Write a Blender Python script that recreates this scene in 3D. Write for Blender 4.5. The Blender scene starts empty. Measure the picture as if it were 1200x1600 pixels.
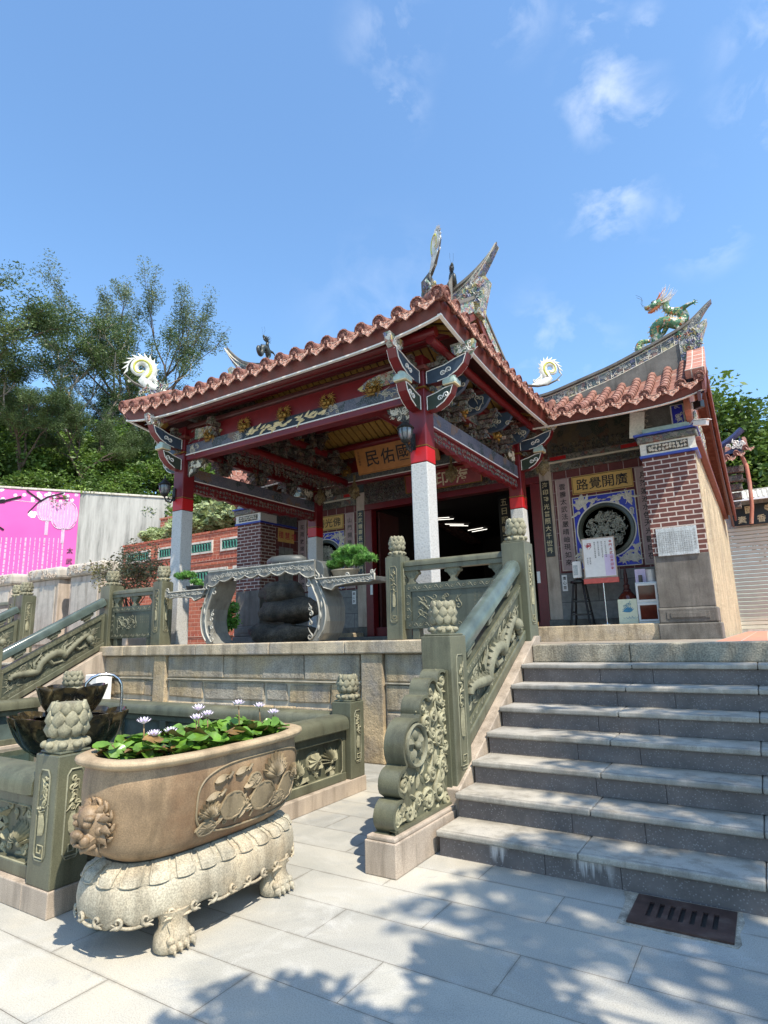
import bpy, bmesh, math, random
from math import sin, cos, pi, radians
from mathutils import Vector, Matrix, noise
random.seed(7)
S = bpy.context.scene
COL = S.collection
# ---------------------------------------------------------------- camera
cd = bpy.data.cameras.new('camera'); cam = bpy.data.objects.new('camera', cd); COL.objects.link(cam)
cd.sensor_fit = 'HORIZONTAL'; cd.sensor_width = 36.0; cd.lens = 36 * 929.35 / 1200
cd.clip_start = 0.05; cd.clip_end = 2000
def cam_matrix(pit, yaw, rol, loc):
    cp, sp, cy, sy = cos(pit), sin(pit), cos(yaw), sin(yaw)
    fw = Vector((-sy * cp, cy * cp, sp)); r = Vector((cy, sy, 0)); u = r.cross(fw)
    c, s = cos(rol), sin(rol)
    r2 = c * r + s * u; u2 = -s * r + c * u
    m = Matrix((r2, u2, -fw)).transposed().to_4x4(); m.translation = loc
    return m
cam.matrix_world = cam_matrix(0.205773623, 0.558033343, -0.0267871891, Vector((0, 0, 1.5)))
S.camera = cam
# ---------------------------------------------------------------- sun and sky
SUN = Vector((0.485, -0.225, 0.845)).normalized()
el = math.asin(SUN.z); az = math.atan2(SUN.x, SUN.y)
W = bpy.data.worlds.new('World'); S.world = W; W.use_nodes = True
nt = W.node_tree; nt.nodes.clear()
def N(t, ty, **kw):
    n = t.nodes.new(ty)
    for k, v in kw.items(): setattr(n, k, v)
    return n
wo = N(nt, 'ShaderNodeOutputWorld'); bg = N(nt, 'ShaderNodeBackground')
sky = N(nt, 'ShaderNodeTexSky', sky_type='NISHITA')
sky.sun_disc = False; sky.sun_elevation = el; sky.sun_rotation = az
sky.altitude = 50; sky.air_density = 1.25; sky.dust_density = 0.8; sky.ozone_density = 1.5
bg.inputs[1].default_value = 0.117
tc = N(nt, 'ShaderNodeTexCoord')
mp = N(nt, 'ShaderNodeMapping'); mp.inputs['Scale'].default_value = (4.2, 4.2, 6.0); mp.inputs['Rotation'].default_value = (0.2, 0.35, 0.5)
n1 = N(nt, 'ShaderNodeTexNoise'); n1.inputs['Scale'].default_value = 2.3; n1.inputs['Detail'].default_value = 9; n1.inputs['Roughness'].default_value = 0.58; n1.inputs['Distortion'].default_value = 0.35
n2 = N(nt, 'ShaderNodeTexNoise'); n2.inputs['Scale'].default_value = 1.1; n2.inputs['Detail'].default_value = 2
r1 = N(nt, 'ShaderNodeMapRange'); r1.inputs[1].default_value = 0.49; r1.inputs[2].default_value = 0.80; r1.inputs[4].default_value = 0.60
r2 = N(nt, 'ShaderNodeMapRange'); r2.inputs[1].default_value = 0.46; r2.inputs[2].default_value = 0.62
mu = N(nt, 'ShaderNodeMath', operation='MULTIPLY'); mx = N(nt, 'ShaderNodeMix', data_type='RGBA')
L = nt.links.new
L(tc.outputs['Generated'], mp.inputs[0]); L(mp.outputs[0], n1.inputs[0]); L(tc.outputs['Generated'], n2.inputs[0])
L(n1.outputs[0], r1.inputs[0]); L(r1.outputs[0], mu.inputs[0])
# small fair-weather wisps, each round its own direction in the sky
acc = None
for d_, rad, am in (((-.315,.556,.769),.09,.6),((-.345,.602,.72),.07,.8),((-.085,.658,.748),.05,.9),((-.032,.685,.728),.035,.8),((-.088,.717,.692),.09,1),((-.05,.751,.659),.06,.9),((-.111,.798,.593),.09,1),((.0,.843,.54),.085,1),((.085,.777,.625),.09,.8),((.10,.731,.677),.09,.7),((-.219,.873,.436),.13,.6),((-.168,.607,.777),.08,.7),((-.45,.75,.5),.2,.25),((.4,.8,.5),.3,.9),((-.9,-.1,.4),.3,.8)):
    vm = N(nt, 'ShaderNodeVectorMath', operation='DISTANCE'); L(tc.outputs['Generated'], vm.inputs[0]); vm.inputs[1].default_value = d_
    mr = N(nt, 'ShaderNodeMapRange'); mr.interpolation_type = 'SMOOTHSTEP'; L(vm.outputs['Value'], mr.inputs[0]); mr.inputs[1].default_value = rad; mr.inputs[2].default_value = 0; mr.inputs[3].default_value = 0; mr.inputs[4].default_value = am
    if acc is None: acc = mr.outputs[0]
    else:
        ma = N(nt, 'ShaderNodeMath', operation='MAXIMUM'); L(acc, ma.inputs[0]); L(mr.outputs[0], ma.inputs[1]); acc = ma.outputs[0]
L(acc, mu.inputs[1])
# a clear bright azure: the sky model, tinted by the thin high veil of this day
tint = N(nt, 'ShaderNodeMix', data_type='RGBA', blend_type='MULTIPLY'); tint.inputs[0].default_value = 1.0
tint.inputs[7].default_value = (1.12, 1.40, 1.58, 1)
L(sky.outputs[0], tint.inputs[6]); L(mu.outputs[0], mx.inputs[0]); L(tint.outputs[2], mx.inputs[6]); mx.inputs[7].default_value = (8.5, 8.7, 8.9, 1)
L(mx.outputs[2], bg.inputs[0]); L(bg.outputs[0], wo.inputs[0])
sd = bpy.data.lights.new('sun', 'SUN'); so = bpy.data.objects.new('sun', sd); COL.objects.link(so)
sd.energy = 5.0; sd.angle = radians(0.55); sd.color = (1.0, 0.92, 0.78)
so.rotation_euler = SUN.to_track_quat('Z', 'Y').to_euler(); so.location = (10, -5, 30)
S.view_settings.view_transform = 'Standard'; S.view_settings.look = 'None'; S.view_settings.exposure = 0.62; S.view_settings.gamma = 1
S.render.engine = 'CYCLES'
# ---------------------------------------------------------------- helpers
ORG = {}
def origin(o): return ORG.get(o.name, Vector((0, 0, 0)))
def thing(name, label, cat, loc, group=None):
    o = bpy.data.objects.new(name, None); COL.objects.link(o); o.location = loc; o.empty_display_size = 0.2
    ORG[o.name] = Vector(loc); o['label'] = label; o['category'] = cat
    if group: o['group'] = group
    return o
def tag(o, label, cat, group=None, kind=None):
    if label: o['label'] = label
    if cat: o['category'] = cat
    if group: o['group'] = group
    if kind: o['kind'] = kind
    return o
class MB:
    def __init__(s): s.v = []; s.f = []; s.mi = []; s.c = 0
    def add(s, vs, fs, mi=None):
        b = len(s.v); s.v += [tuple(v) for v in vs]
        for f in fs: s.f.append(tuple(b + i for i in f)); s.mi.append(s.c if mi is None else mi)
        return s
    def box(s, x0, x1, y0, y1, z0, z1):
        if x0 > x1: x0, x1 = x1, x0
        if y0 > y1: y0, y1 = y1, y0
        return s.add([(x0,y0,z0),(x1,y0,z0),(x1,y1,z0),(x0,y1,z0),(x0,y0,z1),(x1,y0,z1),(x1,y1,z1),(x0,y1,z1)],
            [(0,3,2,1),(4,5,6,7),(0,1,5,4),(1,2,6,5),(2,3,7,6),(3,0,4,7)])
    def obox(s, c, size, rot=(0,0,0)):
        m = Matrix.Translation(c) @ (Matrix.Rotation(rot[2],4,'Z') @ Matrix.Rotation(rot[1],4,'Y') @ Matrix.Rotation(rot[0],4,'X'))
        a, b, d = [q/2 for q in size]
        vs = [m @ Vector((x,y,z)) for z in (-d,d) for x,y in ((-a,-b),(a,-b),(a,b),(-a,b))]
        return s.add(vs, [(0,3,2,1),(4,5,6,7),(0,1,5,4),(1,2,6,5),(2,3,7,6),(3,0,4,7)])
    def beam(s, p0, p1, w, h, up=(0,0,1)):
        p0, p1 = Vector(p0), Vector(p1); d = (p1-p0).normalized(); r = d.cross(Vector(up)).normalized(); u = r.cross(d)
        vs = [p + r*a*w/2 + u*b*h/2 for p in (p0,p1) for a,b in ((-1,-1),(1,-1),(1,1),(-1,1))]
        return s.add(vs, [(0,3,2,1),(4,5,6,7),(0,1,5,4),(1,2,6,5),(2,3,7,6),(3,0,4,7)])
    def prism(s, pts, plane, a, b):
        # pts in 'xz','yz','xy'; extruded along the remaining axis from a to b
        f = {'xz': lambda p,t:(p[0],t,p[1]), 'yz': lambda p,t:(t,p[0],p[1]), 'xy': lambda p,t:(p[0],p[1],t)}[plane]
        n = len(pts); vs = [f(p,a) for p in pts] + [f(p,b) for p in pts]
        area = sum(pts[i][0]*pts[(i+1)%n][1]-pts[(i+1)%n][0]*pts[i][1] for i in range(n))
        flip = (area > 0) ^ (b < a) ^ (plane == 'xz')
        lo, hi = tuple(range(n)), tuple(range(n, 2*n))
        fs = [lo[::-1], hi] if flip else [lo, hi[::-1]]
        for i in range(n):
            j = (i+1) % n
            fs.append((i,j,n+j,n+i) if flip else (j,i,n+i,n+j))
        return s.add(vs, fs)
    def lathe(s, prof, c, n=16, sx=1, sy=1, ph=0, axis='z', mod=None):
        vs = []
        for k,(r,z) in enumerate(prof):
            for i in range(n):
                a = ph + 2*pi*i/n; q = r * (mod(k,a) if mod else 1)
                p = (q*cos(a)*sx, q*sin(a)*sy, z)
                if axis == 'y': p = (p[0], z, p[1])
                if axis == 'x': p = (z, p[0], p[1])
                vs.append((c[0]+p[0], c[1]+p[1], c[2]+p[2]))
        fs = []
        for k in range(len(prof)-1):
            for i in range(n):
                j = (i+1) % n; q = (k*n+i, k*n+j, (k+1)*n+j, (k+1)*n+i)
                fs.append(q[::-1] if axis == 'y' else q)
        e = len(prof)-1
        if prof[0][0] > 1e-4: fs.append(tuple(range(n))[::-1])
        if prof[e][0] > 1e-4: fs.append(tuple(e*n+i for i in range(n)))
        return s.add(vs, fs)
    def tube(s, pts, r, n=6, flat=None, cap=True):
        pts = [Vector(p) for p in pts]; m = len(pts)
        if not hasattr(r, '__len__'): r = [r]*m
        up = Vector((0,0,1)); prev = None; vs = []
        for i,p in enumerate(pts):
            d = (pts[min(i+1,m-1)] - pts[max(i-1,0)])
            if d.length < 1e-9: d = Vector((0,0,1))
            d.normalize()
            if prev is None:
                x = d.cross(up)
                if x.length < .05: x = d.cross(Vector((0,1,0)))
            else: x = prev - d * prev.dot(d)
            if x.length < 1e-6: x = d.orthogonal()
            x.normalize(); y = d.cross(x); prev = x
            for k in range(n):
                a = 2*pi*k/n; o = x*cos(a)*r[i] + y*sin(a)*r[i]
                if flat: o = o - Vector(flat) * o.dot(Vector(flat)) * 0.5
                vs.append(p + o)
        fs = [(i*n+k, i*n+(k+1)%n, (i+1)*n+(k+1)%n, (i+1)*n+k) for i in range(m-1) for k in range(n)]
        if cap: fs += [tuple(range(n))[::-1], tuple((m-1)*n+k for k in range(n))]
        return s.add(vs, fs)
    def grid(s, fn, nu, nv, close=False):
        vs = [fn(i/nu, j/nv) for j in range(nv+1) for i in range(nu+1)]
        fs = [(j*(nu+1)+i, j*(nu+1)+i+1, (j+1)*(nu+1)+i+1, (j+1)*(nu+1)+i) for j in range(nv) for i in range(nu)]
        return s.add(vs, fs)
    def ball(s, c, r, n=8, m=6, sc=(1,1,1)):
        prof = [(max(1e-5, sin(pi*k/m))*r, -cos(pi*k/m)*r) for k in range(m+1)]
        b = len(s.v); s.lathe([(a,z*sc[2]) for a,z in prof], c, n, sc[0], sc[1]); return s
    def text(s, body, h, fn, depth=0.004, bold=0.0, wmax=None):
        cu = bpy.data.curves.new('t', 'FONT'); cu.body = body; cu.size = 1.0; cu.offset = bold; cu.extrude = 0; cu.resolution_u = 2
        o = bpy.data.objects.new('t', cu); COL.objects.link(o)
        bpy.context.view_layer.update()
        me = bpy.data.meshes.new_from_object(o.evaluated_get(bpy.context.evaluated_depsgraph_get()))
        if len(me.vertices):
            xs = [v.co.x for v in me.vertices]; ys = [v.co.y for v in me.vertices]
            cx, cy = (min(xs)+max(xs))/2, (min(ys)+max(ys))/2; k = h / max(max(ys)-min(ys), (max(xs)-min(xs))*0.0001)
            kx = min(k, (wmax or h*1.02*len(body)) / max(max(xs)-min(xs), .01))
            k = min(k, 1.4*kx)
            vs = [fn((v.co.x-cx)*kx, (v.co.y-cy)*k) for v in me.vertices]
            s.add(vs, [tuple(p.vertices) for p in me.polygons])
        bpy.data.objects.remove(o); bpy.data.curves.remove(cu); bpy.data.meshes.remove(me)
        return s
    def build(s, name, mats, parent=None, bevel=0, smooth=None, seg=2, sub=0, loc=None):
        if not isinstance(mats, (list, tuple)): mats = [mats]
        me = bpy.data.meshes.new(name)
        if parent is not None: org = origin(parent)
        elif loc is not None: org = Vector(loc)
        else:
            xs, ys, zs = zip(*s.v); org = Vector(((min(xs)+max(xs))/2, (min(ys)+max(ys))/2, min(zs)))
        me.from_pydata([(x-org.x, y-org.y, z-org.z) for x,y,z in s.v], [], s.f)
        for m in mats: me.materials.append(m)
        if len(mats) > 1: me.polygons.foreach_set('material_index', s.mi)
        me.update()
        if smooth:
            me.polygons.foreach_set('use_smooth', [True]*len(me.polygons))
            if smooth is not True: me.set_sharp_from_angle(angle=radians(smooth))
        o = bpy.data.objects.new(name, me); COL.objects.link(o)
        if parent is not None: o.parent = parent
        else: o.location = org
        ORG[o.name] = org
        if bevel:
            b = o.modifiers.new('b', 'BEVEL'); b.width = bevel; b.segments = seg; b.limit_method = 'ANGLE'; b.angle_limit = radians(40)
            b.use_clamp_overlap = True
        if sub:
            q = o.modifiers.new('s', 'SUBSURF'); q.levels = sub; q.render_levels = sub
        return o
def dup(o, loc=None, rotz=None, label=None, parent=None, scale=None):
    c = o.copy(); COL.objects.link(c)
    if parent is not None: c.parent = parent
    if loc is not None: c.location = loc
    if rotz is not None: c.rotation_euler = (0, 0, rotz)
    if scale is not None: c.scale = (scale,)*3 if not hasattr(scale, '__len__') else scale
    if label: c['label'] = label
    ORG[c.name] = Vector(c.location)
    for ch in list(o.children): dup(ch, parent=c)
    return c
# ---------------------------------------------------------------- materials
def newmat(name, rough=0.7, metal=0.0, spec=None):
    m = bpy.data.materials.new(name); m.use_nodes = True; t = m.node_tree
    b = t.nodes['Principled BSDF']; b.inputs['Roughness'].default_value = rough; b.inputs['Metallic'].default_value = metal
    if spec is not None: b.inputs['Specular IOR Level'].default_value = spec
    return m, t, b
def c4(c): return (c[0], c[1], c[2], 1)
def ramp(t, stops, interp='LINEAR'):
    r = N(t, 'ShaderNodeValToRGB'); r.color_ramp.interpolation = interp; e = r.color_ramp.elements
    while len(e) < len(stops): e.new(0.5)
    for q,(p,c) in zip(e, stops): q.position = p; q.color = c4(c)
    return r
def pos(t): return N(t, 'ShaderNodeNewGeometry').outputs['Position']
def noise_(t, scale, detail=4, rough=.55, vec=None, dist=0):
    n = N(t, 'ShaderNodeTexNoise'); n.inputs['Scale'].default_value = scale; n.inputs['Detail'].default_value = detail
    n.inputs['Roughness'].default_value = rough; n.inputs['Distortion'].default_value = dist
    t.links.new(vec if vec is not None else pos(t), n.inputs['Vector']); return n.outputs['Fac']
def mixc(t, fac, a, b, mode='MIX'):
    m = N(t, 'ShaderNodeMix', data_type='RGBA', blend_type=mode)
    for sck, val in ((m.inputs[0], fac), (m.inputs[6], a), (m.inputs[7], b)):
        if hasattr(val, 'is_linked'): t.links.new(val, sck)
        else: sck.default_value = val if isinstance(val, (int, float)) else c4(val)
    return m.outputs[2]
def mrange(t, v, a, b, c=0, d=1):
    m = N(t, 'ShaderNodeMapRange'); t.links.new(v, m.inputs[0])
    for i,q in enumerate((a,b,c,d)): m.inputs[i+1].default_value = q
    return m.outputs[0]
def math_(t, op, a, b=None):
    m = N(t, 'ShaderNodeMath', operation=op)
    for i,v in enumerate((a,b)):
        if v is None: continue
        if hasattr(v, 'is_linked'): t.links.new(v, m.inputs[i])
        else: m.inputs[i].default_value = v
    return m.outputs[0]
def bump(t, b, h, strength=.4, dist=.01):
    n = N(t, 'ShaderNodeBump'); n.inputs['Strength'].default_value = strength; n.inputs['Distance'].default_value = dist
    t.links.new(h, n.inputs['Height']); t.links.new(n.outputs[0], b.inputs['Normal']); return n
def boxuv(t):
    # wall coordinates in metres: (x or y, z), chosen from the true face normal
    g = N(t, 'ShaderNodeNewGeometry'); s1 = N(t, 'ShaderNodeSeparateXYZ'); s2 = N(t, 'ShaderNodeSeparateXYZ')
    t.links.new(g.outputs['Position'], s1.inputs[0]); t.links.new(g.outputs['True Normal'], s2.inputs[0])
    ax = math_(t, 'ABSOLUTE', s2.outputs[0]); gt = math_(t, 'GREATER_THAN', ax, 0.6)
    m = N(t, 'ShaderNodeMix', data_type='FLOAT'); t.links.new(gt, m.inputs[0]); t.links.new(s1.outputs[0], m.inputs[2]); t.links.new(s1.outputs[1], m.inputs[3])
    cb = N(t, 'ShaderNodeCombineXYZ'); t.links.new(m.outputs[0], cb.inputs[0]); t.links.new(s1.outputs[2], cb.inputs[1])
    return cb.outputs[0]
MATS = {}
def stone(name, base, var=0.25, scale=6, speck=0.0, rough=.75, bmp=.25, sc2=120, tintc=None, bscale=None, bdist=.006):
    m, t, b = newmat(name, rough); base = (base[0]*.90, base[1]*.85, base[2]*.77)
    if tintc: tintc = (tintc[0]*.90, tintc[1]*.85, tintc[2]*.77)
    n = noise_(t, scale, 6, .6); d = [c*(1-var) for c in base]; l = [min(1,c*(1+var)) for c in base]
    r = ramp(t, [(.3, d), (.7, l)]); t.links.new(n, r.inputs[0]); col = r.outputs[0]
    if tintc:
        n3 = noise_(t, scale*.28, 4, .6); col = mixc(t, mrange(t, n3, .48, .66), col, tintc)
    if speck:
        n2 = noise_(t, sc2, 2, .5); r2 = ramp(t, [(.36, [1-speck]*3), (.5, [1]*3), (.66, [1+speck]*3)]); t.links.new(n2, r2.inputs[0])
        col = mixc(t, 1.0, col, r2.outputs[0], 'MULTIPLY')
    # rain streaks and grime
    mp_ = N(t, 'ShaderNodeMapping'); mp_.inputs['Scale'].default_value = (7, 7, .9); t.links.new(pos(t), mp_.inputs[0]); st_ = noise_(t, 1, 6, .68, mp_.outputs[0])
    rs_ = ramp(t, [(.36, (.66,.65,.63)), (.50, (.96,.96,.96)), (.70, (1.10,1.10,1.09))]); t.links.new(st_, rs_.inputs[0]); col = mixc(t, 1.0, col, rs_.outputs[0], 'MULTIPLY')
    t.links.new(col, b.inputs['Base Color'])
    h = noise_(t, bscale or scale*6, 5, .65); bump(t, b, h, bmp, bdist)
    MATS[name] = m; return m
def plain(name, col, rough=.5, metal=0, var=.12, scale=20, bmp=0.0, spec=None):
    m, t, b = newmat(name, rough, metal, spec)
    n = noise_(t, scale, 3); r = ramp(t, [(.3, [c*(1-var) for c in col]), (.7, [min(1,c*(1+var)) for c in col])])
    t.links.new(n, r.inputs[0]); t.links.new(r.outputs[0], b.inputs['Base Color'])
    if bmp: bump(t, b, n, bmp, .004)
    MATS[name] = m; return m
stone('green', (.125,.130,.092), .24, 3, .16, .42, .2, 160, (.10,.115,.085))
stone('greendark', (.070,.082,.066), .2, 5, .10, .34, .12, 160)
stone('carve', (.27,.265,.185), .30, 8, .12, .75, .3, 120)
stone('carvegrey', (.185,.19,.14), .22, 8, .12, .7, .3, 120)
stone('lotusfin', (.26,.255,.19), .25, 14, .15, .8, .35, 90)
stone('pinkgranite', (.42,.36,.31), .16, 3, .22, .7, .12, 190, (.33,.29,.26))
stone('tread', (.42,.405,.375), .22, 1.6, .14, .62, .10, 170, (.40,.40,.40))
stone('riser', (.165,.145,.140), .22, 4, .40, .75, .2, 60)
stone('coping', (.48,.41,.31), .24, 5, .22, .85, .55, 90, (.36,.34,.32), None, .012)
stone('wallgrey', (.36,.335,.29), .28, 4, .25, .9, .8, 80, (.42,.34,.22), 22, .02)
stone('walltan', (.46,.37,.24), .30, 4, .22, .9, .8, 80, (.30,.28,.26), 20, .02)
stone('mortar', (.50,.46,.38), .15, 6, .1, .9, .4)
stone('mortarbed', (.40,.37,.32), .3, 14, .2, .9, .5)
stone('whitecol', (.55,.56,.57), .08, 8, .10, .7, .3, 60)
stone('tubrim', (.40,.32,.22), .22, 4, .12, .6, .2, 160, (.32,.22,.13))
stone('tubstone', (.27,.192,.120), .36, 5, .16, .55, .3, 160, (.16,.080,.038))
stone('tubrelief', (.25,.20,.13), .25, 6, .10, .6, .25, 120)
stone('standstone', (.40,.375,.31), .24, 4, .25, .85, .5, 130, (.40,.31,.20))
stone('tablestone', (.20,.205,.20), .15, 6, .12, .6, .15, 150)
stone('tablecarve', (.38,.385,.37), .12, 10, .1, .6, .2)
plain('dragonlight', (.30,.38,.14), .35, 0, .4, 18, .3)
stone('tabledark', (.085,.095,.10), .2, 6, .12, .5, .15, 150)
stone('greystone', (.155,.152,.148), .32, 4, .18, .8, .25, 90, (.12,.115,.11))
stone('boulderstone', (.115,.095,.075), .45, 5, .2, .9, .8, 40, (.06,.055,.05), 14, .03)
stone('floor', (.30,.27,.24), .2, 4, .15, .8, .15)
stone('stele', (.50,.43,.38), .12, 4, .1, .8, .2)
stone('stelewhite', (.52,.49,.46), .12, 8, .1, .8, .3)
stone('plaster', (.56,.49,.35), .22, 4, .2, .9, 1.0, 30, (.44,.39,.29), 11, .07)
stone('salmon', (.42,.16,.11), .18, 3, .08, .75, .1, 60, (.55,.38,.32))
stone('slate', (.46,.53,.60), .15, 10, .2, .45, .05, 60)
stone('concrete', (.60,.59,.56), .12, 1.2, .08, .85, .15, 40)
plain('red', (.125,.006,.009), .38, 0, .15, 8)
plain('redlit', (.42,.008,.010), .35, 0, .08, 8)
plain('maroon', (.06,.013,.011), .5, 0, .25, 9)
plain('brownred', (.14,.030,.020), .6, 0, .25, 7)
plain('fascia', (.115,.024,.018), .5, 0, .3, 6)
plain('trim', (.72,.70,.66), .5, 0, .05)
plain('yellow', (.30,.17,.035), .6, 0, .2, 6)
plain('navy', (.035,.055,.085), .45, 0, .15)
plain('olive', (.028,.040,.026), .45, 0, .15)
plain('gold', (.27,.145,.030), .35, .6, .3, 30, .3)
plain('lattice', (.33,.33,.27), .7, 0, .15, 20)
plain('creamdim', (.40,.37,.30), .6, 0, .15, 15, .2)
plain('cream', (.62,.57,.46), .6, 0, .12, 15, .2)
plain('celadon', (.33,.42,.38), .5, 0, .15, 15)
plain('bluedull', (.035,.04,.11), .4, 0, .4, 12)
plain('blue', (.018,.030,.42), .35, 0, .2, 4)
plain('bluetrim', (.035,.06,.33), .3, 0, .2, 6)
plain('relief', (.66,.63,.55), .65, 0, .15, 25, .2)
plain('black', (.010,.010,.011), .35, 0, .1)
plain('ink', (.018,.014,.014), .6, 0, .1)
plain('goldpaint', (.60,.50,.30), .5, .1, .1)
plain('plaque', (.42,.17,.04), .5, 0, .15, 6)
plain('plaqueyel', (.58,.36,.10), .55, 0, .12, 6)
plain('pinkpanel', (.36,.255,.25), .6, 0, .12, 8)
plain('redplaque', (.22,.028,.024), .5, 0, .15, 6)
plain('redink', (.45,.03,.05), .6)
plain('white', (.75,.75,.74), .5, 0, .04)
plain('dragongreen', (.06,.17,.09), .3, 0, .45, 18, .4)
plain('dragondark', (.035,.040,.035), .45, 0, .5, 30, .4)
plain('dragonorange', (.55,.16,.05), .35, 0, .3, 18, .3)
plain('steel', (.55,.56,.58), .22, 1.0, .05)
plain('iron', (.035,.037,.036), .5, .6, .3, 40, .2)
plain('glassbulb', (.11,.12,.13), .12, 0, .1, spec=.8)
plain('leafglossy', (.095,.185,.024), .28, 0, .45, 9)
plain('leafbrown', (.17,.10,.035), .4, 0, .4, 20)
plain('petal', (.80,.72,.84), .5, 0, .12, 30)
plain('pine', (.060,.165,.035), .6, 0, .5, 20)
plain('bark', (.085,.060,.042), .85, 0, .35, 12, .8)
plain('barkpale', (.28,.24,.20), .85, 0, .35, 6, .5)
plain('terracotta', (.50,.20,.12), .7, 0, .15, 20)
plain('potceramic', (.30,.24,.17), .5, 0, .15, 20)
plain('potdark', (.03,.035,.04), .3, 0, .15, 20)
plain('greentile', (.045,.19,.14), .3, 0, .3, 14)
plain('glassbrown', (.10,.020,.012), .08, 0, .3, 6)
plain('papercream', (.66,.68,.50), .5, 0, .06)
plain('bluepaint', (.05,.22,.36), .5, 0, .3, 30)
plain('shutter', (.58,.53,.42), .5, 0, .08, 3)
plain('silver', (.60,.62,.64), .4, .3, .1)
plain('redbase', (.55,.10,.08), .5)
plain('polished', (.075,.098,.088), .22, 0, .3, 5)
plain('screenpink', (.60,.50,.68), .4, 0, .1, 3)
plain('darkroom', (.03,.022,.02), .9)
plain('branchink', (.03,.02,.03), .8)
plain('muralwhite', (.80,.66,.78), .8, 0, .1, 4)
plain('lanternpink', (.76,.27,.52), .8, 0, .1, 4)
# ---------------------------------------------------------------- special materials
def swz(t, xo='X', yo='Y', zo=None, sx=1, sy=1, ox=0, oy=0):
    s = N(t, 'ShaderNodeSeparateXYZ'); t.links.new(pos(t), s.inputs[0]); c = N(t, 'ShaderNodeCombineXYZ')
    t.links.new(math_(t, 'MULTIPLY_ADD', s.outputs[xo], sx), c.inputs[0]); c.inputs[0].links[0].from_node.inputs[2].default_value = ox
    t.links.new(math_(t, 'MULTIPLY_ADD', s.outputs[yo], sy), c.inputs[1]); c.inputs[1].links[0].from_node.inputs[2].default_value = oy
    return c.outputs[0]
def bricks(t, vec, w, h, mortar, c1, c2, cm, off=.5, smooth=.1, bias=0):
    b = N(t, 'ShaderNodeTexBrick'); b.offset = off; t.links.new(vec, b.inputs['Vector'])
    b.inputs['Scale'].default_value = 1; b.inputs['Brick Width'].default_value = w; b.inputs['Row Height'].default_value = h
    b.inputs['Mortar Size'].default_value = mortar; b.inputs['Mortar Smooth'].default_value = smooth; b.inputs['Bias'].default_value = bias
    for k,c in (('Color1',c1),('Color2',c2),('Mortar',cm)): b.inputs[k].default_value = c4(c)
    return b
# paving slabs 1.0 x 0.37 m
m, t, b = newmat('paving', .7)
jv = swz(t, ox=10.91, oy=12-2.74+.37*40-12-.0); br = bricks(t, swz(t, ox=10.91, oy=12-2.74+.37*40-12-.0), 1.02, .368, .0022, (.42,.40,.355), (.32,.31,.285), (.14,.12,.095), .47)
n = noise_(t, .9, 6, .62, dist=.6); r = ramp(t, [(.30, (.66,.68,.68)), (.48, (.95,.95,.93)), (.68, (1.14,1.09,1.0))]); t.links.new(n, r.inputs[0])
col = mixc(t, 1, br.outputs[0], r.outputs[0], 'MULTIPLY')
n4 = noise_(t, 2.7, 6, .7, dist=1.2); col = mixc(t, mrange(t, n4, .52, .70, 0, .6), col, (.45,.435,.40))
n5 = noise_(t, .55, 4, .6); col = mixc(t, mrange(t, n5, .55, .7, 0, .5), col, (.42,.36,.26))
n7 = noise_(t, 1.7, 8, .75, dist=2); col = mixc(t, mrange(t, n7, .56, .66, 0, .45), col, (.24,.25,.25))
n8 = noise_(t, 33, 3, .5); col = mixc(t, mrange(t, n8, .72, .78, 0, .6), col, (.16,.14,.12))
n6 = noise_(t, 170, 2); r6 = ramp(t, [(.35, (.8,)*3), (.5, (1,)*3), (.65, (1.15,)*3)]); t.links.new(n6, r6.inputs[0])
col = mixc(t, 1, col, r6.outputs[0], 'MULTIPLY')
jb = bricks(t, jv, 1.02, .368, .022, (1,1,1), (1,1,1), (0,0,0), .47, 1.0); dn = noise_(t, 6, 6, .7); col = mixc(t, math_(t, 'MULTIPLY', math_(t, 'MULTIPLY', jb.outputs['Fac'], mrange(t, dn, .42, .62)), .55), col, (.16,.145,.12))
t.links.new(col, b.inputs['Base Color'])
hh = math_(t, 'ADD', math_(t, 'MULTIPLY', br.outputs['Fac'], -1.0), math_(t, 'MULTIPLY', noise_(t, 60, 4), .15)); bump(t, b, hh, .35, .004)
t.links.new(mrange(t, n4, .3, .7, .5, .85), b.inputs['Roughness']); MATS['paving'] = m
def brickmat(name, w, h, mo, c1, c2, cm, off=.5, rough=.8, bm=.5):
    m, t, b = newmat(name, rough); br = bricks(t, boxuv(t), w, h, mo, c1, c2, cm, off, .15)
    n = noise_(t, 9, 5, .7); r = ramp(t, [(.3, (.72,)*3), (.7, (1.2,)*3)]); t.links.new(n, r.inputs[0])
    t.links.new(mixc(t, 1, br.outputs[0], r.outputs[0], 'MULTIPLY'), b.inputs['Base Color'])
    bump(t, b, math_(t, 'MULTIPLY', br.outputs['Fac'], -1.0), bm, .008); MATS[name] = m; return m
brickmat('brickdark', .27, .088, .011, (.145,.050,.038), (.10,.035,.030), (.50,.43,.38))
brickmat('brickred', .42, .16, .014, (.40,.115,.06), (.33,.09,.05), (.46,.24,.16))
brickmat('brickscale', .22, .14, .016, (.40,.10,.05), (.30,.075,.045), (.50,.30,.22))
brickmat('brickflat', .30, .30, .008, (.13,.035,.035), (.11,.03,.03), (.34,.25,.25), .0)
brickmat('vergetile', .17, .17, .010, (.40,.17,.12), (.33,.14,.10), (.50,.42,.36), .0)
brickmat('dado', .95, .42, .008, (.22,.22,.21), (.17,.17,.165), (.08,.08,.08))
brickmat('floortile', .30, .30, .01, (.52,.24,.16), (.46,.20,.13), (.45,.35,.28), .0)
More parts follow.
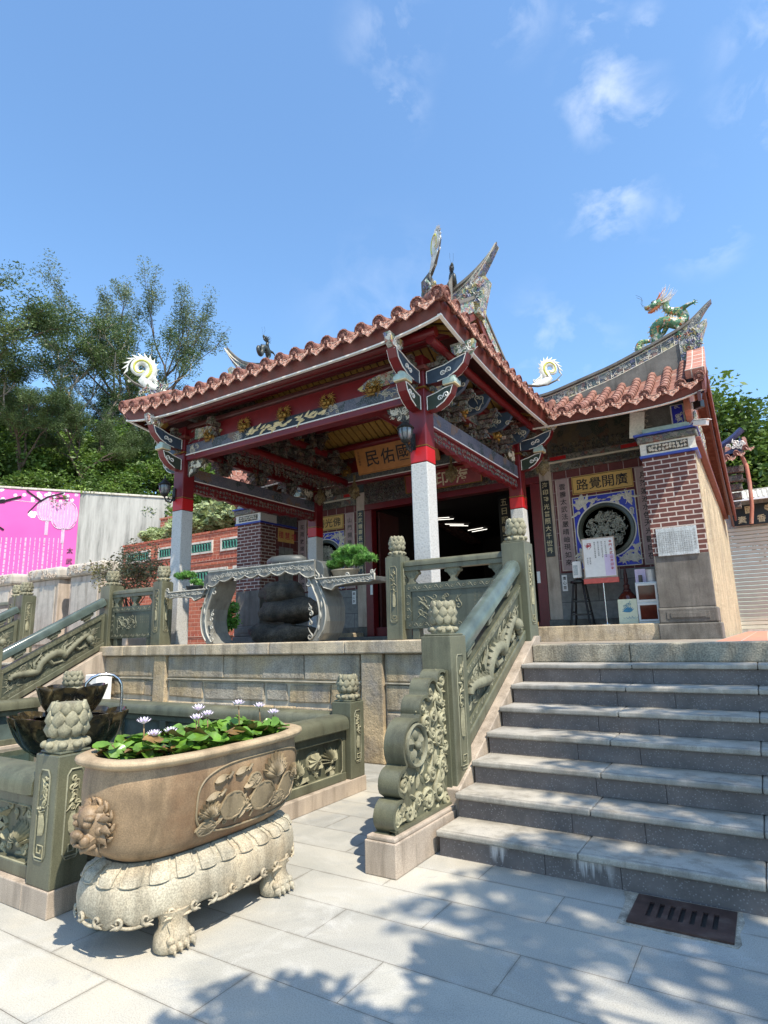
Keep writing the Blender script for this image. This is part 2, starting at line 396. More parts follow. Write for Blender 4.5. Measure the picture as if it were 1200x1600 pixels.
# clay roof tiles, weathered
m, t, b = newmat('tile', .75)
n = noise_(t, 7, 7, .72); r = ramp(t, [(.28, (.11,.065,.055)), (.42, (.18,.068,.048)), (.55, (.27,.115,.08)), (.68, (.36,.28,.235))]); t.links.new(n, r.inputs[0])
n2 = noise_(t, 28, 4, .6); c = mixc(t, mrange(t, n2, .52, .66, 0, .8), r.outputs[0], (.12,.085,.07)); t.links.new(c, b.inputs['Base Color'])
bump(t, b, n2, .4, .006); MATS['tile'] = m
m, t, b = newmat('tileface', .8)
n = noise_(t, 42, 4, .7, dist=.8); r = ramp(t, [(.42, (.09,.028,.022)), (.54, (.19,.06,.04)), (.64, (.36,.22,.17))]); t.links.new(n, r.inputs[0]); t.links.new(r.outputs[0], b.inputs['Base Color'])
bump(t, b, n, .7, .01); MATS['tileface'] = m
m, t, b = newmat('dripface', .8)
n = noise_(t, 48, 4, .7, dist=.8); r = ramp(t, [(.38, (.24,.07,.045)), (.50, (.42,.19,.13)), (.60, (.56,.44,.36))]); t.links.new(n, r.inputs[0]); t.links.new(r.outputs[0], b.inputs['Base Color'])
bump(t, b, n, .7, .01); MATS['dripface'] = m
# carved and painted timber: crisp little patches of gold, cream, green and red on a dark ground
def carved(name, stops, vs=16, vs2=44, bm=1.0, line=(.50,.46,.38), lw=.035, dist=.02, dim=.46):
    stops = [(p_, tuple(k*dim for k in c_)) for p_,c_ in stops]; line = tuple(k*dim for k in line)  # dim darkens the paint: shade under the roofs is put into its colour
    m, t, b = newmat(name, .55)
    wn = N(t, 'ShaderNodeTexNoise'); wn.inputs['Scale'].default_value = vs*.8; wn.inputs['Detail'].default_value = 3; t.links.new(pos(t), wn.inputs[0])
    add = N(t, 'ShaderNodeMix', data_type='RGBA', blend_type='ADD'); add.inputs[0].default_value = .16
    t.links.new(pos(t), add.inputs[6]); t.links.new(wn.outputs['Color'], add.inputs[7])
    v = N(t, 'ShaderNodeTexVoronoi', feature='DISTANCE_TO_EDGE'); v.inputs['Scale'].default_value = vs; t.links.new(add.outputs[2], v.inputs['Vector'])
    v2 = N(t, 'ShaderNodeTexVoronoi'); v2.inputs['Scale'].default_value = vs; t.links.new(add.outputs[2], v2.inputs['Vector'])
    s = N(t, 'ShaderNodeSeparateColor'); t.links.new(v2.outputs['Color'], s.inputs[0])
    r = ramp(t, stops, 'CONSTANT'); t.links.new(s.outputs[0], r.inputs[0])
    w = N(t, 'ShaderNodeTexWave'); w.inputs['Scale'].default_value = vs2*.35; w.inputs['Distortion'].default_value = 14; w.inputs['Detail'].default_value = 3; w.inputs['Detail Scale'].default_value = 2.2
    t.links.new(pos(t), w.inputs[0])
    c = mixc(t, mrange(t, w.outputs[1], .72, .86, 0, .85), r.outputs[0], line)
    c = mixc(t, mrange(t, v.outputs[0], lw, lw*.45), c, (.012,.010,.010)); t.links.new(c, b.inputs['Base Color'])
    h = math_(t, 'ADD', math_(t, 'MINIMUM', v.outputs[0], .2), math_(t, 'MULTIPLY', w.outputs[1], .12)); bump(t, b, h, bm, dist)
    MATS[name] = m; return m
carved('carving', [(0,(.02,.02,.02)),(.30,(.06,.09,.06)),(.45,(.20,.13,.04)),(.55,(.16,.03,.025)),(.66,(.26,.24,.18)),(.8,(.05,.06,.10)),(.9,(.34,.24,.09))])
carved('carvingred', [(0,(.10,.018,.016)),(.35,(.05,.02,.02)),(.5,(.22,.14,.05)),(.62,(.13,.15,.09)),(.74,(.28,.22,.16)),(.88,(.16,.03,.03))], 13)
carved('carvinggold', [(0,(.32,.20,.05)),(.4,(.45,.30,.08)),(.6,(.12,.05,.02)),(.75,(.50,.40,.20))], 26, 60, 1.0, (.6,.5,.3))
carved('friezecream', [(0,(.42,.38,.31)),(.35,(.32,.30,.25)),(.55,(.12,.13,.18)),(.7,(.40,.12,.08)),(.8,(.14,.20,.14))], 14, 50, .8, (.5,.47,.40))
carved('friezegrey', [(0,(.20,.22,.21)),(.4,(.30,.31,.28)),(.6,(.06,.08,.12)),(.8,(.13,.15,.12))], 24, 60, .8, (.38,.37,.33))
carved('landscape', [(0,(.17,.18,.25)),(.4,(.13,.15,.22)),(.6,(.22,.22,.27)),(.8,(.06,.09,.10)),(.9,(.32,.20,.13))], 5, 24, .1, (.28,.28,.34), .004)
carved('landwarm', [(0,(.19,.16,.10)),(.4,(.24,.19,.10)),(.55,(.05,.08,.06)),(.7,(.12,.14,.12)),(.88,(.20,.10,.06))], 6, 30, .15, (.26,.22,.14), .004)
carved('tilemosaic', [(0,(.10,.22,.15)),(.25,(.45,.44,.40)),(.45,(.30,.09,.06)),(.55,(.45,.38,.12)),(.7,(.08,.10,.25)),(.85,(.34,.33,.30))], 15, 50, 1.0, (.5,.48,.44), dim=.95)
carved('ridgeband', [(0,(.05,.06,.06)),(.35,(.10,.16,.14)),(.5,(.34,.31,.25)),(.62,(.22,.09,.06)),(.75,(.07,.08,.20)),(.88,(.42,.36,.16))], 12, 40, .6, (.42,.40,.36), dim=.9)
# streaked concrete
m, t, b = newmat('streaked', .9)
mpn = N(t, 'ShaderNodeMapping'); mpn.inputs['Scale'].default_value = (1, 1, .10); t.links.new(pos(t), mpn.inputs[0])
n = noise_(t, 2.4, 8, .7, mpn.outputs[0]); r = ramp(t, [(.34, (.12,.12,.115)), (.46, (.28,.275,.255)), (.60, (.40,.39,.365))]); t.links.new(n, r.inputs[0])
n2 = noise_(t, .5, 5); c = mixc(t, mrange(t, n2, .42, .62, 0, .35), r.outputs[0], (.42,.41,.385)); t.links.new(c, b.inputs['Base Color']); MATS['streaked'] = m
m, t, b = newmat('mural', .8)
n = noise_(t, .35, 3); r = ramp(t, [(.3, (.66,.115,.38)), (.7, (.60,.08,.33))]); t.links.new(n, r.inputs[0]); t.links.new(r.outputs[0], b.inputs['Base Color']); MATS['mural'] = m
# dark glazed stoneware and water
m, t, b = newmat('glaze', .10)
n = noise_(t, 7, 4, .6, dist=1.5); r = ramp(t, [(.35, (.010,.010,.009)), (.55, (.04,.03,.015)), (.7, (.12,.09,.045))]); t.links.new(n, r.inputs[0]); t.links.new(r.outputs[0], b.inputs['Base Color']); MATS['glaze'] = m
m, t, b = newmat('water', .03); b.inputs['Base Color'].default_value = (.015,.03,.022,1); b.inputs['Transmission Weight'].default_value = .0
bump(t, b, noise_(t, 9, 3), .15, .01); MATS['water'] = m
def leafmat(name, c1, c2, c3, sc=.6, trans=.25):
    m, t, b = newmat(name, .55)
    n = noise_(t, sc, 4, .6); r = ramp(t, [(.3, c1), (.52, c2), (.74, c3)]); t.links.new(n, r.inputs[0])
    oi = N(t, 'ShaderNodeTexNoise'); oi.inputs['Scale'].default_value = 14; t.links.new(pos(t), oi.inputs[0])
    rr = ramp(t, [(.35, (.65,.65,.65)), (.65, (1.35,1.35,1.25))]); t.links.new(oi.outputs[0], rr.inputs[0])
    c = mixc(t, 1, r.outputs[0], rr.outputs[0], 'MULTIPLY'); t.links.new(c, b.inputs['Base Color'])
    tr = N(t, 'ShaderNodeBsdfTranslucent'); t.links.new(c, tr.inputs[0]); ms = N(t, 'ShaderNodeMixShader'); ms.inputs[0].default_value = trans
    t.links.new(b.outputs[0], ms.inputs[1]); t.links.new(tr.outputs[0], ms.inputs[2])
    t.links.new(ms.outputs[0], t.nodes['Material Output'].inputs[0]); MATS[name] = m; return m
leafmat('leafpine', (.036,.066,.022), (.080,.125,.038), (.16,.21,.065), .5, .3)
leafmat('leafcas', (.08,.115,.065), (.13,.17,.09), (.20,.24,.12), .6, .35)
leafmat('leafbush', (.030,.065,.012), (.09,.16,.022), (.21,.31,.05), .9, .3)
plain('hillgreen', (.03,.05,.015), .9, 0, .5, 1.2)
m, t, b = newmat('dragonskin', .3)
v = N(t, 'ShaderNodeTexVoronoi'); v.inputs['Scale'].default_value = 22; t.links.new(pos(t), v.inputs[0]); sp_ = N(t, 'ShaderNodeSeparateColor'); t.links.new(v.outputs['Color'], sp_.inputs[0])
r = ramp(t, [(0,(.05,.14,.075)),(.35,(.08,.20,.10)),(.6,(.30,.30,.12)),(.72,(.45,.42,.34)),(.86,(.42,.14,.05))], 'CONSTANT'); t.links.new(sp_.outputs[0], r.inputs[0]); t.links.new(r.outputs[0], b.inputs['Base Color']); bump(t, b, v.outputs[0], .8, .01); MATS['dragonskin'] = m
m, t, b = newmat('crestwhite', .5)
n = noise_(t, 9, 4, .6); r = ramp(t, [(.35, (.42,.43,.38)), (.6, (.66,.65,.60))]); t.links.new(n, r.inputs[0]); t.links.new(r.outputs[0], b.inputs['Base Color']); MATS['crestwhite'] = m
leafmat('leafpale', (.20,.26,.09), (.34,.40,.20), (.50,.54,.36), 1.5)
leafmat('leafround', (.050,.100,.018), (.10,.17,.026), (.19,.26,.045), .35)
leafmat('leafred', (.12,.11,.055), (.22,.20,.10), (.30,.22,.14), 3)
leafmat('leafpineb', (.05,.16,.025), (.10,.26,.04), (.20,.36,.07), 9)
m, t, b = newmat('tubelight', .5); b.inputs['Emission Color'].default_value = (1,.95,.85,1); b.inputs['Emission Strength'].default_value = 1.3; MATS['tubelight'] = m
# stair riser streaks of lime
M = MATS
# ---------------------------------------------------------------- shape helpers
def spiral(c, r0, turns, ax1, ax2, n=22, ph=0, sgn=1, inner=.12):
    c, ax1, ax2 = Vector(c), Vector(ax1), Vector(ax2); out = []
    for i in range(n+1):
        k = i/n; a = ph + sgn*2*pi*turns*k; r = r0*(1-k*(1-inner)); out.append(c + ax1*(r*cos(a)) + ax2*(r*sin(a)))
    return out
def curl(mb, c, r, ax1, ax2, w, ph=0, sgn=1, turns=1.25, tail=1.0, n=16, k=5):
    pts = spiral(c, r, turns, ax1, ax2, n, ph, sgn)
    ax1, ax2 = Vector(ax1), Vector(ax2)
    d = (pts[0]-pts[1]).normalized(); o = (pts[0]-Vector(c)).normalized()
    pre = [pts[0] + d*r*tail*q + o*r*.35*tail*q*q for q in (1.0,.66,.33)]
    P = pre + pts
    mb.tube(P, [w*(.25+.75*min(1,i/4))*(1-.45*i/len(P)) for i in range(len(P))], k)
def leafblob(mb, c, l, w, ang, ax1, ax2, nrm, th):
    c, ax1, ax2, nrm = Vector(c), Vector(ax1), Vector(ax2), Vector(nrm)
    d = ax1*cos(ang)+ax2*sin(ang); s = ax2*cos(ang)-ax1*sin(ang); N_ = 6; vs = []; fs = []
    for i in range(N_+1):
        k = i/N_; q = w*sin(pi*min(1,k*1.02+.02))**.8*(1-.3*k); p = c + d*(l*k) + s*(.25*l*k*k)
        vs += [p - s*q/2, p + nrm*th*sin(pi*min(1,k+.12)), p + s*q/2]
    for i in range(N_):
        a = i*3; fs += [(a,a+1,a+4,a+3), (a+1,a+2,a+5,a+4)]
    # orient to nrm
    mb.add(vs, fs)
def scroll(mb, org, ax1, ax2, nrm, Wd, Ht, cell, w, rnd, leaves=True, k=5):
    """fill a Wd x Ht rectangle with carved curls and leaves standing on the face"""
    org, ax1, ax2, nrm = Vector(org), Vector(ax1), Vector(ax2), Vector(nrm)
    nx, ny = max(1, round(Wd/cell)), max(1, round(Ht/cell)); cx, cy = Wd/nx, Ht/ny
    for i in range(nx):
        for j in range(ny):
            a = (i+.5+rnd.uniform(-.14,.14))*cx; h = (j+.5+rnd.uniform(-.14,.14))*cy; r = min(cx,cy)*rnd.uniform(.30,.42)
            p = org + ax1*a + ax2*h + nrm*w*.4; sg = 1 if (i+j)%2 else -1
            curl(mb, p, r, ax1, ax2, w, rnd.uniform(0,6.28), sg, rnd.uniform(1.0,1.5), 1.0, 13, k)
            if leaves:
                for q in range(2):
                    an = rnd.uniform(0,6.28)
                    leafblob(mb, p+ax1*cos(an)*r*.75+ax2*sin(an)*r*.75, r*rnd.uniform(.7,1.1), r*.42, an+rnd.uniform(-.6,.6), ax1, ax2, nrm, w*.9)
def sline(a, b, n):
    return [a+(b-a)*i/n for i in range(n+1)]
def lotus(c, r, h, parent, name='lotus_finial', mat=None, n=9):
    """carved lotus bud: a collar of downturned petals, then rows of scale petals"""
    mb = MB(); x,y,z = c
    mb.lathe([(r*.95,0),(r*1.05,h*.05),(r*1.05,h*.12),(r*.9,h*.22),(r*.74,h*.26),(r*.74,h*.30),(r*.86,h*.42),(r*.93,h*.56),(r*.88,h*.78),(r*.76,h*.95),(r*.70,h*.99),(r*.1,h*.975)], c, 20)
    for row,(zz,rr,ph,hh,nn) in enumerate(((.46,1.0,0,.34,n),(.66,1.04,.5,.34,n),(.86,.90,0,.30,n))):
        for i in range(nn):
            a = 2*pi*(i+ph)/nn; wd = 2*pi*rr*r/nn*.50
            o = Vector((cos(a),sin(a),0)); s_ = Vector((-sin(a),cos(a),0)); up = Vector((0,0,1)); pc = Vector(c)+o*rr*r*.93+up*h*zz
            vs = []; fs = []; K = 8
            vs.append(pc + o*r*.26 - up*h*.02)
            for q in range(K):
                b_ = 2*pi*q/K; e = 1.0
                vs.append(pc + s_*wd*cos(b_)*.98*(1-.45*max(0,sin(b_))) + up*(hh*h*.52*sin(b_)) + o*(r*.05*(1 if sin(b_)>0 else .6)))
            for q in range(K):
                vs.append(pc + s_*wd*cos(b_)*0 + Vector((0,0,0)) + s_*wd*1.06*cos(2*pi*q/K)*(1-.45*max(0,sin(2*pi*q/K))) + up*(hh*h*.56*sin(2*pi*q/K)) - o*r*.12)
            for q in range(K):
                q2 = (q+1)%K; fs += [(0,1+q,1+q2), (1+q,1+K+q,1+K+q2,1+q2)]
            mb.add(vs, fs)
    for i in range(n):
        a = 2*pi*i/n; mb.ball((x+cos(a)*r*1.02, y+sin(a)*r*1.02, z+h*.14), r*.27, 7, 5, (1,1,.8))
    return mb.build(name, mat or M['lotusfin'], parent, smooth=45)
# ================================================================ SETTING
def structure(o): o['kind'] = 'structure'; return o
structure(MB().box(-160,160,-120,200,-.30,-.02).build('ground', M['concrete']))
g = MB(); g.add([(-24,-14,0),(14,-14,0),(14,6.36,0),(-24,6.36,0)], [(0,1,2,3)]); structure(g.build('paving', M['paving']))
g = MB(); g.box(-34,14,6.62,46,-.01,1.315); structure(g.build('terrace_floor', M['floor']))
g = MB(); g.add([(-.60,7.2,1.319),(12,7.2,1.319),(12,30,1.319),(-.60,30,1.319)], [(0,1,2,3)]); structure(g.build('tiled_path', M['floortile']))
# hillside behind the temple, on the left
rd = random.Random(3)
def hill(u, v):
    x = -60+90*u; y = 25+60*v
    return (x, y, 1.2 + 9*v**.8*min(1,max(0,(-x-2)/16)) + 1.3*noise.noise(Vector((x*.12,y*.12,0))))
structure(MB().grid(hill, 60, 40).build('hillside', M['hillgreen'], smooth=True))
def hill2(u, v):
    s_ = -30+52*u; o = 1.2+70*v*v; x = -32.15+.562*s_-.827*o; y = 14.54+.827*s_+.562*o
    return (x, y, 8.3 + .30*o**.95 + .8*noise.noise(Vector((x*.12,y*.12,3)))*min(1,o/8))
structure(MB().grid(hill2, 40, 36).build('slope', M['hillgreen'], smooth=True))

# ================================================================ STAIRS
TR = [3.98 + .325*k for k in range(7)] + [6.31]
def stair(x0, x1, label, joints, rj, seed):
    t = thing('stone_staircase', label, 'staircase', ((x0+x1)/2, 5.2, 0))
    r = random.Random(seed)
    for k in range(7):
        z = .170*(k+1); y0 = TR[k]; y1 = TR[k+1] + .06
        mb = MB(); xs = [x0] + [j + .012*k for j in joints] + [x1]
        for a,b in zip(xs, xs[1:]): mb.box(a+.0016, b-.0016, y0, y1, z-.042, z + r.uniform(-.0012,.0012))
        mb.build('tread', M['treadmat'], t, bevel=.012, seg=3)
        mb = MB(); xs = [x0+.012] + [j + .10*((k*7)%3-1) for j in rj] + [x1-.01]
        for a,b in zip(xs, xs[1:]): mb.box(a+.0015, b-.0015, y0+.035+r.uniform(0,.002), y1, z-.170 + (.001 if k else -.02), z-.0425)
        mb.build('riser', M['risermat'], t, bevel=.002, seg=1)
    mb = MB(); a = x0
    for b in [joints[0]-.0, joints[0]+2.2, x1]:
        if b > x1: b = x1
        if b-a > .05: mb.box(a+.002, b-.002, 6.31+r.uniform(0,.006), 6.72, 1.19, 1.366+r.uniform(-.002,.002))
        a = b
    mb.build('top_step', M['graniterough'], t, bevel=.014, seg=3)
    return t
# riser stone: dark flamed granite with pale flecks, lime runs on the lowest one
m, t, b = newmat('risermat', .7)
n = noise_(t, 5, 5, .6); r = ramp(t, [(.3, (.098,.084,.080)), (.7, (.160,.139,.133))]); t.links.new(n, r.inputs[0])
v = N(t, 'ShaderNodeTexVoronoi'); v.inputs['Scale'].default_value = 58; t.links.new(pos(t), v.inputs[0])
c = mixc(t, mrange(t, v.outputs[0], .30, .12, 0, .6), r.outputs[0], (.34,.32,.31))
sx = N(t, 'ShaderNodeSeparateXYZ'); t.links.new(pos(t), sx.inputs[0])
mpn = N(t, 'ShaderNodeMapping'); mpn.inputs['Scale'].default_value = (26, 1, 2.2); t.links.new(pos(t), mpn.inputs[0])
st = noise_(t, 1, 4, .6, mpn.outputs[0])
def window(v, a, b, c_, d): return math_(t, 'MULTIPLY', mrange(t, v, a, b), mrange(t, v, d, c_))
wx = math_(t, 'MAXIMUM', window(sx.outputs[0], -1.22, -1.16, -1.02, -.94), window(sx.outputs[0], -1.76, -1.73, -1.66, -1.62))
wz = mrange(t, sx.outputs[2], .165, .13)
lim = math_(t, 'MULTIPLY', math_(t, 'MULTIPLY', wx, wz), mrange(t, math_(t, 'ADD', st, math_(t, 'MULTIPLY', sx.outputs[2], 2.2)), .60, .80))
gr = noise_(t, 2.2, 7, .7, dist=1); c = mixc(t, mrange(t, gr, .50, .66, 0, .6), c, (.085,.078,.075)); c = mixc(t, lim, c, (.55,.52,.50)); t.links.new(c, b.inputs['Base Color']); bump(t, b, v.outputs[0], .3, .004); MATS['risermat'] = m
m = M['tread'].copy(); m.name = 'treadmat'; t = m.node_tree; b = t.nodes['Principled BSDF']; src = b.inputs['Base Color'].links[0].from_socket
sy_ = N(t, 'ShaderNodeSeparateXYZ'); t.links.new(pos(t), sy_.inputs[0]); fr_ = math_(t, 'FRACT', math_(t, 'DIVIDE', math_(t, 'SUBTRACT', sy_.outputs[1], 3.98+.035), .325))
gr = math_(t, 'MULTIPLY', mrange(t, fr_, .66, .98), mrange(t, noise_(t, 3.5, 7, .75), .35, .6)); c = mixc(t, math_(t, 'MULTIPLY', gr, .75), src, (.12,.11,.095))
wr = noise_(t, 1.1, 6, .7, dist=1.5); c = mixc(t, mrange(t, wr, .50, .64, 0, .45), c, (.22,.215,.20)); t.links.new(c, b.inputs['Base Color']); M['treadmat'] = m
stone('graniterough', (.33,.31,.26), .22, 7, .3, .85, .7, 70, (.24,.23,.20), 26, .012)
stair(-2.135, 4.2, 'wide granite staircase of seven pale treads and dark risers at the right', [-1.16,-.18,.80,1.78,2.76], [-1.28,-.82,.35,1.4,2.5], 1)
stair(-12.85, -10.06, 'far granite staircase between carved rails at the left edge', [-11.9,-10.95], [-11.5,-10.6], 2)

# ================================================================ RETAINING WALL
t = thing('retaining_wall', 'old rubble and granite block wall below the terrace balustrade', 'wall', (-6.2,6.5,0))
rw = random.Random(11); mb = MB(); x = -9.92
for b in [-9.2,-8.55,-7.4,-5.9,-4.6,-2.9,-2.44]:
    mb.box(x+.002, b-.002, 6.32+rw.uniform(-.006,.006), 6.72, 1.292, 1.452+rw.uniform(-.004,.004)); x = b
mb.build('coping', M['coping'], t, bevel=.018, seg=3)
MB().box(-9.86,-2.30,6.425,6.62,0,1.292).build('mortar', M['mortar'], t)
g1, g2, pil = MB(), MB(), MB()
for a,b in ((-8.41,-8.12),(-4.37,-4.05)): pil.box(a,b,6.35,6.43,0,1.292)
pil.build('pilaster', M['walltan'], t, bevel=.015)
for bay,(a,b) in enumerate(((-9.86,-8.43),(-8.10,-4.40),(-4.03,-2.32))):
    for row,(z0,z1) in enumerate((((0,.26),(.27,.595),(.605,.925),(.945,1.288)) if bay==2 else ((0,.30),(.318,.62),(.638,.918),(.948,1.288)))):
        x = a
        while x < b-.05:
            w = rw.uniform(.34,.85) if row < 3 else rw.uniform(.8,1.7)
            if bay == 2: w *= 1.5
            if b-(x+w) < .22: w = b-x
            if row < 3 and rw.random() < .10 and bay < 2:
                zm = z0+(z1-z0)*rw.uniform(.35,.65); parts = ((z0,zm-.008),(zm+.008,z1))
            else: parts = ((z0,z1),)
            for c0,c1 in parts:
                mbb = g2 if (rw.random() < (.62 if bay < 2 else .15) and not (row==3 and bay)) else g1
                j = lambda: rw.uniform(-.035,.035) if bay < 2 and row < 3 else rw.uniform(-.010,.010)
                y = 6.395 + rw.uniform(-.012,.012); p = [(x+.008+j(),c0+.006+abs(j())),(x+w-.008+j(),c0+.006+abs(j())),(x+w-.008+j(),c1-.004-abs(j())),(x+.008+j(),c1-.004-abs(j()))]
                p = [(min(b,max(a,q[0])),q[1]) for q in p]
                mbb.prism(p, 'xz', y, 6.45)
            x += w
    MB().box(a,b,6.372,6.43,.928,.942).build('ledge', M['mortar'], t)
g1.build('grey_stonework', M['wallgrey'], t, bevel=.016, seg=2); g2.build('tan_stonework', M['walltan'], t, bevel=.016, seg=2)

# ================================================================ CARVED STONE RAILS
def cpost(name, x0, x1, y0, y1, z0, z1, par, faces='x', seed=0, mat='green'):
    """square newel: bevelled shaft, sunk framed panel with carving on the chosen faces"""
    sh = MB(); sh.box(x0,x1,y0,y1,z0,z1); sh.box(x0+.015,x1-.015,y0+.015,y1-.015,z1,z1+.018)
    p = sh.build(name, M[mat], par, bevel=.008)
    r = random.Random(seed); w = .006
    for f in faces:
        if f == 'x': o,a1,nr,Wd = Vector((x1,y0,z0)),Vector((0,1,0)),Vector((1,0,0)),y1-y0
        elif f == 'y': o,a1,nr,Wd = Vector((x0,y0,z0)),Vector((1,0,0)),Vector((0,-1,0)),x1-x0
        cv = MB(); H = z1-z0; a2 = Vector((0,0,1)); m0,m1 = Wd*.28, Wd*.72; zt, zb = H*.88, H*.20
        loop = [o+nr*.002+a1*a+a2*h for a,h in ((m0,zb+.03),(m0+.02,zb),(m1-.02,zb),(m1,zb+.03),(m1,zt-.03),(m1-.02,zt),(m0+.02,zt),(m0,zt-.03))]
        cv.c = 1; cv.tube(loop+[loop[0]], w, 4); cv.c = 0
        cw = m1-m0
        vz = zb+H*.27
        # vase, then blossoms rising out of it, and a small fret below
        vs = [o+a1*(Wd/2+s*cw*.30*k)+a2*(vz-H*.08+H*.17*h)+nr*.004 for h,k in ((0,.6),(.15,.9),(.5,1.05),(.8,.7),(.9,.45),(1,.7)) for s in (-1,1)]
        mid = [o+a1*(Wd/2)+a2*(vz-H*.08+H*.17*h)+nr*.022 for h in (0,.15,.5,.8,.9,1)]
        for i in range(5):
            cv.add([vs[2*i],mid[i],mid[i+1],vs[2*i+2]],[(0,1,2,3)]); cv.add([mid[i],vs[2*i+1],vs[2*i+3],mid[i+1]],[(0,1,2,3)])
        for i in range(7):
            hh = vz+H*.11+(zt-vz-H*.16)*i/6.5; c_ = o+a1*(Wd/2+r.uniform(-.18,.18)*cw)+a2*hh+nr*.004
            curl(cv, c_, cw*.20, a1, a2, .008, r.uniform(0,6), r.choice((-1,1)), 1.1, 1.2, 9, 4)
            leafblob(cv, c_, cw*.42, cw*.22, r.uniform(0,6.28), a1, a2, nr, .012)
        fz = zb+H*.02; q = cw*.36
        fp = [(0,0),(1,0),(1,.9),(.25,.9),(.25,.35),(.7,.35),(.7,.62)]
        cv.tube([o+a1*(Wd/2-q+2*q*a)+a2*(fz+q*1.9*b_)+nr*.004 for a,b_ in fp], .005, 4)
        cv.build('carved_panel', [M['carve'],M['carvegrey']], p, smooth=60)
    return p
def dragon_relief(mb, org, a1, a2, nr, Wd, Ht, rnd, amp=.30, th=.030):
    """sinuous dragon in high relief with cloud curls round it"""
    org,a1,a2,nr = Vector(org),Vector(a1),Vector(a2),Vector(nr)
    P = []; R = []; n = 64
    for i in range(n+1):
        k = i/n; u = .06+.80*k - .035*sin(k*2*pi*3); v = .50+amp*sin(k*2*pi*2.4+.5)*(1-.2*k)
        P.append(org+a1*Wd*u+a2*Ht*v+nr*(th*.55)); R.append(th*(.25+.95*sin(pi*min(1,.12+k*.80))**.8))
    mb.tube(P, R, 8)
    for i in range(3, n-2, 2):
        d = (P[i+1]-P[i-1]).normalized(); s_ = nr.cross(d)
        for sg in (1,):
            q = P[i]+s_*R[i]*.9; mb.add([q-d*.010,q+d*.010,q+s_*R[i]*.9+d*.006,q+nr*R[i]*.8],[(0,1,2),(0,3,1),(1,3,2),(2,3,0)])
    h = P[-1]; d = (P[-1]-P[-4]).normalized()
    mb.ball(h+d*th*.7+nr*th*.3, th*1.35, 8, 6); mb.ball(h+d*th*2.2+nr*th*.3, th*.85, 7, 5); mb.ball(h+d*th*2.9+nr*th*.2, th*.45, 6, 4)
    s_ = nr.cross(d)
    for sg in (-1,1):
        mb.ball(h+d*th*1.4+s_*sg*th*.55+nr*th*1.1, th*.32, 6, 4)
        mb.tube([h+s_*sg*th*.7, h-d*th*1.3+s_*sg*th*1.6+nr*th*.4, h-d*th*2.8+s_*sg*th*1.5], [th*.3,th*.22,th*.04], 5)
        mb.tube([h+d*th*2.6, h+d*th*3.2+s_*sg*th*1.2, h+d*th*2.0+s_*sg*th*2.4, h+d*th*2.6+s_*sg*th*3.2], [th*.12]*4, 4)
    for kk,sg in ((18,1),(30,-1),(44,1),(52,-1)):
        d = (P[kk+1]-P[kk-1]).normalized(); s_ = nr.cross(d)*sg
        kn = P[kk]+s_*R[kk]*2.3+d*.02; ft = kn+s_*R[kk]*.8+d*R[kk]*2.2
        mb.tube([P[kk]+s_*R[kk]*.6, kn, ft], [R[kk]*.6,R[kk]*.45,R[kk]*.3], 6)
        for q in (-1,0,1): mb.tube([ft, ft+d*R[kk]*1.0+s_*q*R[kk]*.8], [R[kk]*.22,R[kk]*.05], 4)
    for i in range(int(Wd*Ht/.0052)):
        u,v = rnd.uniform(.04,.96), rnd.uniform(.08,.92)
        curl(mb, org+a1*Wd*u+a2*Ht*v+nr*.003, rnd.uniform(.022,.046), a1, a2, .0095, rnd.uniform(0,6), rnd.choice((-1,1)), 1.1, 1.6, 10, 4)
def handrail(mb, p0, p1, w, h):
    """rounded stone rail: a pillow-shaped section swept from p0 to p1 (points at the section's bottom centre)"""
    p0,p1 = Vector(p0),Vector(p1); d = (p1-p0).normalized(); s_ = d.cross(Vector((0,0,1))).normalized(); u = s_.cross(d)
    prof = [(-.36,0),(.36,0),(.5,.12)] + [(.5*cos(a)**.6 if cos(a)>0 else -.5*abs(cos(a))**.6, .38+.62*sin(a)**.8) for a in [pi*k/12 for k in range(13)]] + [(-.5,.12)]
    n = len(prof); vs = []; rings = [(0,.90),(.035,1.0),(None,1.0),(None,.90)]
    Lh = (p1-p0).length
    for i,tt in enumerate((0,.03,Lh-.03,Lh)):
        k = .90 if i in (0,3) else 1
        vs += [p0+d*tt+s_*a*w*k+u*((b*h-h*.4)*k+h*.4) for a,b in prof]
    fs = [(r*n+i, r*n+(i+1)%n, (r+1)*n+(i+1)%n, (r+1)*n+i) for r in range(3) for i in range(n)]
    fs += [tuple(range(n))[::-1], tuple(3*n+i for i in range(n))]
    mb.add(vs, fs)
def vase(mb, c, w, h, a1, nr, dp):
    """flat lotus-cup support between rail and panel"""
    c,a1,nr = Vector(c),Vector(a1),Vector(nr); z = Vector((0,0,1))
    pr = [(.55,0),(.62,.08),(.30,.20),(.26,.32),(.45,.45),(.62,.58),(.70,.66),(1.0,.72),(1.08,.82),(1.0,.92),(.85,1.0)]
    pts = [(w/2*a, h*b) for a,b in pr]+[(-w/2*a, h*b) for a,b in pr[::-1]]
    n = len(pts); vs = [c+a1*x+z*y-nr*dp/2 for x,y in pts]+[c+a1*x+z*y+nr*dp/2 for x,y in pts]
    fs = [(i,(i+1)%n,n+(i+1)%n,n+i) for i in range(n)]+[tuple(range(n))[::-1], tuple(range(n,2*n))]
    mb.add(vs, fs)
    for sg in (-1,1):
        for q in range(3): curl(mb, c+a1*sg*w*(.14+.12*q)+z*h*(.55+.1*q)+nr*dp*.5, w*.09, a1, z, .006, q, sg, 1, .8, 9, 4)
X0, X1 = -2.44, -2.165       # the stair rail stands between these, seen from its right
SL = .535
